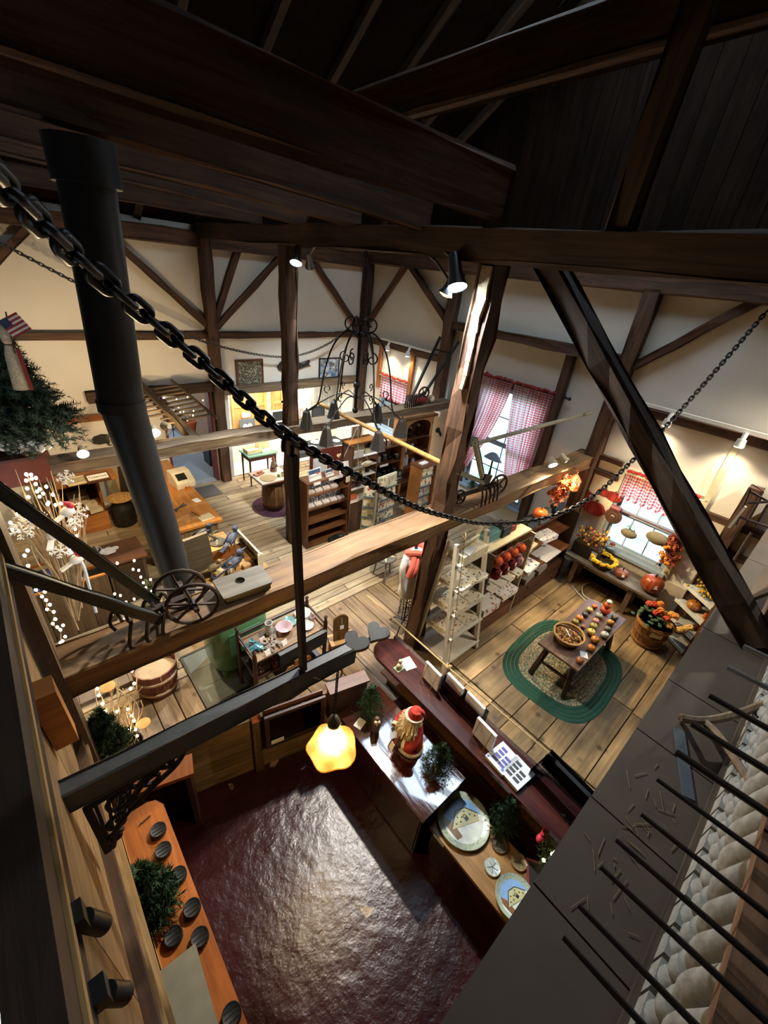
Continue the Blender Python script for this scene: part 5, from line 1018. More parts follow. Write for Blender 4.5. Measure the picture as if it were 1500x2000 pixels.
whale('big black wooden whale on the wall behind the stove pipe', 177, 857, 250, 857, 8.86); whale('black wooden whale high on the back wall, tail up to the right', 541, 718, 603, 713, 8.86); whale('black wooden whale just under the other small whale', 539, 753, 592, 752, 8.86)
bs = T('fish_spoon', 'dark dipper hanging on the boards by the tall window', 'dipper', at(855, 840, y=5.9)); mb = MB(); mb.ball((0, 0, 0), .07, 10, 8, 1, .5, .9); part('bowl', bs, mb, BLACK, True); mb = MB(); mb.tube([(.05, 0, -.03), (.16, 0, -.17), (.22, 0, -.28)], .03, 8); part('handle', bs, mb, BLACK, True)
# alcove fittings
for i, (x0, x1, c) in enumerate(((3.72, 3.95, '#dfe3e2'), (4.0, 4.9, '#c88a4a'), (5.05, 5.62, '#c88a4a'))):
    rt = T('panel_door', ('white panel at the left end of the lit alcove', 'pine panelled door in the lit alcove, heart picture on it', 'second pine panelled door in the lit alcove')[i], 'door panel', ((x0+x1)/2, 9.6, .9)); w_ = (x1-x0)/2; mt = plain(c, .5) if i == 0 else wood('#d09a58', '#b07a3c', 2); bxs(rt, 'panel', mt, (-w_, w_, -.02, .015, 0, 1.05))
    if i: bxs(rt, 'stile', mt, (-w_, -w_+.06, -.035, -.02, 0, 1.05), (w_-.06, w_, -.035, -.02, 0, 1.05), (-.03, .03, -.035, -.02, 0, 1.05), (-w_+.06, w_-.06, -.035, -.02, .5, .56))
hp = T('heart_picture', 'grey picture with a white heart hung on the pine door', 'picture', at(484, 838, y=9.5)); bxs(hp, 'board', plain('#5a6064', .6), (-.2, .2, 0, .02, -.2, .26)); mb = MB(); mb.prism([(x*.13, z*.14) for x, z in heart()], 0, .006, M.Translation((0, 0, .04)) @ M.Rotation(PI/2, 4, 'X')); part('heart', hp, mb, PAPER); bxs(hp, 'card', PAPER, (-.12, .08, 0, .01, .3, .42)); mb = MB()
for k in range(9): mb.cbox((rnd.uniform(-.07, .07), -.008, rnd.uniform(-.02, .1)), .03, .003, .01, 0, 0, rnd.uniform(0, 3))
part('lettering', hp, mb, plain('#5a6064', .6))
pic('black_board', 'black board in a white frame standing in the lit alcove', 530, 803, 562, 822, 9.5, WHITE, plain('#22262a', .3), 'board')
pic('picture', 'dark picture with a white vase in the lit alcove right of the post', 610, 795, 634, 815, 9.5, BLACK, dots('#2b2f33', ['#2b2f33', '#dfe2e0'], 5, .3)); pic('picture', 'small pale picture in the lit alcove next to the middle post', 586, 800, 592, 815, 9.5, OAK, PAPER, fr=.015)
for i, x in enumerate((4.35, 5.7)):
    rt = T('tube_light', ('left tube light under the low girt of the alcove', 'right tube light under the low girt of the alcove')[i], 'tube light', (x, 9.3, 1.9)); mb = MB(); mb.cyl((-.55, 0, 0), (.55, 0, 0), .018, n=8); part('tube', rt, mb, glow('#fff4dc', 22), True); bxs(rt, 'housing', WHITE, (-.6, .6, -.04, .04, .02, .08)); lamp('AREA', (x, 9.2, 1.86), 22, (1, .93, .8), (x, 9.3, 0), .5, parent=rt)
rt = T('tube_light', 'lit tube lamp behind the far beam above the black table', 'tube light', at(685, 831, y=7.0)); mb = MB(); mb.cyl((-.35, 0, 0), (.35, .0, 0), .03, n=10); part('tube', rt, mb, glow('#fff4d2', 25), True); bxs(rt, 'housing', OAK, (-.4, .4, -.06, .06, .03, .07)); mb = MB(); mb.cyl((-.3, 0, .07), (-.3, 0, .6), .006, n=5); mb.cyl((.3, 0, .07), (.3, 0, .6), .006, n=5); part('hanger', rt, mb, BLACK); lamp('AREA', rt.location+V((0, 0, -.04)), 70, (1, .95, .82), rt.location+V((0, 0, -2)), .6, parent=rt)
# next room: pots with lit plants, bicycle wheel and bench seen through the doorway
pw2 = T('potted_plant', 'plant with tiny lights in a clay pot beyond the back doorway', 'plant', (3.15, 10.1, .75)); mb = MB(); mb.lathe([(.12, 0), (.17, .24), (.18, .24), (.18, .3), (.16, .3)], (0, 0, 0), 16); part('pot', pw2, mb, plain('#a8593a', .8), True); mb = MB()
for k in range(26): a = rnd.uniform(0, 6.28); needles(mb, (0, 0, .3), (.35*math.cos(a), .3*math.sin(a), .45+rnd.uniform(0, .6)), 0, 14, .07)
part('foliage', pw2, mb, GREEN2, kind='stuff'); bulbs(pw2, [V(pw2.location)+V((rnd.uniform(-.3, .3), rnd.uniform(-.3, .2), rnd.uniform(.4, .95))) for k in range(14)])
mb = MB(); wheel(mb, (2.75, 10.0, .95), (0, 1, 0), .33, .012, 8, 26); single('bicycle_wheel', mb, plain('#5b5a5c', .4, .6), 'large thin spoked wheel beyond the back doorway', 'wheel', smooth=True)
b4 = T('bench', 'dark slatted bench beyond the back doorway', 'bench', (2.8, 9.9, -.02)); [bxs(b4, 'slat', plain('#3b4a4c', .6), (-.7, .7, -.25+.12*k, -.16+.12*k, .55, .58)) for k in range(4)]; bxs(b4, 'leg', BLACK, (-.65, -.6, -.2, .2, 0, .55), (.6, .65, -.2, .2, 0, .55))
# ================================================================ booth: counters, figure, plates
hw = root('rail_counter', 'dark red brown plank counter with a rounded end beside the red floored booth', 'counter', (2.53, 1.0, 0)); LAC = wood('#5d3029', '#34191a', 1, 0.9, 0.22, 0.06, 0, 0, .3, .3)
pl = [(-.19, -2.2), (.17, -2.2), (.17, 1.22)]+[(-.01+.18*math.cos(PI*i/10), 1.22+.16*math.sin(PI*i/10)) for i in range(1, 10)]+[(-.19, 1.22)]
mb = MB(); mb.prism(pl, .86, .9); part('top', hw, mb, LAC); bxs(hw, 'guard', DARKW, (.205, .24, -2.2, 1.36, 0, .86)); bxs(hw, 'cleat', DARKW, (.02, .205, -2.1, 1.3, .78, .86)); bxs(hw, 'shelf', BROWN, (.0, .205, -2.2, 1.3, .42, .45))
for y in (-.9, -.1, .55, 1.1): mb = MB(); mb.prism([(.205, .86), (-.12, .86), (-.12, .8), (-.06, .76), (.08, .74), (.205, .6)], -.02, .02, M(((1, 0, 0, 0), (0, 0, 1, y), (0, 1, 0, 0), (0, 0, 0, 1)))); part('bracket', hw, mb, plain('#5a4a4c', .6))
mb = MB(); mb.tube([(2.83, 3.0, .98), (2.81, 1.59, 1.0), (2.86, -.35, 1.0)], .009, 6); mb.ball((2.81, 1.6, 1.0), .03, 8, 6); a = V((2.81, 1.6, 1.0)); mb.tube(spline([a, a+V((.03, -.02, .02)), a+V((.05, .03, -.03)), a], .01), .008, 5); single('rope', mb, ROPE, 'tan rope line strung along the rail counter', 'rope', smooth=True)
mb = MB(); b = at(907, 1060, d=3.95); mb.tube([a, a+(b-a)*.5+V((.01, 0, 0)), b], .004, 5); c = at(905, 1045, d=3.95); mb.tube(spline([b, b+V((.02, .01, .05)), c+V((.02, 0, .02)), c, c+V((-.03, 0, .02)), b+V((-.02, 0, .05)), b], .02), .006, 5); single('cord', mb, ROPE, 'upright cord with a loop joining the rope line to the heavy chain', 'cord', smooth=True)
mb = MB(); mb.cbox(at(797, 1296, z=.905), .13, .16, .004, -.25); single('price_card', mb, dots('#e9e7dc', ['#8a9a86', '#b9b7ac'], 60, .12), 'hand written white card near the rounded end of the rail counter', 'card')
tk = T('ornament', 'small cream and green carved ornament beside the hand written card', 'ornament', at(779, 1306, z=.9)); mb = MB(); mb.ball((0, 0, .04), .04, 10, 8, 1, .7, 1); mb.ball((.02, .01, .09), .025, 8, 6); part('body', tk, mb, plain('#b8ae8a', .6, noise=.3, nscale=40), True); mb = MB(); mb.box(-.05, .05, -.04, .04, 0, .012); part('base', tk, mb, plain('#7d8f6a', .7))
CLR = glass('#f4f7ff', .02)
def holder(label, u, v, rz, box=True):
    rt = T('leaflet_holder', label, 'holder', at(u, v, z=.9), rz); 
    if box: bxs(rt, 'clear_box', CLR, (-.05, -.047, -.13, .13, .003, .2), (.06, .063, -.13, .13, .003, .2), (-.05, .063, -.133, -.13, .003, .2), (-.05, .063, .13, .133, .003, .2), (-.05, .063, -.13, .13, 0, .003))
    else: mb = MB(); [mb.tube([(.09, s, .003), (0, s, .24), (-.07, s, .003)], .004, 5) for s in (-.07, .07)]; mb.tube([(.06, -.07, .08), (.06, .07, .08)], .004, 5); part('wire_easel', rt, mb, plain('#c9a24a' if 'easel' in label else '#b9b9b4', .3, .8), True)
    bxs(rt, 'leaflets', plain('#e9ecf4', .6), (.0, .028, -.11, .11, .02, .25)); return rt
holder('wire easel of white leaflets nearest the hand written card', 838, 1338, -.08, False); holder('clear box of white leaflets, first of two on the rail counter', 880, 1362, -.08); holder('clear box of white leaflets, second of two on the rail counter', 918, 1400, -.08); holder('thin wire easel of white leaflets beside the two binders', 938, 1452, -.08, False)
for u, v, c, lb in ((980, 1484, '#5a5ea8', 'white price binder printed in violet, on the rail counter'), (1008, 1512, '#3c4248', 'white price binder printed in black, nearer the clear box')):
    rt = T('binder', lb, 'binder', at(u, v, z=.9), -.1); bxs(rt, 'pages', plain('#cfc8b8', .7), (-.12, .12, -.1, .1, 0, .035)); bxs(rt, 'cover', plain('#e4eaf4', .35), (-.125, .12, -.105, .1, .035, .042))
    for i in range(4):
        for j in range(2):
            if not (i == 3 and j == 0): bxs(rt, 'print', plain(c, .6, noise=.5, nscale=90), (-.085+.045*i, -.055+.045*i, -.07+.075*j, -.01+.075*j, .0421, .0428))
    mb = MB(); mb.lathe([(1e-4, 0), (.012, 0), (.012, .001), (1e-4, .001)], (-.105, .08, .042), 10); part('stamp', rt, mb, plain('#4a78c8', .6))
cbx = T('clear_box', 'clear acrylic tray holding papers at the near end of the rail counter', 'tray', at(1093, 1548, z=.9), -.1); bxs(cbx, 'wall', CLR, (-.14, .14, -.24, -.236, .003, .12), (-.14, .14, .236, .24, .003, .12), (-.14, -.136, -.236, .236, .003, .12), (.136, .14, -.236, .236, .003, .17), (.05, .054, -.236, .236, .003, .17), (-.14, .14, -.24, .24, 0, .003)); bxs(cbx, 'papers', plain('#dcdce0', .6), (.06, .13, -.2, .2, .004, .02))
gl = T('garland', 'green garland with red birds and tiny lit bulbs at the near end of the rail counter', 'garland', at(1090, 1640, z=.62)); mb = MB(); o = V(gl.location); P = spline([at(1118, 1600, z=.9), at(1085, 1632, z=.75), at(1062, 1670, z=.6), at(1068, 1695, z=.5)], .03)
for a, b in zip(P, P[1:]):
    for k in range(6): e = V((rnd.gauss(0, 1), rnd.gauss(0, 1), rnd.gauss(0, 1))).normalized()*.1; needles(mb, a-o, a-o+e, 0, 12, .03)
part('foliage', gl, mb, GREEN2, kind='stuff'); bulbs(gl, [at(1104, 1627, z=.78), at(1078, 1668, z=.62), at(1084, 1664, z=.64), at(1062, 1680, z=.56)])
for k, (u, v) in enumerate(((1055, 1637), (1089, 1622), (1118, 1612))): q = at(u, v, z=.8)-o; mb = MB(); mb.ball(q, .03, 8, 6, 1.5, 1, .9); mb.cyl(q+V((.02, 0, .02)), q+V((.06, .02, .05)), .02, .002, 6); part('red_bird', gl, mb, plain('#c42a35', .6), True)
# cabinet with the mirror-like lacquered top
# (laid out a metre too low, then brought up to the booth floor at the end of this block)
PIT0 = set(bpy.data.objects)
MIR, t, b = nmat('lacquer'); b.inputs['Base Color'].default_value = hx('#3a1a12'); b.inputs['Roughness'].default_value = 0.07; b.inputs['Coat Weight'].default_value = 1.0; b.inputs['Coat Roughness'].default_value = .04; b.inputs['Coat IOR'].default_value = 2.2; b.inputs['IOR'].default_value = 1.9
tc = t.nodes.new('ShaderNodeTexCoord'); n1 = t.nodes.new('ShaderNodeTexNoise'); n1.inputs['Scale'].default_value = 5; n1.inputs['Detail'].default_value = 3; mpn = t.nodes.new('ShaderNodeMapping'); mpn.inputs['Scale'].default_value = (8, 1, 1); L(t, tc.outputs['Object'], mpn.inputs[0]); L(t, mpn.outputs[0], n1.inputs['Vector']); bp = t.nodes.new('ShaderNodeBump'); bp.inputs['Strength'].default_value = .06; bp.inputs['Distance'].default_value = .01; L(t, n1.outputs['Fac'], bp.inputs['Height']); L(t, bp.outputs[0], b.inputs['Normal'])
RBR = wood('#4a1f17', '#2a0f0b', 2, 1, .35, .08, 0, 0, .25, .2)
k1 = T('cabinet', 'dark red brown cabinet with a mirror glossy top carrying the robed figure', 'cabinet', (2.38, 1.73, -1.0)); bxs(k1, 'body', RBR, (-.29, .33, -.70, .70, 0, .8)); mb = MB(); mb.box(-.33, .34, -.74, .74, .8, .85); part('top', k1, mb, MIR)
for y0, y1 in ((-.68, -.02), (.02, .68)): d = bxs(k1, 'door', RBR, (-.302, -.29, y0, y1, .06, .76)); mb = MB(); mb.ball((-.31, (y1-.05) if y0 < 0 else (y0+.05), .45), .014, 8, 6); part('knob', d, mb, IRON, True)
k2 = T('table', 'low worn tan table with painted plates beside the glossy cabinet', 'table', (2.49, .05, -1.0)); bxs(k2, 'top', wood('#b48a52', '#86602f', 1, .7, .35, .25, 0, .5, .35), (-.3, .26, -1.6, .93, .52, .56)); bxs(k2, 'front', RBR, (-.26, -.23, -1.55, .9, 0, .52)); bxs(k2, 'end', RBR, (-.23, .24, .87, .9, 0, .52)); bxs(k2, 'tag', PAPER, (-.303, -.3, .72, .86, .50, .55))
zt2 = -.44
def plate(label, u, v, r, rz):
    rt = T('plate', label, 'plate', at(u, v, z=zt2+.005), rz); mb = MB(); mb.lathe([(1e-4, 0), (r*.6, 0), (r, .035), (r*.985, .045), (r*.76, .02), (1e-4, .018)], (0, 0, 0), 40); part('dish', rt, mb, dots('#a9b6a4', ['#7e9384', '#c9d2c0', '#8aa08c'], 36/r*.25, .4, .25), True)
    def flat(nm, poly, c, z): mb = MB(); mb.prism([(x*r*.76, y*r*.76) for x, y in poly], z, z+.0012); part(nm, rt, mb, plain(c, .3, noise=.12, nscale=20))
    circ = lambda a0, a1, R=1: [(R*math.cos(a0+(a1-a0)*i/24), R*math.sin(a0+(a1-a0)*i/24)) for i in range(25)]
    flat('snow', circ(0, 2*PI*24/25), '#d5ddd8', .0195); flat('sky', circ(-.9, 1.9)+[(-.3, .35), (.3, -.1)], '#7fa6d6', .0208); flat('tree_trunk', [(-.95, .1), (-.5, .85), (-.2, .95), (-.3, .45), (-.7, -.1)], '#7b5a3c', .0222)
    flat('house', [(-.62, .42), (.25, .42), (.58, .05), (.58, -.62), (.3, -.75)], '#b6b48a', .0235); flat('roof_line', [(-.66, .48), (.26, .48), (.62, .07), (.62, -.62), (.57, -.62), (.57, .05), (.24, .42), (-.62, .42)], '#3c4038', .0248); flat('door', [(.0, -.16), (.16, -.26), (.26, -.12), (.1, -.02)], '#23241f', .0261)
    for x, y in ((-.3, .28), (0, .3), (.1, .1), (-.12, .1), (.4, .05), (.38, -.25), (.42, -.5)): flat('window', [(x-.05, y), (x, y-.05), (x+.05, y), (x, y+.05)], '#33352c', .0261)
    mb = MB(); mb.tube([((.2+.07*math.cos(t_))*r*.76, (-.02+.07*math.sin(t_))*r*.76, .026) for t_ in [2*PI*i/12 for i in range(12)]], .004*r/.25, 4, True); part('wreath', rt, mb, plain('#5e6b45', .6))
    return rt
plate('large painted plate with a wintry house, lying on the low tan table', 904, 1604, .285, .5); plate('smaller painted plate with a wintry house at the near end of the tan table', 1005, 1756, .19, .6)
for u, v, c, lb in ((975, 1651, '#6d665a', 'dim glass disc beside the large painted plate'), (1013, 1685, '#8a7a5a', 'amber glass disc farther along the tan table'), (961, 1695, '#b9c6c4', 'pale green glass disc at the front edge of the tan table')):
    rt = T('glass_disc', lb, 'coaster', at(u, v, z=zt2)); mb = MB(); mb.lathe([(1e-4, 0), (.075, 0), (.082, .012), (.078, .026), (.06, .02), (1e-4, .02)], (0, 0, 0), 24); part('disc', rt, mb, plain(c, .08, noise=.35, nscale=30, coat=1), True); mb = MB(); [mb.bar((0, 0, .0215), (.055*math.cos(a_), .055*math.sin(a_), .0215), .005, .002) for a_ in (0, 1.26, 2.5, 3.77, 5.0)]; part('etching', rt, mb, plain('#4d4a42', .4))
gb = T('game_board', 'dark game board with a red edge at the far side of the tan table', 'board', at(1052, 1712, z=zt2), .6); bxs(gb, 'board', plain('#7d2a2a', .5), (-.12, .12, -.12, .12, 0, .02)); bxs(gb, 'face', dots('#1d1b1a', ['#c9c2b0', '#3a3632'], 60, .12), (-.1, .1, -.1, .1, .02, .023))
# robed bearded figure
SC = at(800, 1450, z=-.15); SC.x = min(SC.x, 2.5)
sa = T('santa_figure', 'tall bearded Santa figure in a red hood and robe on the glossy cabinet', 'figurine', SC, 2.75); FUR = plain('#cdbb9c', .95, noise=.3, nscale=60, bump=.8); RDC = plain('#9c2a26', .9, noise=.25, nscale=14, bump=.3)
mb = MB(); mb.lathe([(.165, 0), (.16, .1), (.14, .26), (.115, .38), (.07, .45)], (0, 0, 0), 24, None, .9, 1.1); part('robe', sa, mb, RDC, True)
mb = MB(); mb.lathe([(.16, .0), (.178, .02), (.176, .045), (.158, .06)], (0, 0, 0), 24, None, .92, 1.12); part('hem_fur', sa, mb, FUR, True)
mb = MB()
for s in (-1, 1): mb.tube(spline([(0, s*.10, .38), (.02, s*.17, .32), (.09, s*.18, .24), (.15, s*.11, .22)], .02), [.048 for i in range(len(spline([(0, s*.10, .38), (.02, s*.17, .32), (.09, s*.18, .24), (.15, s*.11, .22)], .02)))], 10)
part('sleeves', sa, mb, RDC, True)
for s in (-1, 1):
    mb = MB(); mb.cyl((.13, s*.135, .225), (.155, s*.11, .218), .055, n=12); part('cuff', sa, mb, FUR, True); mb = MB(); mb.ball((.17, s*.095, .215), .026, 10, 8)
    for k in range(4): mb.tube([(.175, s*(.08+.01*k), .21), (.2, s*(.075+.011*k), .205), (.205, s*(.075+.011*k), .19)], .006, 5)
    mb.tube([(.165, s*.08, .225), (.185, s*.065, .23)], .007, 5); part('hand', sa, mb, plain('#3a2f2a', .7), True)
mb = MB(); mb.ball((0.01, 0, .49), .062, 16, 12, 1, .92, 1.15); mb.ball((.073, 0, .485), .013, 8, 6); mb.ball((.05, .03, .475), .018, 8, 6); mb.ball((.05, -.03, .475), .018, 8, 6); part('head', sa, mb, plain('#d3a183', .55), True)
for s in (-1, 1): mb = MB(); mb.ball((.062, s*.022, .505), .007, 8, 6); part('eye', sa, mb, plain('#20242c', .2), True)
mb = MB(); bp2 = []
for k in range(700):
    a_ = rnd.uniform(-1.35, 1.35); z0 = .475+rnd.uniform(-.03, .02)-abs(a_)*.0; p = V((.055*math.cos(a_), .062*math.sin(a_), z0)); ln_ = rnd.uniform(.12, .24)*(1.1-abs(a_)*.3)
    q = p+V((.085*math.cos(a_)+rnd.gauss(0, .016), .07*math.sin(a_)+rnd.gauss(0, .02), -ln_*.6)); r_ = q+V((rnd.gauss(0, .01), rnd.gauss(0, .01), -ln_*.5)); mb.tube([p, q, r_], [.007, .008, .003], 4)
part('beard', sa, mb, plain('#cdb892', .9, noise=.2, nscale=40), True, kind='stuff')
mb = MB()
for k in range(120):
    a_ = rnd.uniform(1.3, 4.98); p = V((.062*math.cos(a_), .062*math.sin(a_), .50)); mb.tube([p, p+V((.03*math.cos(a_), .035*math.sin(a_), -.1)), p+V((.03*math.cos(a_), .035*math.sin(a_), -.2+rnd.gauss(0, .02)))], [.008, .007, .002], 4)
part('hair', sa, mb, plain('#cdb892', .9, noise=.2, nscale=40), True, kind='stuff')
mb = MB(); mb.lathe([(.09, .52), (.086, .56), (.06, .61), (.0, .63)], (-.005, 0, 0), 18); mb.tube(spline([(-.02, 0, .6), (-.06, .03, .6), (-.09, .05, .55), (-.1, .06, .5)], .015), [max(.004, .035-.003*i) for i in range(len(spline([(-.02, 0, .6), (-.06, .03, .6), (-.09, .05, .55), (-.1, .06, .5)], .015)))], 8); part('hood', sa, mb, plain('#b3382f', .9, noise=.2, nscale=20), True)
mb = MB(); mb.tube([(.01+.09*math.cos(t_), .09*math.sin(t_), .525) for t_ in [2*PI*i/20 for i in range(20)]], .02, 7, True); part('hood_fur', sa, mb, plain('#d8cdb6', .95, bump=.8, nscale=60), True)
mb = MB(); mb.ball((.185, .05, .16), .06, 12, 10, .8, .8, 1.1); part('toy_sack', sa, mb, plain('#5a2a20', .9, bump=.4, nscale=30), True); mb = MB(); mb.cbox((.25, .05, .13), .004, .06, .1, .2, 0, -.3); part('price_tag', sa, mb, plain('#d8c4aa', .7), label='pale price tag')
mb = MB()
for k in range(22): a_ = rnd.uniform(0, 6.28); mb.tube([(.0, -.17, .1), (.03*math.cos(a_), -.19+.03*math.sin(a_), .3+rnd.uniform(0, .06))], .004, 4)
part('twig_bundle', sa, mb, plain('#5c3d27', .8), True)
fir('small_fir', 'small artificial fir by the rounded end of the glossy cabinet', at(722, 1392, z=-.15), .52, .19, 10, 13, base=.03, stem=.05); fir('small_fir', 'small artificial fir in front of the robed figure, at the cabinet corner', at(853, 1502, z=-.15), .48, .19, 10, 13, base=.03, stem=.05); fir('small_fir', 'small artificial fir standing on the tan table behind the large plate', at(978, 1612, z=-.44), .54, .2, 10, 13, base=.03, stem=.05)
ow = T('carved_log', 'brown carved log figure with a bird face on the glossy cabinet', 'carving', at(733, 1428, z=-.15), .9); mb = MB(); mb.lathe([(.035, 0), (.05, .04), (.052, .14), (.042, .22), (.02, .26)], (0, 0, 0), 14); part('body', ow, mb, wood('#5d3f2a', '#35220f', 2), True); mb = MB(); mb.ball((-.03, -.02, .22), .022, 8, 6); mb.ball((-.035, .015, .22), .022, 8, 6); mb.cyl((-.045, 0, .205), (-.065, 0, .195), .01, .001, 6); part('face', ow, mb, plain('#b7a58a', .7, noise=.3, nscale=60), True)
mb = MB(); mb.cbox(at(703, 1413, z=-.147), .13, .1, .004, .3); single('price_card', mb, dots('#e3dcd2', ['#9c8a76', '#b8a894'], 40, .2), 'square picture card on the glossy cabinet by the small fir', 'card')
# left counter with black discs
lc = T('counter', 'orange pine counter along the left partition, black round tins on it', 'counter', (-.04, 1.2, -1.0)); OR = wood('#b5682c', '#8c4a1b', 1, 1, .35, .1, 0, 0, .2, .2); pl = [(-.19, -1.6), (.165, -1.6), (.165, 1.44), (.12, 1.52), (.05, 1.55), (-.19, 1.55)]; mb = MB(); mb.prism(pl, .96, 1.0); part('top', lc, mb, OR); bxs(lc, 'side', DARKW, (-.15, .1, -1.55, -1.5, 0, .96), (-.15, .1, 1.4, 1.45, 0, .96)); bxs(lc, 'shelf', DARKW, (-.15, .1, -1.5, 1.4, .4, .43)); bxs(lc, 'back_board', PINE, (-.195, -.19, -1.5, 1.5, 1.0, 1.03))
for i, (u, v) in enumerate(((310, 1625), (320, 1664), (349, 1713), (376, 1777), (340, 1832), (391, 1834), (453, 1985))):
    rt = T('round_tin', ('black round iron tin, farthest of the row on the orange counter', 'black round iron tin, second from the far end of the orange counter', 'black round iron tin beside the red and yellow ornament', 'black round iron tin half way along the orange counter', 'black round iron tin nearer the partition, left of its pair', 'black round iron tin right of its pair, touching the grey board', 'black round iron tin past the grey board at the bottom of the counter')[i], 'tin', at(u, v, z=.002)); mb = MB(); mb.lathe([(1e-4, .0), (.062, 0), (.066, .006), (.066, .045), (.06, .052), (.052, .046), (1e-4, .046)], (0, 0, 0), 24); part('disc', rt, mb, plain('#0c0c0c', .6, noise=.2), True); mb = MB(); [mb.bar((-.045, s, .047), (.045, s, .047), .006, .004) for s in (-.03, 0, .03)]; part('pattern', rt, mb, plain('#0e0e0e', .4))
nc = T('ornament', 'red and yellow ornament with a row of yellow lumps under the bushy fir', 'ornament', at(322, 1758, z=.0)); mb = MB(); mb.cyl((0, 0, 0.02), (.03, .08, .28), .06, .01, 12); part('red_cone', nc, mb, plain('#a83a33', .7), True); mb = MB(); [mb.ball((-.07+.033*i, -.09+.012*i, .035), .024, 8, 6) for i in range(5)]; [mb.ball((-.06+.033*i, -.06+.012*i, .075), .022, 8, 6) for i in range(4)]; part('yellow_lumps', nc, mb, plain('#d8c766', .5), True)
q = at(362, 1935, z=.10); bd = T('grey_board', 'plain grey board propped over the orange counter', 'board', V((q.x-.0, q.y, .002)), -.06); mb = MB(); mb.box(-.17, .13, -.4, .19, .12, .14); part('board', bd, mb, plain('#77725f', .6)); mb = MB(); mb.box(-.14, -.1, -.3, .1, 0, .12); mb.box(.06, .1, -.3, .1, 0, .12); part('support', bd, mb, DARKW)
for i, (u, v) in enumerate(((272, 1611), (256, 1574))): p = at(u, v, z=.01); mb = MB(); mb.cyl(p, p+V((.1, .02, .0)), .007, n=6); single('pencil', mb, plain('#3a2a1e', .5), ('short dark pencil lying on the orange counter by the bushy fir', 'short dark pencil lying under the iron bracket')[i], 'pencil')
# short post and glazed case at the step
ps = T('stub_post', 'short post with a slanted orange cut top standing on the red floor at the step', 'post', at(507, 1497, z=-1.0), -.24); mb = MB(); mb.add([V(p) for p in ((-.05, -.06, 0), (.05, -.06, 0), (.05, .06, 0), (-.05, .06, 0), (-.05, -.06, 1.0), (.05, -.06, 1.0), (.05, .06, 1.12), (-.05, .06, 1.12))], [(3, 2, 1, 0), (0, 1, 5, 4), (1, 2, 6, 5), (2, 3, 7, 6), (3, 0, 4, 7)]); part('shaft', ps, mb, wood('#7c6242', '#4d3a24', 2)); mb = MB(); mb.add([V(p) for p in ((-.05, -.06, 1.0), (.05, -.06, 1.0), (.05, .06, 1.12), (-.05, .06, 1.12))], [(0, 1, 2, 3)]); part('cut_end', ps, mb, plain('#a8592c', .7), label='orange sawn end')
gc = T('display_case', 'old wooden case with a glass front full of rounded stones, at the step', 'case', (1.60, 2.72, -.42), -.245); bxs(gc, 'frame', DARKW, (-.36, .36, -.06, -.03, 0, .05), (-.36, .36, -.06, -.03, .53, .58), (-.36, -.31, -.06, -.03, .05, .53), (.31, .36, -.06, -.03, .05, .53)); bxs(gc, 'back', BROWN, (-.36, .36, .04, .06, 0, .58)); bxs(gc, 'glass', CLR, (-.31, .31, -.048, -.044, .05, .53)); bxs(gc, 'tag', CREAM, (-.3, -.15, -.064, -.061, .06, .13)); mb = MB()
for k in range(60): mb.ball((rnd.uniform(-.28, .28), .005, rnd.uniform(.07, .5)), rnd.uniform(.025, .05), 8, 6, 1, .6, 1.2)
part('stones', gc, mb, plain('#6e675a', .5, noise=.3, nscale=12), True, kind='stuff')
wb = T('wall_box', 'plain dark brown wooden box right of the glazed case at the step', 'box', (2.24, 2.56, -.36), -.245); bxs(wb, 'body', DARKW, (-.24, .24, -.08, .06, 0, .56)); bxs(wb, 'lid', BROWN, (-.26, .26, -.1, .07, .56, .59)); mb = MB(); mb.cyl((-.2, -.12, -.05), (.2, -.12, -.05), .022, n=8); part('roller', wb, mb, CREAM, True)

KS = 4.6/5.6
for o in list(bpy.data.objects):
    if o not in PIT0 and o.parent is None:
        o.location = CAM + (V(o.location)-CAM)*KS; o.scale = (KS,)*3
p1, p2 = at(215, 1490, z=.86), at(292, 1775, z=.82)
fir('fir', 'dark green fir at the far end of the partition, beyond the grey arm', V((p1.x+.03, p1.y, .861)), .66, .2, 11, 15, k=34, ln=.05, nw=.004, base=.04)
fir('fir', 'bushy green fir standing at the partition above the orange counter', V((p2.x+.02, p2.y, .823)), .56, .17, 11, 15, k=34, ln=.06, nw=.004, base=.04)
mb = MB(); mb.box(p1.x-.09, p1.x+.14, p1.y-.1, p1.y+.12, 0, .86); single('stand', mb, DARKW, 'dark box stand under the fir by the partition post', 'stand')
q = at(312, 1513, z=.82); eb = T('bench_end', 'orange topped box end with a dark open side beyond the orange counter', 'box', (q.x, q.y, 0), -.28); bxs(eb, 'top', OR, (-.2, .25, -.09, .09, .78, .82)); bxs(eb, 'side', DARKW, (.18, .22, -.08, .08, 0, .78), (-.19, -.15, -.08, .08, 0, .78)); bxs(eb, 'back', DARKW, (-.15, .18, .06, .08, 0, .78))
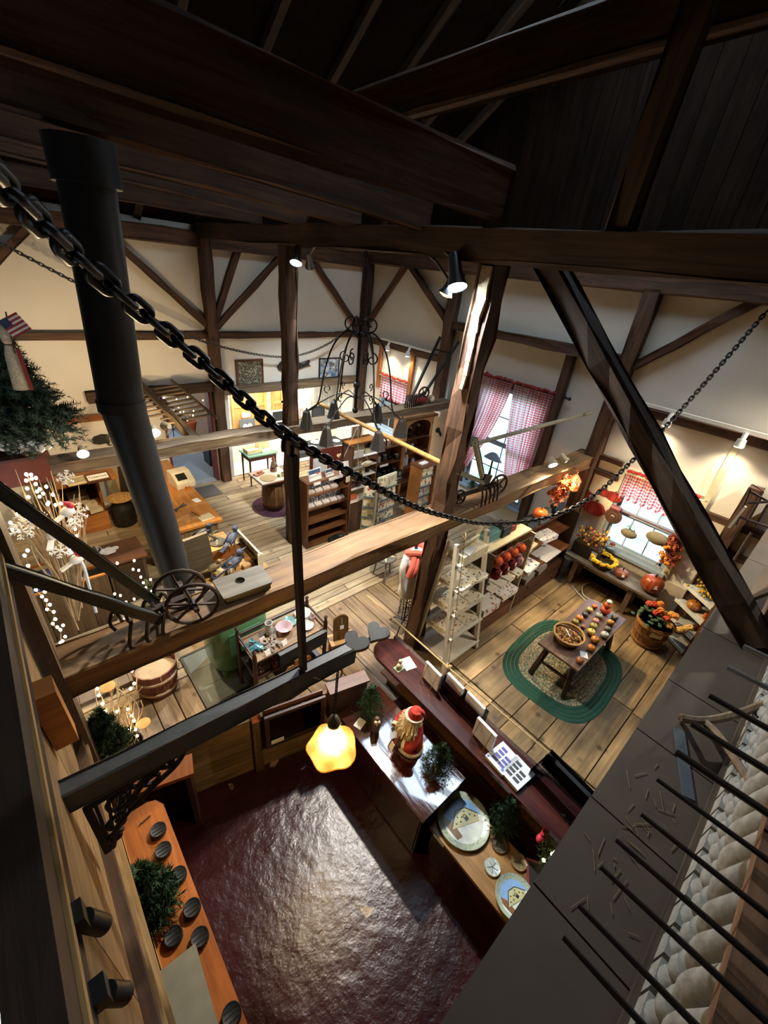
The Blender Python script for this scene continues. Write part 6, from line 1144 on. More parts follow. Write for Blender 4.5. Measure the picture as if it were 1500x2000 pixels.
# ================================================================ pumpkin side
def rugpoly(a, b, n=4, k=56): return [(a*abs(math.cos(t))**(2/n)*(1 if math.cos(t) > 0 else -1), b*abs(math.sin(t))**(2/n)*(1 if math.sin(t) > 0 else -1)) for t in [2*PI*i/k for i in range(k)]]
rgn = T('rug', 'oval braided rug with a dark green border under the gourd table', 'rug', (4.98, 1.07, .002), .05)
RG = plain('#1d4a3a', .95, noise=.25, nscale=70); RM = dots('#8f8a6c', ['#3c5a44', '#9a7a64', '#b3ab8b', '#47624e'], 60, .75)
N = 15
for i in range(N):
    a0, b0 = .90*(1-i/N)-.0, .69*(1-i/N); a1, b1 = .90*(1-(i+.92)/N), .69*(1-(i+.92)/N); am, bmid = (a0+a1)/2, (b0+b1)/2
    P0, P1, P2 = rugpoly(a0, b0, 3.2), rugpoly(am, bmid, 3.2), rugpoly(max(a1, .001), max(b1, .001), 3.2); k = len(P0); mb = MB(); mb.add([V((*p, 0)) for p in P0]+[V((*p, .014)) for p in P1]+[V((*p, .0)) for p in P2], [(r*k+j, r*k+(j+1) % k, (r+1)*k+(j+1) % k, (r+1)*k+j) for r in range(2) for j in range(k)]); part('braid', rgn, mb, RG if i < 4 else RM, 'full')
tb = T('table', 'narrow dark wooden table with splayed legs on the green rug', 'table', (5.15, 1.04, .016)); TW = wood('#6a5040', '#43302a', 0, 1, .35, .1, 0, 0, .3, .1); mb = MB(); mb.box(-.75, .75, -.28, .28, .56, .59); part('top', tb, mb, TW); bxs(tb, 'apron', DARKW, (-.62, .62, -.2, -.18, .47, .56), (-.62, .62, .18, .2, .47, .56), (-.62, -.6, -.18, .18, .47, .56), (.6, .62, -.18, .18, .47, .56))
for sx in (-1, 1):
    for sy in (-1, 1): mb = MB(); mb.bar((sx*.58, sy*.17, .56), (sx*.70, sy*.24, 0), .055, .055); part('leg', tb, mb, DARKW)
    mb = MB(); mb.bar((sx*.645, -.2, .25), (sx*.645, .2, .25), .03, .03); part('stretcher', tb, mb, DARKW)
ZT = .606
bk = T('basket', 'oval wicker basket full of acorns at the near end of the gourd table', 'basket', at(1108, 1246, z=ZT+.02), .15); bk.location.z = ZT; WK = dots('#b08a52', ['#8a6433', '#cda867'], 70, .5); mb = MB(); mb.lathe([(.15, 0), (.17, .02), (.2, .09), (.205, .1), (.19, .1), (.165, .03), (1e-4, .03)], (0, 0, 0), 30, None, 1.05, .92); part('bowl', bk, mb, WK, True); mb = MB(); mb.tube([(.207*math.cos(t), .19*math.sin(t), .1) for t in [2*PI*i/30 for i in range(30)]], .014, 7, True); part('rim', bk, mb, WK, True); mb = MB(); mb.tube(spline([(0, .19, .08), (.02, .13, .15), (.03, 0, .17), (.02, -.13, .15), (0, -.19, .08)], .03), .012, 6); part('handle', bk, mb, DARKW, True)
ab = MB(); ab.ball((0, 0, 0), .014, 7, 5, sz=1.3); am_ = [mesh('acorn', ab, plain(c, .45), True) for c in ('#7a4f28', '#a37a3c', '#5a3820', '#c39a58')]; k = 0
for i in range(130):
    r_, a_ = .165*math.sqrt(rnd.random()), rnd.uniform(0, 6.28); o = link('acorn', rnd.choice(am_), bk); o.location = (r_*math.cos(a_)*1.05, r_*math.sin(a_)*.92, .055+.03*(1-r_/.17)+rnd.uniform(0, .012)); o.rotation_euler = (rnd.uniform(0, 3), rnd.uniform(0, 3), 0)
mb = MB(); mb.cbox((0, .02, .105), .12, .02, .004, .7, .1); part('scoop', bk, mb, PAPER)
def gourd_parts(rt, r, mt, ribs=9, sq=.78, stemh=.35, stemc='#4a3c24'):
    mb = MB(); n, k = ribs*4, 12; vs = []
    for i in range(k+1):
        th = PI*i/k; z = -math.cos(th)*sq; rr_ = math.sin(th)**.85
        for j in range(n):
            a_ = 2*PI*j/n; rib = 1-.09*abs(math.cos(a_*ribs/2))**6*0-.07*(1-abs(math.sin(a_*ribs/2)))**1.5; R = r*max(rr_, 1e-4)*rib; vs.append((R*math.cos(a_), R*math.sin(a_), r*(sq*.94+z*(1-.12*(1-rr_)))))
    mb.add(vs, [(i*n+j, i*n+(j+1) % n, (i+1)*n+(j+1) % n, (i+1)*n+j) for i in range(k) for j in range(n)]); part('fruit', rt, mb, mt, 'full'); mb = MB(); h = r*sq*1.75; mb.tube(spline([(0, 0, h*.95), (0, 0, h+r*stemh*.5), (r*.12, 0, h+r*stemh)], r*.1), r*.1, 6); part('stem', rt, mb, plain(stemc, .8), True)
def gourd(label, u, v, r, c, z=ZT, cat='gourd', name='gourd', **kw):
    rt = T(name, label, cat, at(u, v, z=z), rnd.uniform(0, 6)); gourd_parts(rt, r, plain(c, .4, noise=.22, nscale=16), **kw); return rt
def zc(u, v, s=7.5): return 1030+u/s, 1150+v/s
for lb, u, v, r, c in (('small orange gourd at the far left corner of the gourd table', 975, 265, .04, '#c8672c'), ('pale green gourd next to the small orange one, far left row', 900, 320, .05, '#a9a25a'), ('black and white gourd in the left row', 838, 385, .045, '#3a3c48'), ('bright orange gourd in the left row', 755, 440, .052, '#d9823a'), ('olive gourd closest to the basket in the left row', 690, 495, .05, '#8a7d3a'), ('grey green gourd below the jack o lantern figure, middle row', 1035, 410, .055, '#8a8f7c'), ('pink gourd in the middle row', 990, 480, .048, '#b97f74'), ('mossy green gourd in the middle row', 955, 560, .055, '#8f8a4a'), ('yellow striped gourd in the middle row', 920, 650, .058, '#c9b757'), ('ribbed amber gourd toward the near end, middle row', 978, 760, .055, '#d38b35'), ('orange gourd second from the near end', 920, 880, .052, '#d07c30'), ('dull orange gourd at the near corner beside the white card', 755, 1060, .048, '#a5602f'), ('grey cream gourd at the far right corner', 1268, 425, .048, '#a7a08a'), ('golden gourd in the right row', 1205, 505, .05, '#c08a34'), ('dark grey gourd in the right row', 1165, 600, .048, '#6c6a5f'), ('white gourd at the near end of the right row', 1120, 690, .055, '#d3d3cf'), ('small brown gourd behind the basket rim', 812, 560, .035, '#8a5f3a')):
    uu, vv = zc(u, v); gourd(lb, uu, vv+2, r, c)
jl = T('lantern_figure', 'stack of two carved orange pumpkins with a speckled cap, far end of the gourd table', 'figurine', at(*zc(1125, 355), z=ZT), 2.2); mb = MB(); mb.ball((0, 0, .06), .07, 16, 10, 1, 1, .85); part('lower_pumpkin', jl, mb, plain('#d0582c', .5), True); mb = MB(); mb.ball((0, 0, .155), .055, 16, 10, 1, 1, .85); part('upper_pumpkin', jl, mb, plain('#d8662f', .5), True); mb = MB(); mb.ball((0, 0, .215), .04, 12, 8, 1, 1, .7); part('cap', jl, mb, dots('#d8cfc0', ['#3a3026'], 90, .3), True)
mb = MB(); [mb.add([(.066, s*.028-.012, .065), (.066, s*.028+.012, .065), (.07, s*.028, .088)], [(0, 1, 2)]) for s in (-1, 1)]; [mb.add([(.053, s*.02-.009, .155), (.053, s*.02+.009, .155), (.055, s*.02, .172)], [(0, 1, 2)]) for s in (-1, 1)]; mb.cbox((.067, 0, .042), .004, .05, .01); mb.cbox((.052, 0, .138), .004, .035, .008); part('carved_face', jl, mb, BLACK)
mb = MB(); mb.cbox(at(*zc(828, 965), z=ZT+.004), .11, .09, .004, .55); single('price_card', mb, dots('#eaeae6', ['#8fb3c4', '#c4c9c4'], 60, .15), 'white price card near the front corner of the gourd table', 'card')
# shelves along the main beam, right of the front post
WP = plain('#cfc8b8', .6, noise=.06)
wl = T('ladder_shelf', 'tall white leaning ladder shelf stacked with printed cloths', 'shelf', (3.86, 2.3, 0))
for sx in (-.36, .34): mb = MB(); mb.bar((sx, -.26, 0), (sx*.86, .02, 1.9), .05, .05, (0, 1, 0)); part('front_leg', wl, mb, WP); mb = MB(); mb.bar((sx, .3, 0), (sx*.86, .12, 1.9), .05, .04, (0, 1, 0)); part('rear_leg', wl, mb, WP)
LV = []
for i, (z, y0, y1) in enumerate(((.12, -.28, .3), (.52, -.24, .26), (.9, -.2, .23), (1.26, -.15, .2), (1.62, -.1, .17))):
    w_ = .36-.05*z/1.9; bxs(wl, 'shelf', WP, (-w_, w_, y0, y1, z, z+.025)); bxs(wl, 'lip', WP, (-w_, w_, y1, y1+.015, z, z+.09)); LV.append((z+.026, w_, y0, y1))
def towel(label, x, y, z, sx, sy, h, cols, base='#e4dbc6', group=None, sc=26, rz=0, hang=0):
    rt = T('folded_cloth', label, 'cloth', (x, y, z), rz, group); mt = dots(base, cols, sc, .38, .9); n = max(1, int(h/.02))
    for k in range(n): mb = MB(); mb.cbox((rnd.uniform(-.006, .006), rnd.uniform(-.006, .006), (k+.5)*h/n), sx, sy, h/n*.9, rnd.uniform(-.03, .03)); part('fold', rt, mb, mt)
    if hang: mb = MB(); mb.cbox((0, -sy/2-.004, h-hang/2), sx*.96, .008, hang); part('overhang', rt, mb, mt)
    return rt
AUT = ['#a5432c', '#7d6a34', '#c98a3c', '#5d3a26', '#8a8a5c']; BLK = ['#3a3a34', '#6a5a44', '#4a4a40']
for j, (lv, lb, col) in enumerate(((1, 'bottom cloths shelf', AUT), (2, 'second cloths shelf', AUT), (3, 'upper cloths shelf', BLK))):
    z, w_, y0, y1 = LV[lv]; z += .001
    towel('fall leaf printed cloths stacked left on the %s of the white ladder' % lb, 3.86-w_*.5, 2.3+(y0+y1)/2-.03, z, w_*.85, .34, .06 if lv < 3 else .04, col, '#e4dbc6', None, 22, .05, .05); towel('fall leaf printed cloths stacked right on the %s of the white ladder' % lb, 3.86+w_*.42, 2.3+(y0+y1)/2-.03, z, w_*.8, .34, .05 if lv < 3 else .03, col, '#e0d6be', None, 22, -.08, .04)
z, w_, y0, y1 = LV[4]; cbn = T('carton', 'cream carton tray with folded liner on top of the white ladder shelf', 'carton', (3.84, 2.31, z+.001)); bxs(cbn, 'tray', plain('#dcd3b2', .7), (-.24, .26, -.1, .13, 0, .1)); mb = MB(); mb.cbox((0, .04, .16), .36, .03, .14, .1, .5); part('flap', cbn, mb, plain('#e3dab8', .7)); mb = MB(); mb.cbox((-.08, -.04, .11), .2, .12, .03, .2); part('liner', cbn, mb, plain('#c9c9c6', .6))
bs2 = T('shelf_unit', 'brown shelf unit with a cream inner side, hung with knitted pumpkins', 'shelf', (4.78, 2.38, 0)); bxs(bs2, 'side', plain('#b9ab86', .6), (.49, .52, -.2, .18, 0, 1.52)); bxs(bs2, 'side', DARKW, (-.52, -.49, -.2, .18, 0, 1.52)); bxs(bs2, 'back', DARKW, (-.49, .49, .16, .18, 0, 1.5)); bxs(bs2, 'top', plain('#cbbf9c', .6), (-.52, .52, -.12, .18, 1.52, 1.55)); bxs(bs2, 'base', BROWN, (-.49, .49, -.2, .16, 0, .24))
for z in (.5, .86): bxs(bs2, 'shelf', BROWN, (-.49, .49, -.2, .16, z, z+.025))
towel('bright leaf printed towels on the lower shelf of the brown unit', 4.98, 2.28, .527, .42, .3, .05, ['#c0392b', '#d98a3a', '#5f7a3a', '#7a3a2a'], '#e9e4da', None, 22, 0, .08); towel('sparse leaf printed towel hanging over the lower shelf edge, brown unit', 4.52, 2.28, .527, .42, .3, .04, ['#a5432c', '#7d6a34'], '#e6e0d2', None, 12, 0, .14)
for i in range(4): towel('tea towel %s on the upper shelf of the brown unit' % ('with a green wreath, first', 'with yellow flowers, second', 'with a red pumpkin, third', 'in faded olive, last')[i], 4.42+.22*i, 2.27, .887, .19, .28, .025, (['#3f5a3a', '#e4dbc6'], ['#c9a83c', '#8a7a4a'], ['#b8432f', '#d98a3a'], ['#8a8a5c', '#b3a878'])[i], '#e2dac4', None, 9, .1, .05)
for i in range(4):
    rt = T('knit_pumpkin', 'orange knitted pumpkin, %s on the rail of the brown unit' % ('leftmost', 'second from left', 'third from left', 'fourth')[i], 'pumpkin', (4.40+.19*i, 2.20, 1.31+.0*i)); gourd_parts(rt, .085, plain('#b34a22', .95, bump=.5, nscale=50), 8, .85, .3, '#8a8a5c')
for i, c in enumerate(('#7d1f22', '#6f1a22', '#701c24', '#b07a80')):
    rt = T('knit_bag', '%s knitted ornament hanging below the pumpkins, %s' % ('dusty pink' if i == 3 else 'dark red', ('far left', 'middle left', 'middle right', 'right end')[i]), 'ornament', (4.42+.18*i, 2.17, 1.10)); mb = MB(); mb.lathe([(.05, 0), (.075, .05), (.065, .13), (.03, .16), (.04, .18)], (0, 0, 0), 12); part('body', rt, mb, plain(c, .95, bump=.5, nscale=50), True); mb = MB(); mb.cbox((.0, -.07, .12), .05, .004, .05, .1); part('tag', rt, mb, plain('#e9d9c4', .7))
mb = MB(); mb.cyl((4.28, 2.19, 1.48), (5.28, 2.19, 1.48), .01, n=6)
for i in range(4): mb.cyl((4.40+.19*i, 2.2, 1.44), (4.40+.19*i, 2.19, 1.48), .004, n=5)
single('hanging_rail', mb, IRON, 'thin rail along the front of the brown unit holding the knitted pumpkins', 'rail')
for i in range(5): mb = MB(); mb.lathe([(1e-4, 0), (.03, .0), (.03, .004), (1e-4, .004)], (0, 0, 0), 12, M.Translation((5.26, 2.22+.06*i, 1.42-.13*(i % 3)-.05*i)) @ M.Rotation(PI/2, 4, 'Y')); single('shell', mb, plain('#e6dfcf', .5), 'white shell disc hanging on the cream side of the brown unit', 'shell', 'white shells on the cream side')
gourd('big orange knitted pumpkin on top of the brown unit', 1052, 1012, .115, '#c9601f', 1.551, 'pumpkin', 'knit_pumpkin')
for i, (x, c, s, lb) in enumerate(((4.45, '#5b8a8a', (.5, .14, .12), 'teal folded cloth roll at the left on top of the brown unit'), (4.78, '#2f333a', (.2, .2, .14), 'dark blue grey cap on top of the brown unit'), (4.93, '#7a2a2a', (.24, .16, .09), 'red checked cloth on top of the brown unit behind the pumpkin'))): mb = MB(); mb.cbox((x, 2.46, 1.552+s[2]/2), *s); mb.cbox((x, 2.46, 1.552+s[2]), s[0]*.8, s[1]*.7, s[2]*.3, .1); single('folded_cloth', mb, dots(c, ['#c9b9a8', c], 22, .2) if i == 2 else plain(c, .9, bump=.4), lb, 'cloth')
du = T('drawer_unit', 'dark brown drawer unit with open shelves of printed cloths', 'drawers', (6.12, 2.40, 0)); bxs(du, 'body', DARKW, (-.8, .8, -.2, .18, 0, .42)); bxs(du, 'side', DARKW, (-.8, -.77, -.18, .18, .42, .95), (.77, .8, -.18, .18, .42, 1.35)); bxs(du, 'back', DARKW, (-.77, .77, .16, .18, .42, 1.35)); bxs(du, 'shelf', BROWN, (-.77, .77, -.22, .16, .68, .705), (-.77, .77, -.1, .16, 1.0, 1.025), (-.77, .77, -.02, .16, 1.33, 1.355)); 
for i in range(2):
    d = bxs(du, 'drawer', wood('#5a3322', '#38200f', 0), (-.78, .78, -.215, -.2, .03+.2*i, .2+.2*i))
    for x in (-.45, .45): mb = MB(); mb.ball((x, -.228, .115+.2*i), .014, 8, 6); part('knob', d, mb, IRON, True)
towel('blue and orange floral cloth at the left of the drawer unit shelf', 5.62, 2.32, .707, .42, .3, .04, ['#3a5a9c', '#d9963c', '#8a2a3a'], '#eae6e0', None, 14, .1, .06); towel('pale landscape printed tray right on the drawer unit shelf', 6.25, 2.3, .707, .55, .3, .015, ['#9aa6b4', '#c9a8a0', '#6d7f8e'], '#c9c4c0', None, 5, .05); towel('fringed cream leaf cloth on the upper shelf of the drawer unit', 5.65, 2.42, 1.027, .36, .22, .03, ['#a58a3c', '#7a4a2a'], '#e4d9bd', None, 24, .1, .08); towel('white floral cloth with blue berries on the upper shelf of the drawer unit', 6.2, 2.4, 1.027, .46, .22, .03, ['#3a4a7a', '#7a3a4a', '#8a8a94'], '#ebe7e4', None, 20, -.1, .08)
for i, x in enumerate((5.7, 6.1)): mb = MB(); mb.cbox((x, 2.3, .47), .34, .2, .09, .1); mb.ball((x+.05, 2.3, .51), .09, 8, 6, 1.6, 1, .4); single('folded_cloth', mb, plain('#8d8478', .9, bump=.5, nscale=30), ('grey crumpled cloth at the left in the low bay of the drawer unit', 'grey crumpled cloth at the right in the low bay of the drawer unit')[i], 'cloth')
for i, (x, c) in enumerate(((5.6, '#3f4850'), (6.0, '#55606a'), (6.45, '#2d3846'))): mb = MB(); mb.cbox((x, 2.45, 1.46), .3, .1, .2, 0, -.2); mb.cbox((x, 2.39, 1.44), .22, .004, .12, 0, -.2); single('tote_bag', mb, dots(c, ['#8d9296', c, '#23282e'], 12, .3), ('grey printed bag left on top of the drawer unit', 'slate bag in the middle on top of the drawer unit', 'navy bag right on top of the drawer unit')[i], 'bag')
# dress form and stand of stars
df = T('dress_form', 'black wire dress form in a white blouse and coral scarf behind the front post', 'dress form', (3.62, 2.98, 0)); mb = MB(); mb.lathe([(.14, .62), (.17, .72), (.155, .86), (.13, 1.02), (.16, 1.2), (.17, 1.3), (.12, 1.38), (.05, 1.42)], (0, 0, 0), 24, None, 1.1, .75)
for s in (-1, 1): mb.tube(spline([(s*.15, 0, 1.33), (s*.21, -.01, 1.18), (s*.2, -.03, .95), (s*.18, -.05, .78)], .04), [.055-.002*i for i in range(len(spline([(s*.15, 0, 1.33), (s*.21, -.01, 1.18), (s*.2, -.03, .95), (s*.18, -.05, .78)], .04)))], 10)
part('blouse', df, mb, plain('#d6d3cd', .9, noise=.12, nscale=12, bump=.5), True); mb = MB(); mb.tube([(.13*math.cos(t), .10*math.sin(t)-.01, 1.40+.03*math.sin(t*2)) for t in [2*PI*i/20 for i in range(20)]], .042, 8, True); mb.tube(spline([(-.1, -.08, 1.38), (-.17, -.13, 1.25), (-.2, -.12, 1.1)], .03), .04, 8); mb.tube(spline([(-.06, -.1, 1.36), (-.13, -.16, 1.22), (-.15, -.15, 1.12)], .03), .035, 8); part('scarf', df, mb, plain('#d0604e', .95, bump=.6, nscale=30), True); mb = MB(); mb.cyl((0, 0, 1.4), (0, 0, 1.5), .02, n=8); mb.ball((0, 0, 1.52), .035, 8, 6); mb.cyl((0, 0, .1), (0, 0, 1.4), .012, n=6)
for k in range(4): a_ = PI/2*k+.4; mb.tube([(.14*math.cos(a_), .1*math.sin(a_), .62), (.1*math.cos(a_), .08*math.sin(a_), .4), (.11*math.cos(a_), .09*math.sin(a_), .2)], .007, 5); mb.tube(spline([(0, 0, .12), (.14*math.cos(a_), .14*math.sin(a_), .1), (.22*math.cos(a_), .22*math.sin(a_), .0)], .03), .01, 5)
for z in (.25, .35, .45, .55): mb.tube([(.115*math.cos(t), .09*math.sin(t), z) for t in [2*PI*i/16 for i in range(16)]], .005, 5, True)
part('wire_stand', df, mb, BLACK, True)
sp = at(752, 1085, z=.45); sf = T('starfish', 'big cream starfish on a grey stool beyond the main beam', 'starfish', sp); mb = MB(); vs = [(0, 0, .05)]; n = 10
for i in range(n): a_ = 2*PI*i/n+.3; r_ = .22 if i % 2 == 0 else .055; vs.append((r_*math.cos(a_), r_*math.sin(a_), .015 if i % 2 == 0 else .03)); 
for i in range(n): a_ = 2*PI*i/n+.3; r_ = .22 if i % 2 == 0 else .055; vs.append((r_*math.cos(a_), r_*math.sin(a_), 0))
mb.add(vs, [(0, 1+i, 1+(i+1) % n) for i in range(n)]+[(1+i, 11+i, 11+(i+1) % n, 1+(i+1) % n) for i in range(n)]+[tuple(range(20, 10, -1))]); part('body', sf, mb, plain('#d8d0a8', .8, bump=.5, nscale=50)); so = T('stool', 'round grey stool under the starfish', 'stool', (sp.x, sp.y, 0)); mb = MB(); mb.lathe([(1e-4, .42), (.2, .42), (.2, .449), (1e-4, .449)], (0, 0, 0), 20); part('seat', so, mb, plain('#6c675f', .7), True)
for k in range(3): a_ = 2.1*k; mb = MB(); mb.cyl((.12*math.cos(a_), .12*math.sin(a_), .42), (.17*math.cos(a_), .17*math.sin(a_), 0), .014, n=6); part('leg', so, mb, plain('#6c675f', .7))
# bench and pumpkins under the window
bn = T('bench', 'long grey plank bench under the pumpkin window', 'bench', (7.04, 1.48, 0)); mb = MB(); mb.box(-.24, .26, -.82, .70, .53, .57); part('plank', bn, mb, wood('#7b7468', '#56504a', 1, .8, .5, .3, 0, .3)); bxs(bn, 'leg', TIMG, (-.18, -.12, -.5, -.42, 0, .53), (-.18, -.12, .45, .53, 0, .53), (.14, .2, -.5, -.42, 0, .53), (.14, .2, .45, .53, 0, .53)); mb = MB(); mb.bar((-.15, -.46, .3), (.17, -.46, .5), .04, .03); part('strut', bn, mb, TIMG)
ZB = .571
def bloom(mb, c, r, k=14, el=.35):
    for i in range(k): a_ = rnd.uniform(0, 6.28); e = math.acos(rnd.uniform(-.1, 1)); d = V((math.cos(a_)*math.sin(e), math.sin(a_)*math.sin(e), math.cos(e))); mb.ball(V(c)+d*r*.6, r*el, 6, 4)
wr = T('flower_basket', 'round dark basket ringed with yellow chrysanthemums on the bench', 'basket', (6.98, 1.60, ZB)); mb = MB(); mb.lathe([(.15, 0), (.2, .1), (.19, .11), (.14, .03), (1e-4, .03)], (0, 0, 0), 22); part('basket', wr, mb, plain('#3a2a1c', .9, bump=.6, nscale=40), True)
for k in range(20): a_ = 2*PI*k/20; mb = MB(); bloom(mb, (.19*math.cos(a_), .19*math.sin(a_), .13+rnd.uniform(-.01, .02)), .05, 16, .4); part('blossom', wr, mb, plain(rnd.choice(('#d8b420', '#e0c22e', '#c99f1c')), .7), True)
def pumpkin(label, loc, r, c, sq, tag_=True, nm='pumpkin'):
    rt = T(nm, label, 'pumpkin', loc, -2.6); gourd_parts(rt, r, plain(c, .35, noise=.18, nscale=6), 12, sq, .45, '#2e2418')
    if tag_: mb = MB(); mb.cbox((r*.93, .0, r*sq*1.15), .006, r*.35, r*.35, 0, 0, -.25); part('price_tag', rt, mb, PAPER)
    return rt
pumpkin('large glossy orange pumpkin with a dark stem at the right end of the bench', (6.98, .82, ZB), .165, '#8f3f1c', .95); pumpkin('medium mottled brown orange pumpkin in the middle of the bench', (6.95, 1.27, ZB), .115, '#7d4428', .7)
mb = MB(); mb.cbox(at(1170, 1104, z=ZB+.005), .16, .07, .006, .5); single('leaflet', mb, PAPER, 'white leaflet lying on the bench left of the mottled pumpkin', 'leaflet')
fb = T('planter', 'dark wooden planter box of dry autumn flowers at the left end of the bench', 'planter', (7.08, 1.96, ZB)) ; bxs(fb, 'box', wood('#3d2c20', '#241811', 1), (-.14, .14, -.26, .2, 0, .24)); bxs(fb, 'sign', plain('#8fa3c4', .6), (-.146, -.14, -.24, -.14, .02, .2)); mb = MB(); m2 = MB(); m3 = MB()
for k in range(90):
    p = V((rnd.uniform(-.12, .12), rnd.uniform(-.25, .18), .22)); q = p+V((rnd.gauss(0, .06), rnd.gauss(0, .06), rnd.uniform(.08, .3))); mb.tube([p, q], .004, 4); (m2 if rnd.random() < .55 else m3).ball(q, rnd.uniform(.014, .028), 6, 4)
part('stems', fb, mb, plain('#6a5a30', .8), kind='stuff'); part('gold_flowers', fb, m2, plain('#b8922e', .8), True, kind='stuff'); part('red_flowers', fb, m3, plain('#8f4230', .8), True, kind='stuff')
mb = MB(); mb.tube(spline([(7.2, 1.7, .03), (7.0, 1.75, .012), (6.75, 1.6, .012), (6.8, 1.3, .012), (6.6, 1.4, .012), (6.72, 1.7, .012), (6.85, 1.9, .012)], .04), .008, 5); single('cable', mb, WHITE, 'white electric cord coiled on the floor under the bench', 'cord', smooth=True)
mb = MB(); mb.tube(spline([(7.28, 1.85, .02), (7.28, 1.9, .5), (7.29, 1.93, 1.0)], .05), .006, 5); single('cable', mb, BLACK, 'dark cord running up the wall left of the pumpkin window', 'cord', smooth=True)
# hung in and beside the pumpkin window
hr = T('hanging_rod', 'dark rod with round end plates across the pumpkin window', 'rod', (7.24, 1.4, 1.48)); a, b = at(1203, 993, x=7.22), at(1327, 1047, x=7.22); mb = MB(); mb.cyl(a, b, .012, n=6); part('rod', hr, mb, plain('#5a2a2e', .5), True, True)
for p in (a, b): mb = MB(); mb.cyl(p-V((0, .08, 0)), p+V((0, .08, 0)), .05, .05, 12); mb.bar(p, (7.34, p.y, p.z), .02, .02); part('end_plate', hr, mb, plain('#6a3438', .5), True, True)
for i, (u, v, sx, lb) in enumerate(((1228, 1042, .13, 'small hanging pot of greenery in the lower left pane of the pumpkin window'), (1284, 1052, .17, 'wide hanging basket in the lower right pane of the pumpkin window'))):
    p = at(u, v, x=7.20); rt = T('hanging_basket', lb, 'basket', p); mb = MB(); mb.ball((0, 0, 0), sx, 14, 9, .55, 1, .6); part('bowl', rt, mb, plain('#6e6650', .9, bump=.5, nscale=40), True); mb = MB(); mb.tube([(0, -sx*.7, .03), (0, 0, 1.44-p.z), (0, sx*.7, .03)], .004, 4); part('cord', rt, mb, IRON)
    if i == 0: mb = MB(); [needles(mb, (0, 0, .06), (rnd.gauss(0, .05), rnd.gauss(0, .09), .1+rnd.uniform(0, .08)), 0, 10, .035) for k in range(14)]; part('foliage', rt, mb, GREEN2, kind='stuff')
nb = T('round_basket', 'round brown coiled basket hung left of the pumpkin window', 'basket', at(1198, 1008, x=7.22)); mb = MB(); [mb.tube([(.0-.01*k, r_*math.cos(t), r_*math.sin(t)) for t in [2*PI*i/20 for i in range(20)]], .03, 7, True) for k, r_ in enumerate((.11, .07, .03))]; part('coil', nb, mb, plain('#4a2f20', .8, bump=.4, nscale=40), True); mb = MB(); mb.tube([(-.03, -.04, .0), (-.06, 0, .03), (-.03, .04, .0)], .008, 5); mb.cyl((0, 0, .1), (.1, 0, .14), .006, n=5); part('handle', nb, mb, plain('#c9b48a', .7), True)
def leaves(rt, P, off, cols, k=9, s=.045, spread=.07):
    for ci, c in enumerate(cols):
        mb = MB()
        for p in P:
            for _ in range(k//len(cols)+1):
                q = p-off+V((rnd.gauss(0, spread*.5), rnd.gauss(0, spread), rnd.gauss(0, spread))); m_ = M.Translation(q) @ Euler((rnd.uniform(0, 6), rnd.uniform(0, 6), rnd.uniform(0, 6))).to_matrix().to_4x4()
                pl_ = []
                for i in range(10): a_ = 2*PI*i/10; r_ = s*(1 if i % 2 == 0 else .5); pl_.append(m_ @ V((r_*math.cos(a_), r_*math.sin(a_), s*.15*(i % 2))))
                mb.add([m_ @ V((0, 0, 0))]+pl_, [(0, 1+i, 1+(i+1) % 10) for i in range(10)])
        part('leaves', rt, mb, plain(c, .8), kind='stuff')
ga = T('garland', 'autumn flower swag hanging at the right of the pumpkin window', 'garland', at(1308, 1075, x=7.22)); P = spline([at(1322, 1058, x=7.24), at(1312, 1072, x=7.22), at(1305, 1095, x=7.22)], .05); leaves(ga, P, V(ga.location), ('#8f3a24', '#6d2a1e', '#a5522a'), 14, .05, .08); mb = MB(); [bloom(mb, at(u, v, x=7.15)-V(ga.location), .06, 14) for u, v in ((1296, 1090), (1302, 1070), (1300, 1100), (1293, 1082))]; part('orange_blooms', ga, mb, plain('#d98a24', .8), True)
ml = T('garland', 'orange maple leaf garland hanging from the right end of the main beam', 'garland', at(1095, 962, y=2.36)); P = spline([at(1108, 938, y=2.36), at(1098, 955, y=2.36), at(1085, 972, y=2.36)], .05); leaves(ml, P, V(ml.location), ('#a84a26', '#84301f', '#b56a2a'), 20, .05, .06)
ln = T('lantern', 'small copper lantern glowing under the right end of the main beam', 'lantern', at(1120, 945, y=2.34)); o = V(ln.location); mb = MB(); mb.lathe([(.02, .17), (.06, .13), (.11, .07), (.11, .06)], (0, 0, 0), 8); mb.lathe([(.1, -.1), (.1, -.08), (1e-4, -.08)], (0, 0, 0), 8); [mb.bar((.09*math.cos(t), .09*math.sin(t), -.09), (.1*math.cos(t), .1*math.sin(t), .07), .012, .012) for t in [2*PI*i/8 for i in range(8)]]; mb.tube([(.0, 0, .17), (.03, 0, .2), (0, 0, .24)], .006, 5); mb.bar((0, 0, .22), (.0, .1, .26), .015, .015); part('cage', ln, mb, plain('#b06a48', .35, .6)); mb = MB(); mb.ball((0, 0, -.02), .035, 10, 8, sz=1.4); part('bulb', ln, mb, glow('#ffd9a0', 60), True); mb = MB(); mb.lathe([(.088, -.08), (.098, .06)], (0, 0, 0), 8); part('glass', ln, mb, glass('#ffe2c4')); lamp('POINT', o+V((0, 0, -.02)), 4, (1, .7, .42), None, .05, parent=ln)
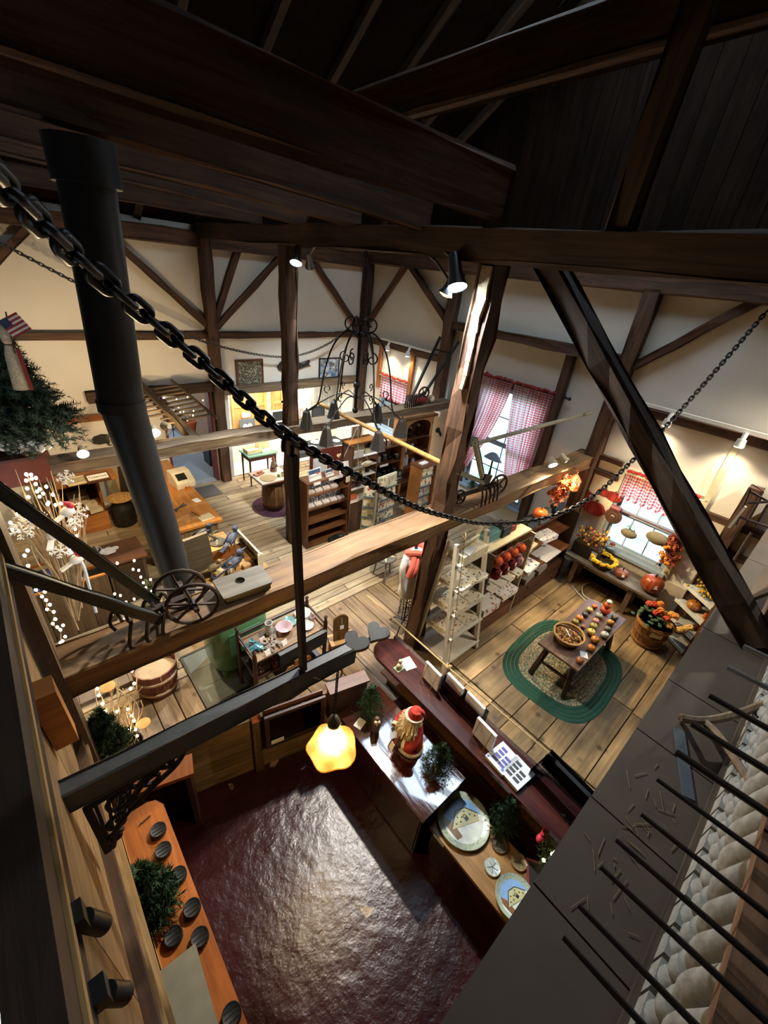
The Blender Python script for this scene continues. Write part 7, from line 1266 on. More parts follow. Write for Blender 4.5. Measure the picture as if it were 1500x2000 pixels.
def felt(label, u, v, s, sq):
    p = at(u, v, x=7.335); rt = T('felt_pumpkin', label, 'wall hanging', p); n = 30; pl_ = [(s*math.cos(t)*(1+.04*math.cos(6*t)), s*sq*math.sin(t)*(1+.03*math.cos(6*t))) for t in [2*PI*i/n for i in range(n)]]; f = M(((0, 0, -1, 0), (-1, 0, 0, 0), (0, 1, 0, 0), (0, 0, 0, 1))); mb = MB(); mb.prism(pl_, 0, .02, f); part('pumpkin', rt, mb, plain('#9c2f22', .9, noise=.2, nscale=14))
    for k in (.35, .7): mb = MB(); mb.tube([f @ V((s*k*math.cos(t), s*sq*.95*math.sin(t), .022)) for t in [2*PI*i/20 for i in range(20)]], .006, 4, True); part('seam', rt, mb, plain('#6f1f18', .9))
    mb = MB(); mb.prism([(-s*.1, s*sq*.95), (s*.1, s*sq*.95), (s*.16, s*sq*1.3), (0, s*sq*1.3)], 0, .018, f); part('stalk', rt, mb, plain('#5a4a2a', .9)); return rt
felt('big red felt pumpkin on the wall above the planter', 1160, 992, .21, .62); felt('red felt pumpkin at the left, on the wall by the lantern', 1146, 965, .12, .6); felt('red felt pumpkin nearest the window trim', 1199, 970, .14, .6); felt('red felt pumpkin between the two small ones', 1180, 962, .11, .6)
# flower barrel and corner shelves
b2 = T('barrel', 'small slatted bushel barrel of orange and yellow mums by the bench', 'barrel', (6.55, .50, 0)); n = 18
for i in range(n): a0, a1 = 2*PI*i/n+.012, 2*PI*(i+1)/n-.012; mb = MB(); vs = []; [vs.extend([(r*math.cos(a0), r*math.sin(a0), z), (r*math.cos(a1), r*math.sin(a1), z), ((r-.012)*math.cos(a1), (r-.012)*math.sin(a1), z), ((r-.012)*math.cos(a0), (r-.012)*math.sin(a0), z)]) for z, r in ((0, .2), (.42, .25))]; mb.add(vs, [(3, 2, 1, 0), (4, 5, 6, 7)]+[(j, (j+1) % 4, 4+(j+1) % 4, 4+j) for j in range(4)]); part('stave', b2, mb, wood('#a8743f', '#7d5128', 2))
for z, r in ((.05, .209), (.22, .229), (.38, .248)): mb = MB(); mb.lathe([(r, z-.02), (r+.008, z-.02), (r+.01, z+.02), (r+.002, z+.02)], (0, 0, 0), 28); part('hoop', b2, mb, wood('#b98a55', '#94683a', 2), True)
mb = MB(); mb.cyl((0, 0, .38), (0, 0, .40), .235, n=20); part('filling', b2, mb, plain('#2c3320', .9)); mb = MB(); mb.cbox((-.235, .0, .33), .004, .16, .12, .05, 0, 0); mt = M.Rotation(.5, 4, 'Z'); mb.v = [mt @ p for p in mb.v]; part('price_card', b2, mb, PAPER)
for k, (x, y, z, c) in enumerate([(rnd.uniform(-.2, .2), rnd.uniform(-.22, .2), .5+rnd.uniform(0, .16), rnd.choice(('#c4452a', '#d8863c', '#cf5a34', '#d9a04c'))) for _ in range(14)]+[(-.02, -.3-.03*j, .48+.04*j, '#d9b060') for j in range(4)]):
    mb = MB(); bloom(mb, (x, y, z), .065, 26, .3); part('mum', b2, mb, plain(c, .8), True)
mb = MB()
for k in range(40): q = V((rnd.gauss(0, .12), rnd.gauss(0, .14), .44+rnd.uniform(0, .12))); mb.ball(q, .035, 5, 4, 1, 1, .3)
part('foliage', b2, mb, GREEN2, kind='stuff')
co = T('corner_shelf', 'pale grey corner shelves with a brown side post, full of pumpkins and flowers', 'shelf', (7.1, .06, 0), -.6); PG = plain('#b9bdb6', .6); bxs(co, 'back', PG, (.08, .1, -.26, .3, 0, 1.3)); bxs(co, 'side', BROWN, (-.3, .08, -.28, -.25, 0, 1.3)); bxs(co, 'side', PG, (-.1, .08, .28, .3, 0, 1.3))
for z in (.02, .32, .62, .92): bxs(co, 'shelf', PG, (-.3, .08, -.25, .28, z, z+.025)); bxs(co, 'lip', plain('#d3d6cf', .6), (-.31, -.3, -.25, .28, z, z+.05))
yb = T('flower_bunch', 'bunch of yellow flowers on the top corner shelf', 'flowers', (7.0, .16, .947)); mb = MB(); m2 = MB()
for k in range(60): q = V((rnd.gauss(0, .09), rnd.gauss(0, .13), .03+rnd.uniform(0, .09))); mb.ball(q, .022, 6, 4)
part('blossoms', yb, mb, plain('#cfa62c', .8), True, kind='stuff')
for k in range(24): q = V((rnd.gauss(0, .08), rnd.gauss(0, .12), .02)); m2.tube([q, q+V((.05, -.12, .02))], .006, 4)
part('stems', yb, m2, GREEN2, kind='stuff')
pumpkin('ribbed tan pumpkin with a price tag on the second corner shelf', (6.98, .22, .647), .1, '#b0702f', .75); tr = T('tray', 'flat tray of little orange gourds on the corner shelves', 'tray', (6.89, .02, .647), -.6); bxs(tr, 'base', CREAM, (-.09, .09, -.1, .1, 0, .02)); [None for _ in ()]
for k in range(6): mb = MB(); mb.ball((6.85+.04*(k % 3), -.02+.06*(k//3), .695), .028, 8, 6); single('gourd', mb, plain('#c8642a', .5), 'tiny orange gourd in the flat tray on the corner shelves', 'gourd', 'tiny gourds in the tray', smooth=True)
mb = MB(); [mb.tube(spline([(6.86, .12+.03*k, .36), (6.74, .1+.06*k, .45), (6.62, .16+.07*k, .35)], .04), .006, 5) for k in range(4)]; mb.ball((6.78, .06, .5), .05, 10, 7, .3, 1, 1.3); single('garden_stake', mb, plain('#5c2a24', .6, .3), 'red leaf garden stakes with dark wires on the lower corner shelf', 'stakes', smooth=True)
# on the sill of the tall window
for i, (u, v, h_) in enumerate(((982, 905, .42), (912, 935, .22))): fir('window_plant', ('small fir silhouetted in the tall window', 'leafy little plant at the left of the tall window')[i], V((7.27, (4.02, 4.7)[i], W1[2]+.005)), h_, .13, 6, 7, GREEN2, 14, .04, base=.05, stem=.05, cat='plant')
lpn = T('oil_lamp', 'old lamp with a wide blue grey shade standing in the tall window', 'lamp', (7.26, 4.35, W1[2])); mb = MB(); mb.lathe([(.06, 0), (.03, .05), (.05, .3), (.02, .62), (.02, .85)], (0, 0, 0), 14); part('base', lpn, mb, plain('#3f4c4c', .4), True); mb = MB(); mb.lathe([(.05, .98), (.1, .95), (.22, .84), (.22, .83), (.09, .93)], (0, 0, 0), 20, None, .38, 1); part('shade', lpn, mb, plain('#7d8fa8', .4), True)
# ================================================================ stove, tea cart, birds, lights at the left
ht = root('hearth', 'dark slate tile hearth with a black edge under the green stove', 'hearth', (1.42, 3.78, 0)); 
for i in range(4):
    for j in range(3): bxs(ht, 'tile', plain('#5f6760', .6, noise=.2, nscale=8, var=.15), (-.57+.29*i, -.284+.29*i, -.42+.29*j, -.134+.29*j, .0, .02))
bxs(ht, 'border', BLACK, (-.6, .61, -.45, -.422, 0, .025), (-.6, .61, .452, .48, 0, .025), (-.6, -.572, -.42, .45, 0, .025), (.588, .61, -.42, .45, 0, .025))
sv = T('stove', 'rounded green enamel stove on the slate hearth, under the main beam', 'stove', (1.42, 3.84, .025)); EN = plain('#4f7a55', .3, noise=.1, coat=.4); mb = MB(); pr_ = rugpoly(.36, .3, 3.5, 36); mb.add([V((x*s, y*s, z)) for z, s in ((.1, .85), (.16, .97), (.5, 1.0), (.85, .97), (.93, .85)) for x, y in pr_], [(r*36+j, r*36+(j+1) % 36, (r+1)*36+(j+1) % 36, (r+1)*36+j) for r in range(4) for j in range(36)]+[tuple(range(35, -1, -1)), tuple(4*36+j for j in range(36))]); part('body', sv, mb, EN, True); bxs(sv, 'top_plate', plain('#3c5a40', .35), (-.34, .36, -.28, .3, .93, .96))
d = bxs(sv, 'door', plain('#3f6646', .35), (-.2, .2, -.315, -.295, .25, .75)); mb = MB(); mb.bar((.16, -.34, .4), (.16, -.34, .6), .02, .02); part('handle', d, mb, IRON)
for sx in (-.25, .25):
    for sy in (-.2, .2): mb = MB(); mb.cyl((sx, sy, 0), (sx, sy, .12), .025, .04, 8); part('leg', sv, mb, EN)
mb = MB(); mb.cyl((-.2, -.12, .96), (-.2, -.12, 1.08), .13, n=16); part('flue_collar', sv, mb, PIPE, True)
tu = T('tub', 'reddish wooden tub with pale hoops under the main beam', 'tub', (.5, 3.98, 0)); 
for i in range(16): a0, a1 = 2*PI*i/16+.01, 2*PI*(i+1)/16-.01; mb = MB(); vs = []; [vs.extend([(r*math.cos(a0), r*math.sin(a0), z), (r*math.cos(a1), r*math.sin(a1), z), ((r-.015)*math.cos(a1), (r-.015)*math.sin(a1), z), ((r-.015)*math.cos(a0), (r-.015)*math.sin(a0), z)]) for z, r in ((0, .2), (.42, .24))]; mb.add(vs, [(3, 2, 1, 0), (4, 5, 6, 7)]+[(j, (j+1) % 4, 4+(j+1) % 4, 4+j) for j in range(4)]); part('stave', tu, mb, wood('#8a4f38', '#5e3122', 2))
for z in (.1, .3): mb = MB(); mb.lathe([(.21+z*.1, z-.012), (.216+z*.1, z-.012), (.216+z*.1, z+.012), (.21+z*.1, z+.012)], (0, 0, 0), 26); part('hoop', tu, mb, plain('#b9a184', .6), True)
mb = MB(); mb.cyl((0, 0, .3), (0, 0, .31), .2, n=16); part('floor', tu, mb, DARKW)
# tea cart
tc_ = T('tea_cart', 'dark three shelf cart with turned posts, covered in glassware', 'cart', (1.75, 3.23, 0)); CW = wood('#43271c', '#26140e', 0, 1, .35)
for sx in (-.46, .46):
    for sy in (-.21, .21): mb = MB(); mb.lathe([(.014, 0), (.024, .04), (.018, .12), (.026, .2), (.026, .86), (.014, .9), (.028, .94), (.001, .965)], (sx, sy, 0), 10); part('post', tc_, mb, CW, True)
for z in (.2, .48, .75): bxs(tc_, 'shelf', wood('#8a6a48', '#5d4429', 0) if z > .7 else CW, (-.46, .46, -.21, .21, z, z+.022))
for z in (.84, .54): bxs(tc_, 'gallery', CW, (-.44, .44, .2, .215, z-.02, z+.01), (-.465, -.45, -.19, .19, z-.02, z+.01), (.45, .465, -.19, .19, z-.02, z+.01))
for s in (.3, .36, .42): bxs(tc_, 'slat', CREAM, (s-.02, s+.012, -.2, .2, .503, .512))
sg = T('dark_box', 'long narrow black box standing along the front of the tea cart', 'box', (1.88, 2.98, .56)); bxs(sg, 'box', plain('#15181a', .5), (-.32, .32, -.02, .03, 0, .19)); bxs(sg, 'edge', plain('#4a4b48', .6), (-.32, .32, -.02, .03, .19, .2)); bxs(sg, 'hook', BLACK, (-.3, .3, .03, .06, .16, .19))
cbd = T('cutting_board', 'scalloped brown cutting board leaning on the front of the tea cart', 'board', (1.78, 2.90, .18), .05); mb = MB(); mb.prism([(-.17, 0), (.17, 0), (.17, .34), (.14, .37), (.06, .36), (.05, .41), (-.05, .41), (-.06, .36), (-.14, .37), (-.17, .34)], 0, .02, M.Rotation(PI/2-.1, 4, 'X')); part('board', cbd, mb, wood('#9a6534', '#70451f', 2, 1, .4)); bxs(cbd, 'rest', CW, (-.16, .16, .0, .03, -.02, 0)); bxs(cbd, 'prop', CW, (-.12, -.1, 0.0, .02, -.18, -.02), (.1, .12, .0, .02, -.18, -.02))
GC = [plain(c, .08, coat=1) for c in ('#9fc4c8', '#b9bab4', '#6f918e', '#b89fa6')]
for lb, x, y, kind_, gi in (('pale glass pitcher at the back of the tea cart', 1.62, 3.32, 'p', 1), ('clear ribbed glass bowl in the middle of the tea cart', 1.78, 3.25, 'b', 3), ('grey green glass dish behind the ribbed bowl', 1.9, 3.33, 'd', 2), ('round clear dish at the right of the tea cart', 2.03, 3.16, 'd', 1), ('stack of clear plates at the back right corner of the tea cart', 2.08, 3.33, 's', 1), ('small tumbler near the right edge of the tea cart', 2.14, 3.2, 't', 3)):
    prof = dict(p=[(.045, 0), (.06, .06), (.035, .13), (.045, .17), (.04, .17), (.03, .13), (.054, .06), (.04, .008)], b=[(.04, 0), (.09, .06), (.1, .075), (.094, .075), (.038, .01)], d=[(.05, 0), (.09, .025), (.086, .03), (.045, .008)], s=[(.08, 0), (.1, .02), (.1, .07), (.08, .06)], t=[(.025, 0), (.03, .08), (.027, .08), (.022, .006)])[kind_]
    mb = MB(); mb.lathe(prof, (x, y, .773), 16); single({'p': 'pitcher', 'b': 'bowl', 'd': 'dish', 's': 'plate_stack', 't': 'tumbler'}[kind_], mb, GC[gi], lb, 'glassware', smooth=True)
for lb, x, y, c, n_ in (('heap of teal glass pieces at the left end of the tea cart', 1.4, 3.22, '#3f7078', 26), ('heap of silver charms beside the teal glass pieces', 1.55, 3.13, '#8d8378', 26)):
    mb = MB()
    for k in range(n_): mb.cbox((x+rnd.gauss(0, .045), y+rnd.gauss(0, .05), .79+rnd.uniform(0, .03)), .05, .025, .01, rnd.uniform(0, 3), rnd.uniform(-.4, .4), rnd.uniform(-.4, .4))
    single('glass_pieces', mb, plain(c, .15, .2), lb, 'trinkets', kind='stuff')
for i, (x, y, c, lb) in enumerate(((1.50, 3.25, '#d9b9b4', 'pink card between the teal and silver heaps on the tea cart'), (1.46, 3.05, '#e2dcd0', 'white card at the front left of the tea cart'), (1.68, 3.07, '#e6e2da', 'small white card in front of the ribbed bowl'))): mb = MB(); mb.cbox((x, y, .80), .07, .01, .06, .2, -.4); single('price_card', mb, plain(c, .6), lb, 'card')
for i, (x, y, s, c, lb) in enumerate(((1.42, 3.2, (.14, .26, .08), '#3a2a20', 'small dark crate at the left of the middle cart shelf'), (1.62, 3.1, (.2, .12, .05), '#5a2a2a', 'maroon framed print at the front of the middle cart shelf'), (1.9, 3.16, (.24, .2, .06), '#c9b98c', 'wicker basket of oddments right on the middle cart shelf'))):
    mb = MB(); mb.cbox((x, y, .503+s[2]/2), *s); mb.cbox((x, y, .503+s[2]), s[0]*.7, s[1]*.7, s[2]*.3, .1); single(('crate', 'framed_print', 'basket')[i], mb, dots(c, ['#d8cdb4', c, '#2a2420'], 30, .3), lb, ('crate', 'print', 'basket')[i])
for i, x in enumerate((1.4, 1.5)): mb = MB(); mb.cbox((x, 3.2, .29), .06, .3, .13, .05); single('carton', mb, plain('#cfc9bc', .7), ('first of two pale cartons on the lowest cart shelf', 'second of two pale cartons on the lowest cart shelf')[i], 'carton')
sl = T('cutting_board', 'round topped mustard brown board with a white tag, right of the tea cart', 'board', (2.46, 3.02, .42), -.3); mb = MB(); mb.prism([(-.1, 0), (.1, 0), (.1, .3)]+[(.1*math.cos(PI*i/10), .3+.08*math.sin(PI*i/10)) for i in range(1, 10)]+[(-.1, .3)], 0, .025, M.Rotation(PI/2-.15, 4, 'X')); part('board', sl, mb, wood('#7d5a24', '#5c3f17', 2)); mb = MB(); mb.cbox((0, -.022, .22), .05, .003, .05, 0, -.15); part('tag', sl, mb, PAPER); mb = MB(); mb.tube([(0, -.0, .36), (0, -.02, .25)], .002, 4); part('string', sl, mb, PAPER)
lb_ = T('low_bench', 'low pine stool carrying the mustard brown board', 'stool', (2.48, 3.02, 0), -.3); bxs(lb_, 'seat', PINE, (-.17, .17, -.1, .1, .385, .418)); bxs(lb_, 'leg', PINE, (-.15, -.11, -.08, -.04, 0, .385), (.11, .15, -.08, -.04, 0, .385), (-.15, -.11, .04, .08, 0, .385), (.11, .15, .04, .08, 0, .385))
# bird table behind the main beam
bt = T('bird_table', 'pine display table for carved birds behind the main beam', 'table', (1.80, 4.98, 0)); bxs(bt, 'top', PINE, (-.42, .42, -.52, .46, .74, .77)); bxs(bt, 'side', wood('#6a5137', '#45321f', 2), (-.42, -.38, -.5, .44, 0, .74), (.38, .42, -.5, .44, 0, .74)); bxs(bt, 'shelf', DARKW, (-.38, .38, -.5, .44, .3, .33))
mb = MB(); a, b = at(392, 1195, y=4.62), at(350, 1012, y=4.9); mb.bar(V((1.42, 4.72, .771)), V((1.36, 4.72, 1.45)), .05, .3, (1, 0, 0)); single('weathered_board', mb, wood('#6d5f4c', '#43382b', 0), 'tall weathered grey board standing at the left of the bird table', 'board')
BXM = wood('#a8692f', '#7d4a1e', 0); bxo = T('crate', 'reddish pine box under the two perching crows', 'crate', (1.70, 5.12, .771)); bxs(bxo, 'box', BXM, (-.22, .24, -.2, .2, 0, .2)); bxs(bxo, 'lid', PINE, (-.22, .24, -.2, .2, .2, .22))
def bird(label, u, v, z, c, s, rz, perch=None, name='carved_bird'):
    rt = T(name, label, 'bird', at(u, v, z=z), rz); mt = plain(c, .5, noise=.2, nscale=24); h = perch or .05*s
    mb = MB(); f = M.Translation((0, 0, h+.05*s)) @ M.Rotation(-.35, 4, 'Y'); mb.ball((0, 0, 0), .055*s, 14, 9, 1.9, .85, .9, f); mb.ball((.095*s, 0, .055*s), .036*s, 12, 8, 1, 1, 1, f); mb.cyl(f @ V((.12*s, 0, .055*s)), f @ V((.18*s, 0, .05*s)), .013*s, .002, 8); mb.boxm(f @ M.Rotation(.1, 4, 'Y'), -.24*s, -.07*s, -.022*s, .022*s, -.012*s, .006*s); part('body', rt, mb, mt, True)
    mb = MB(); [mb.ball((-.03*s, sy*.045*s, .01*s), .04*s, 10, 7, 2.3, .25, .7, f) for sy in (-1, 1)]; part('wings', rt, mb, plain(c, .4, noise=.4, nscale=40), True); mb = MB(); [mb.cyl((.0, sy*.018*s, 0), (.0, sy*.018*s, h+.02*s), .005*s, n=5) for sy in (-1, 1)]; part('legs', rt, mb, RUST)
    return rt
bird('black crow perched on a mossy branch at the left of the bird table', 399, 1058, 1.18, '#22242a', 1.15, -.1, .08); bird('blue grey crow perched on a black cone near the clear panel', 455, 1068, 1.0, '#3a4152', 1.2, .6, .10); bird('slate blue jay crouching low at the front of the bird table', 458, 1112, .79, '#3a4152', 1.45, .2, .05); bird('small tan bird with folded wings at the front left of the bird table', 421, 1118, .86, '#7a6746', .9, -.2, .05); bird('small brown bird facing the jay at the front of the bird table', 452, 1124, .78, '#6d5a40', .8, 1.2, .05)
br_ = T('branch', 'mossy forked branch on the pine box carrying the black crow', 'branch', (1.70, 5.12, .992)); mb = MB(); mb.tube(spline([(-.12, .05, .19), (-.03, .02, .13), (.06, 0, .05), (.1, -.02, .01)], .03), .02, 7); mb.tube(spline([(.0, .02, .1), (.08, .08, .12), (.14, .1, .1)], .03), .012, 6); mb.lathe([(.1, 0), (.12, .015), (.1, .03), (1e-4, .03)], (.06, -.03, 0), 14); part('wood', br_, mb, plain('#5e5644', .9, bump=.6, nscale=30), True); mb = MB(); [needles(mb, (.0, 0, .1), (rnd.gauss(.02, .1), rnd.gauss(0, .08), .12+rnd.uniform(0, .06)), 0, 12, .03) for k in range(12)]; part('moss', br_, mb, plain('#8a8260', .9), kind='stuff'); mb = MB(); mb.cbox((.02, -.12, .05), .03, .004, .12, .1, .1); part('tag', br_, mb, PAPER)
cn = T('perch', 'black cone perch in a pot by the clear panel', 'perch', at(452, 1072, z=.88)); cn.location.z = .771; mb = MB(); mb.cyl((0, 0, .06), (.02, 0, .26), .05, .012, 10); part('cone', cn, mb, BLACK, True); mb = MB(); mb.lathe([(.06, 0), (.08, .07), (.07, .07), (.05, .02)], (0, 0, 0), 12); part('pot', cn, mb, plain('#7a3a2a', .6), True)
cp = T('acrylic_screen', 'clear acrylic panel with a pale rim standing beside the birds', 'panel', (2.10, 4.86, .771)); bxs(cp, 'sheet', glass('#dfe6d8', .02), (-.004, .004, -.4, .34, 0, .26)); bxs(cp, 'rim', CREAM, (-.012, .012, -.42, .36, .26, .278)); bxs(cp, 'foot', CREAM, (-.03, .03, -.42, -.38, 0, .26), (-.03, .03, .32, .36, 0, .02))
for i, (x, y, s, c, lb) in enumerate(((1.56, 4.62, (.14, .12, .1), '#b39b6c', 'small cream box at the front left of the bird table'), (1.78, 4.66, (.16, .1, .08), '#c79a5a', 'tan flat box in front of the jay'), (1.95, 4.6, (.12, .08, .05), '#a57a48', 'little brown box at the front right of the bird table'), (2.03, 5.25, (.07, .06, .06), '#c9b08a', 'tiny orange topped block by the clear panel'))): mb = MB(); mb.cbox((x, y, .771+s[2]/2), *s, .2); mb.cbox((x, y, .771+s[2]+.006), s[0]*.9, s[1]*.9, .012, .2); single('small_box', mb, plain(c, .6), lb, 'box')
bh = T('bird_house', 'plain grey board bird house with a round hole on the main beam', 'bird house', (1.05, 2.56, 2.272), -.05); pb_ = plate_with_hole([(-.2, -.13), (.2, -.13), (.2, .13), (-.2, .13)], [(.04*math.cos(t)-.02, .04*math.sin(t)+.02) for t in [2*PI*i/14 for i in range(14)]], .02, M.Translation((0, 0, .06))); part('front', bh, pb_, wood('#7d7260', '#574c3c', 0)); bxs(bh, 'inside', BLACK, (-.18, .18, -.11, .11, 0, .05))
# things at the far left
pb2 = T('bin', 'rough upright boarded bin at the left, cards and wrapping on its top', 'bin', (.0, 5.75, 0)); BINW = wood('#7a6247', '#4f3d2a', 2, .9, .7, .3)
for i in range(4): bxs(pb2, 'board', BINW, (-.52+.23*i, -.30+.23*i, -.34, -.31, 0, .80))
bxs(pb2, 'side', BINW, (-.54, -.52, -.31, .33, 0, .8), (.39, .42, -.31, .33, 0, .86)); bxs(pb2, 'rim', OAK, (-.54, .42, -.34, -.30, .8, .82), (-.54, .42, -.08, -.05, .78, .82), (-.54, .42, .30, .33, .78, .82)); bxs(pb2, 'floor', DARKW, (-.52, .39, -.31, .3, .5, .52))
for i in range(10): mb = MB(); mb.cbox((-.38+.055*i, 5.58, .66), .03, .16, .26, .1, rnd.uniform(-.15, .15), .2); single('card_pack', mb, plain(rnd.choice(('#8fa6c8', '#c9d2e0', '#5a78a8', '#d9d2b0', '#2f4f9c')), .5, var=.2), 'wrapped card packs standing in the boarded bin', 'cards', 'card packs in the boarded bin')
for i in range(5): mb = MB(); mb.cbox((-.36+.12*i, 5.86, .66), .09, .2, .26, .1); single('book', mb, plain(rnd.choice(('#26324a', '#3a4a7a', '#1f242c')), .5, var=.2), 'dark blue books at the back of the boarded bin', 'books', 'books in the boarded bin')
cd2 = T('low_cupboard', 'low brown plank cupboard with a white tub on it, right of the boarded bin', 'cupboard', (.68, 6.0, 0)); bxs(cd2, 'body', BINW, (-.22, .25, -.3, .2, 0, .72)); bxs(cd2, 'top', BROWN, (-.25, .28, -.34, .22, .72, .75)); bxs(cd2, 'door', wood('#5d4630', '#3a2a1b', 2), (-.18, .21, -.315, -.3, .06, .68))
mb = MB(); mb.lathe([(.07, 0), (.1, .08), (.105, .085), (.095, .085), (.065, .012), (1e-4, .012)], at(185, 1085, z=.752), 18); single('tub', mb, plain('#d2d4d6', .4), 'white plastic tub on the low brown cupboard', 'tub', smooth=True); p = at(217, 1077, z=.755); mb = MB(); [mb.lathe([(1e-4, 0), (.05, 0), (.05, .004), (1e-4, .004)], p+V((rnd.uniform(-.09, .09), rnd.uniform(-.05, .05), .003*k)), 7) for k in range(9)]; single('doilies', mb, PAPER, 'white paper snowflakes spread on the low brown cupboard', 'paper shapes')
ld = T('ledge', 'raised plank ledge at the left in front of the boarded bin', 'ledge', (.1, 4.5, 0)); [bxs(ld, 'plank', plain('#77695a', .7, var=.2, bump=.3), (-.6+.25*i, -.355+.25*i, -.3, .3, .0, .06)) for i in range(4)]
# tree top left on the red brown box
rb = T('chest', 'red brown painted chest on the left end of the far beam, under the large fir', 'chest', (-.32, 5.55, 2.315)); bxs(rb, 'body', plain('#6b2e1f', .6, noise=.15, nscale=6), (-.7, .50, -.35, .3, 0, .28)); bxs(rb, 'lid', plain('#4a2016', .6), (-.72, .53, -.38, .32, .28, .305))
FT = at(15, 862, y=5.25); ft = fir('fir_tree', 'large dark fir on the red brown chest', V((.0, 5.55, 2.625)), 1.36, .62, 17, 34, k=64, ln=.06, nw=.0045, stem=.1, mt=plain('#24382a', .8, noise=.35, nscale=30))
fs = T('flag_santa', 'fur clad doll with a small striped flag at the top of the large fir', 'doll', at(30, 715, y=5.05)); mb = MB(); mb.lathe([(.07, -.2), (.06, -.05), (.05, .1), (.03, .18)], (0, 0, 0), 14); part('coat', fs, mb, FUR, True); mb = MB(); mb.ball((0, 0, .22), .04, 10, 8); part('head', fs, mb, plain('#c9a58a', .6), True); mb = MB(); mb.lathe([(.045, .23), (.04, .3), (.02, .36), (.0, .37)], (0, 0, 0), 12); part('hat', fs, mb, FUR, True); mb = MB(); mb.bar((.05, -.05, .15), (.06, -.07, -.2), .03, .01); part('red_ribbon', fs, mb, plain('#8e2a28', .8)); mb = MB(); mb.tube([(.02, -.03, .05), (.05, -.05, .45)], .006, 5); part('pole', fs, mb, DARKW); f = M.Translation((.05, -.05, .24)) @ M.Rotation(-.5, 4, 'Y')
mb = MB(); [mb.boxm(f, 0, .16, -.004, .004, .017*i, .017*i+.017) for i in range(0, 9, 2)]; part('red_stripes', fs, mb, plain('#8e2a30', .8)); mb = MB(); [mb.boxm(f, 0, .16, -.003, .003, .017*i, .017*i+.017) for i in range(1, 9, 2)]; part('white_stripes', fs, mb, plain('#cfc6b8', .8)); mb = MB(); mb.boxm(f, 0, .07, -.006, .006, .085, .153); part('canton', fs, mb, plain('#2a3350', .8))
ct_ = T('cotton_snow', 'heap of white cotton snow under the large fir', 'cotton', at(42, 868, y=5.25)); ct_.location.z = 2.622; mb = MB(); [mb.ball((rnd.gauss(0, .1), rnd.gauss(0, .06), .07+rnd.uniform(0, .1)), .06, 9, 7) for k in range(22)]; part('fluff', ct_, mb, plain('#c9c9ca', .95, bump=.6, nscale=20), True, kind='stuff')
gb_ = T('gift_box', 'gift box tied in green ribbon beside the cotton snow', 'gift', (.08, 5.34, 2.622), .5); bxs(gb_, 'box', dots('#8f8468', ['#5d5a44', '#b3a888'], 14, .4), (-.12, .12, -.1, .1, 0, .16)); bxs(gb_, 'ribbon', plain('#1f6a4a', .4), (-.122, .122, -.015, .015, -.0, .162)); mb = MB(); [mb.ball((.13, s*.03, .12), .03, 8, 6, 1, 1, .7) for s in (-1, 1)]; part('bow', gb_, mb, plain('#1f7a52', .4), True)
# lit birch branches with cardinals
TW = plain('#9c8668', .8, noise=.2); lt = T('lit_branches', 'tall bunch of bare twigs wound with tiny lights and white snowflakes at the left', 'branches', (-.05, 5.0, .06)); mb = MB(); o = V(lt.location); tips = []
fan = [(-10, 935), (20, 930), (55, 925), (80, 935), (110, 930), (60, 960), (40, 985), (130, 965), (150, 985), (20, 1010), (95, 985), (140, 1010), (120, 990), (100, 950), (0, 960), (150, 950), (30, 1040), (70, 1000)]
b0 = at(150, 1240, y=4.6)
for k, (u, v) in enumerate(fan*3):
    e = at(u+rnd.gauss(0, 14), v+rnd.gauss(0, 14), y=rnd.uniform(4.1, 4.7)); m_ = at((u+150)/2+rnd.gauss(6, 8), (v+1180)/2, y=4.5); s0 = at(150+rnd.gauss(0, 4), 1180+rnd.gauss(0, 20), y=4.6); P = spline([s0, m_, e], .12); mb.tube(P, [max(.003, .012-.01*i/len(P)) for i in range(len(P))], 4); tips += P[len(P)//3:]
part('twigs', lt, mb, TW, world=True, kind='stuff'); mb = MB(); P = spline([at(188, 1196, y=4.35), at(178, 1160, y=4.4), at(165, 1110, y=4.45), at(150, 1080, y=4.5)], .08); mb.tube(P, .016, 6); part('trunk', lt, mb, plain('#b9c0c8', .6), True, True)
rl = random.Random(5); bulbs(lt, [at(u+rl.gauss(0, 3), v+rl.gauss(0, 3), y=4.3) for u, v in [(55, 930), (60, 942), (70, 952), (48, 938), (66, 935), (52, 955), (80, 955), (88, 965), (75, 970), (96, 975), (103, 968), (108, 988), (25, 992), (30, 985), (38, 990), (28, 1005), (50, 998), (25, 1022), (35, 1030), (45, 1032), (22, 1035), (120, 982), (85, 1008), (100, 1012), (68, 960), (62, 925), (138, 1018), (148, 1030), (150, 1048), (135, 1075), (140, 1085), (85, 950), (58, 968), (92, 985)]])
def cardinal(label, u, v, y, rz): rt = T('cardinal', label, 'bird', at(u, v, y=y), rz); mb = MB(); mb.ball((0, 0, 0), .05, 12, 9, 1.2, .9, 1); part('body', rt, mb, plain('#d9d4cc', .8), True); mb = MB(); mb.ball((.03, 0, .045), .035, 10, 8); mb.cyl((.02, 0, .07), (-.02, 0, .11), .025, .002, 8); part('cap', rt, mb, plain('#b3242c', .7), True); mb = MB(); mb.boxm(M.Rotation(-.4, 4, 'Y'), -.16, -.03, -.02, .02, -.012, .012); part('tail', rt, mb, WHITE); mb = MB(); mb.cyl((.06, 0, .04), (.09, 0, .035), .012, .001, 6); part('beak', rt, mb, plain('#c98a2c', .5)); return rt
cardinal('white and red felt bird high in the lit twigs', 132, 999, 4.25, .4); cardinal('white and red felt bird low on the pale twig trunk', 150, 1092, 4.25, .2); cardinal('small white and red felt bird on the left of the lit twigs', 102, 1046, 4.25, 1.2)
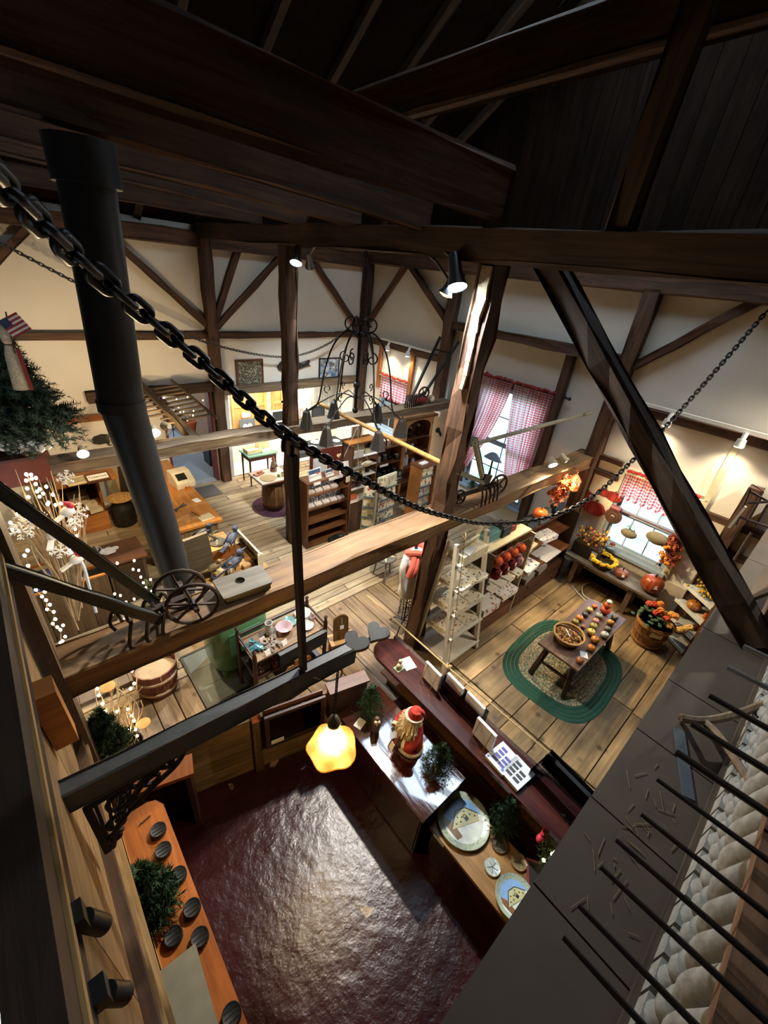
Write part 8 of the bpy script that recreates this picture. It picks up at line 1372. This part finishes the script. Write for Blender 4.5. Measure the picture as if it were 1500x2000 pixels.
for i, (u, v, s) in enumerate(((128, 933, .07), (60, 1018, .13), (42, 1036, .1), (152, 1000, .09), (118, 1075, .09), (146, 1022, .07))):
    rt = T('snowflake', ('white snowflake at the top of the lit twigs', 'large white snowflake at the left of the lit twigs', 'white snowflake under the large one at the left', 'white leaf shaped snowflake right of the upper felt bird', 'white snowflake beside the lower felt bird', 'white snowflake under the upper felt bird')[i], 'snowflake', at(u, v, y=4.28)); mb = MB()
    for k in range(6):
        a_ = PI/3*k+.2; e = V((math.cos(a_), .2*math.sin(a_*2), math.sin(a_))); mb.bar((0, 0, 0), e*s, .012, .008)
        for t_ in (.45, .75):
            for sg_ in (-1, 1): mb.bar(e*s*t_, e*s*t_+V((math.cos(a_+sg_*.9), 0, math.sin(a_+sg_*.9)))*s*.3, .01, .007)
    part('flake', rt, mb, WHITE)
sl2 = T('string_lights', 'string of warm lights climbing the edge left of the main beam', 'string lights', at(110, 1200, y=4.0)); P = [at(u, v, y=4.0) for u, v in ((48, 1085), (55, 1105), (68, 1130), (70, 1152), (82, 1165), (90, 1172), (92, 1190), (105, 1195), (103, 1218), (112, 1225), (118, 1230), (118, 1255), (140, 1262), (130, 1280), (122, 1252))]; mb = MB(); mb.tube(spline(P[:11]+P[11:12], .05), .005, 4); part('wire', sl2, mb, plain('#7d6a4a', .7), world=True); bulbs(sl2, P+[p+V((.03, 0, .04)) for p in P[::2]])
sl3 = T('lit_branches', 'bunch of pale curly twigs with warm lights on the floor below the main beam', 'branches', (.05, 3.3, .0)); mb = MB(); o = V(sl3.location); PTS = []
for k in range(26):
    e = at(rnd.uniform(180, 280), rnd.uniform(1310, 1400), y=3.3); s0 = V((.0+rnd.gauss(0, .04), 3.3+rnd.gauss(0, .03), .1)); m_ = (e+s0)/2+V((rnd.gauss(0, .08), rnd.gauss(0, .05), .1)); P = spline([s0, m_, e], .1); mb.tube(P, .005, 4); PTS += P
mb.v = [p-o for p in mb.v]; part('twigs', sl3, mb, plain('#b8a078', .7), kind='stuff'); mb = MB(); mb.lathe([(.09, 0), (.12, .2), (.11, .2), (.08, .02)], (0, 0, 0), 14); part('pot', sl3, mb, DARKW, True)
bulbs(sl3, [at(u, v, y=3.25) for u, v in ((185, 1340), (190, 1345), (193, 1358), (233, 1315), (248, 1312), (258, 1310), (262, 1335), (255, 1345), (257, 1398), (262, 1408), (270, 1415), (253, 1424), (268, 1437), (265, 1425), (228, 1390), (250, 1385), (200, 1375), (205, 1390), (258, 1508), (280, 1515)) if v < 1460])
for i, (u, v) in enumerate(((211, 1342), (281, 1413))): mb = MB(); mb.lathe([(1e-4, 0), (.055, 0), (.06, .008), (1e-4, .012)], at(u, v, y=3.2), 18); mb.cyl(at(u, v, y=3.2)-V((0, 0, .14)), at(u, v, y=3.2), .005, n=5); single('wood_disc', mb, plain('#c98a4a', .7), ('round wooden ornament high among the curly twigs', 'round wooden ornament low among the curly twigs')[i], 'ornament', smooth=True)
XT = fir('lit_fir', 'small lit Christmas fir behind the wheel hoe', V((.72, 4.62, .02)), 1.1, .33, 11, 12, plain('#4a5230', .85, noise=.3, nscale=20), 26, .045, base=.08, stem=.1); bulbs(XT, [at(u, v, y=4.4) for u, v in ((229, 1100), (227, 1120), (238, 1118), (233, 1128), (246, 1130), (260, 1112), (262, 1095), (271, 1114), (263, 1145), (275, 1127), (281, 1150), (294, 1132), (285, 1148), (296, 1155), (235, 1163), (246, 1176), (246, 1225), (259, 1223), (219, 1200), (296, 1180), (224, 1160), (242, 1210), (262, 1170), (280, 1138))])
# fill lamps added out of view over the loft, behind and beside the viewer
reflector('spot_lamp', 'added unseen fill lamp high at the right wall plate over the loft, lighting the rug and pumpkins', (6.9, -0.9, 4.5), (5.0, 1.5, 0.0), BLACK, glow('#fff0d8', 6), 0.07, 0.16, 330, NEUT, stem=(7.1, -.9, 4.7), cone=110)
reflector('spot_lamp', 'added unseen fill lamp over the loft railing behind the viewer', (2.4, -2.3, 5.0), (1.6, -0.3, 2.7), BLACK, glow('#fff0d8', 4), 0.07, 0.16, 24, NEUT, stem=(2.4, -2.3, 5.4), cone=100)
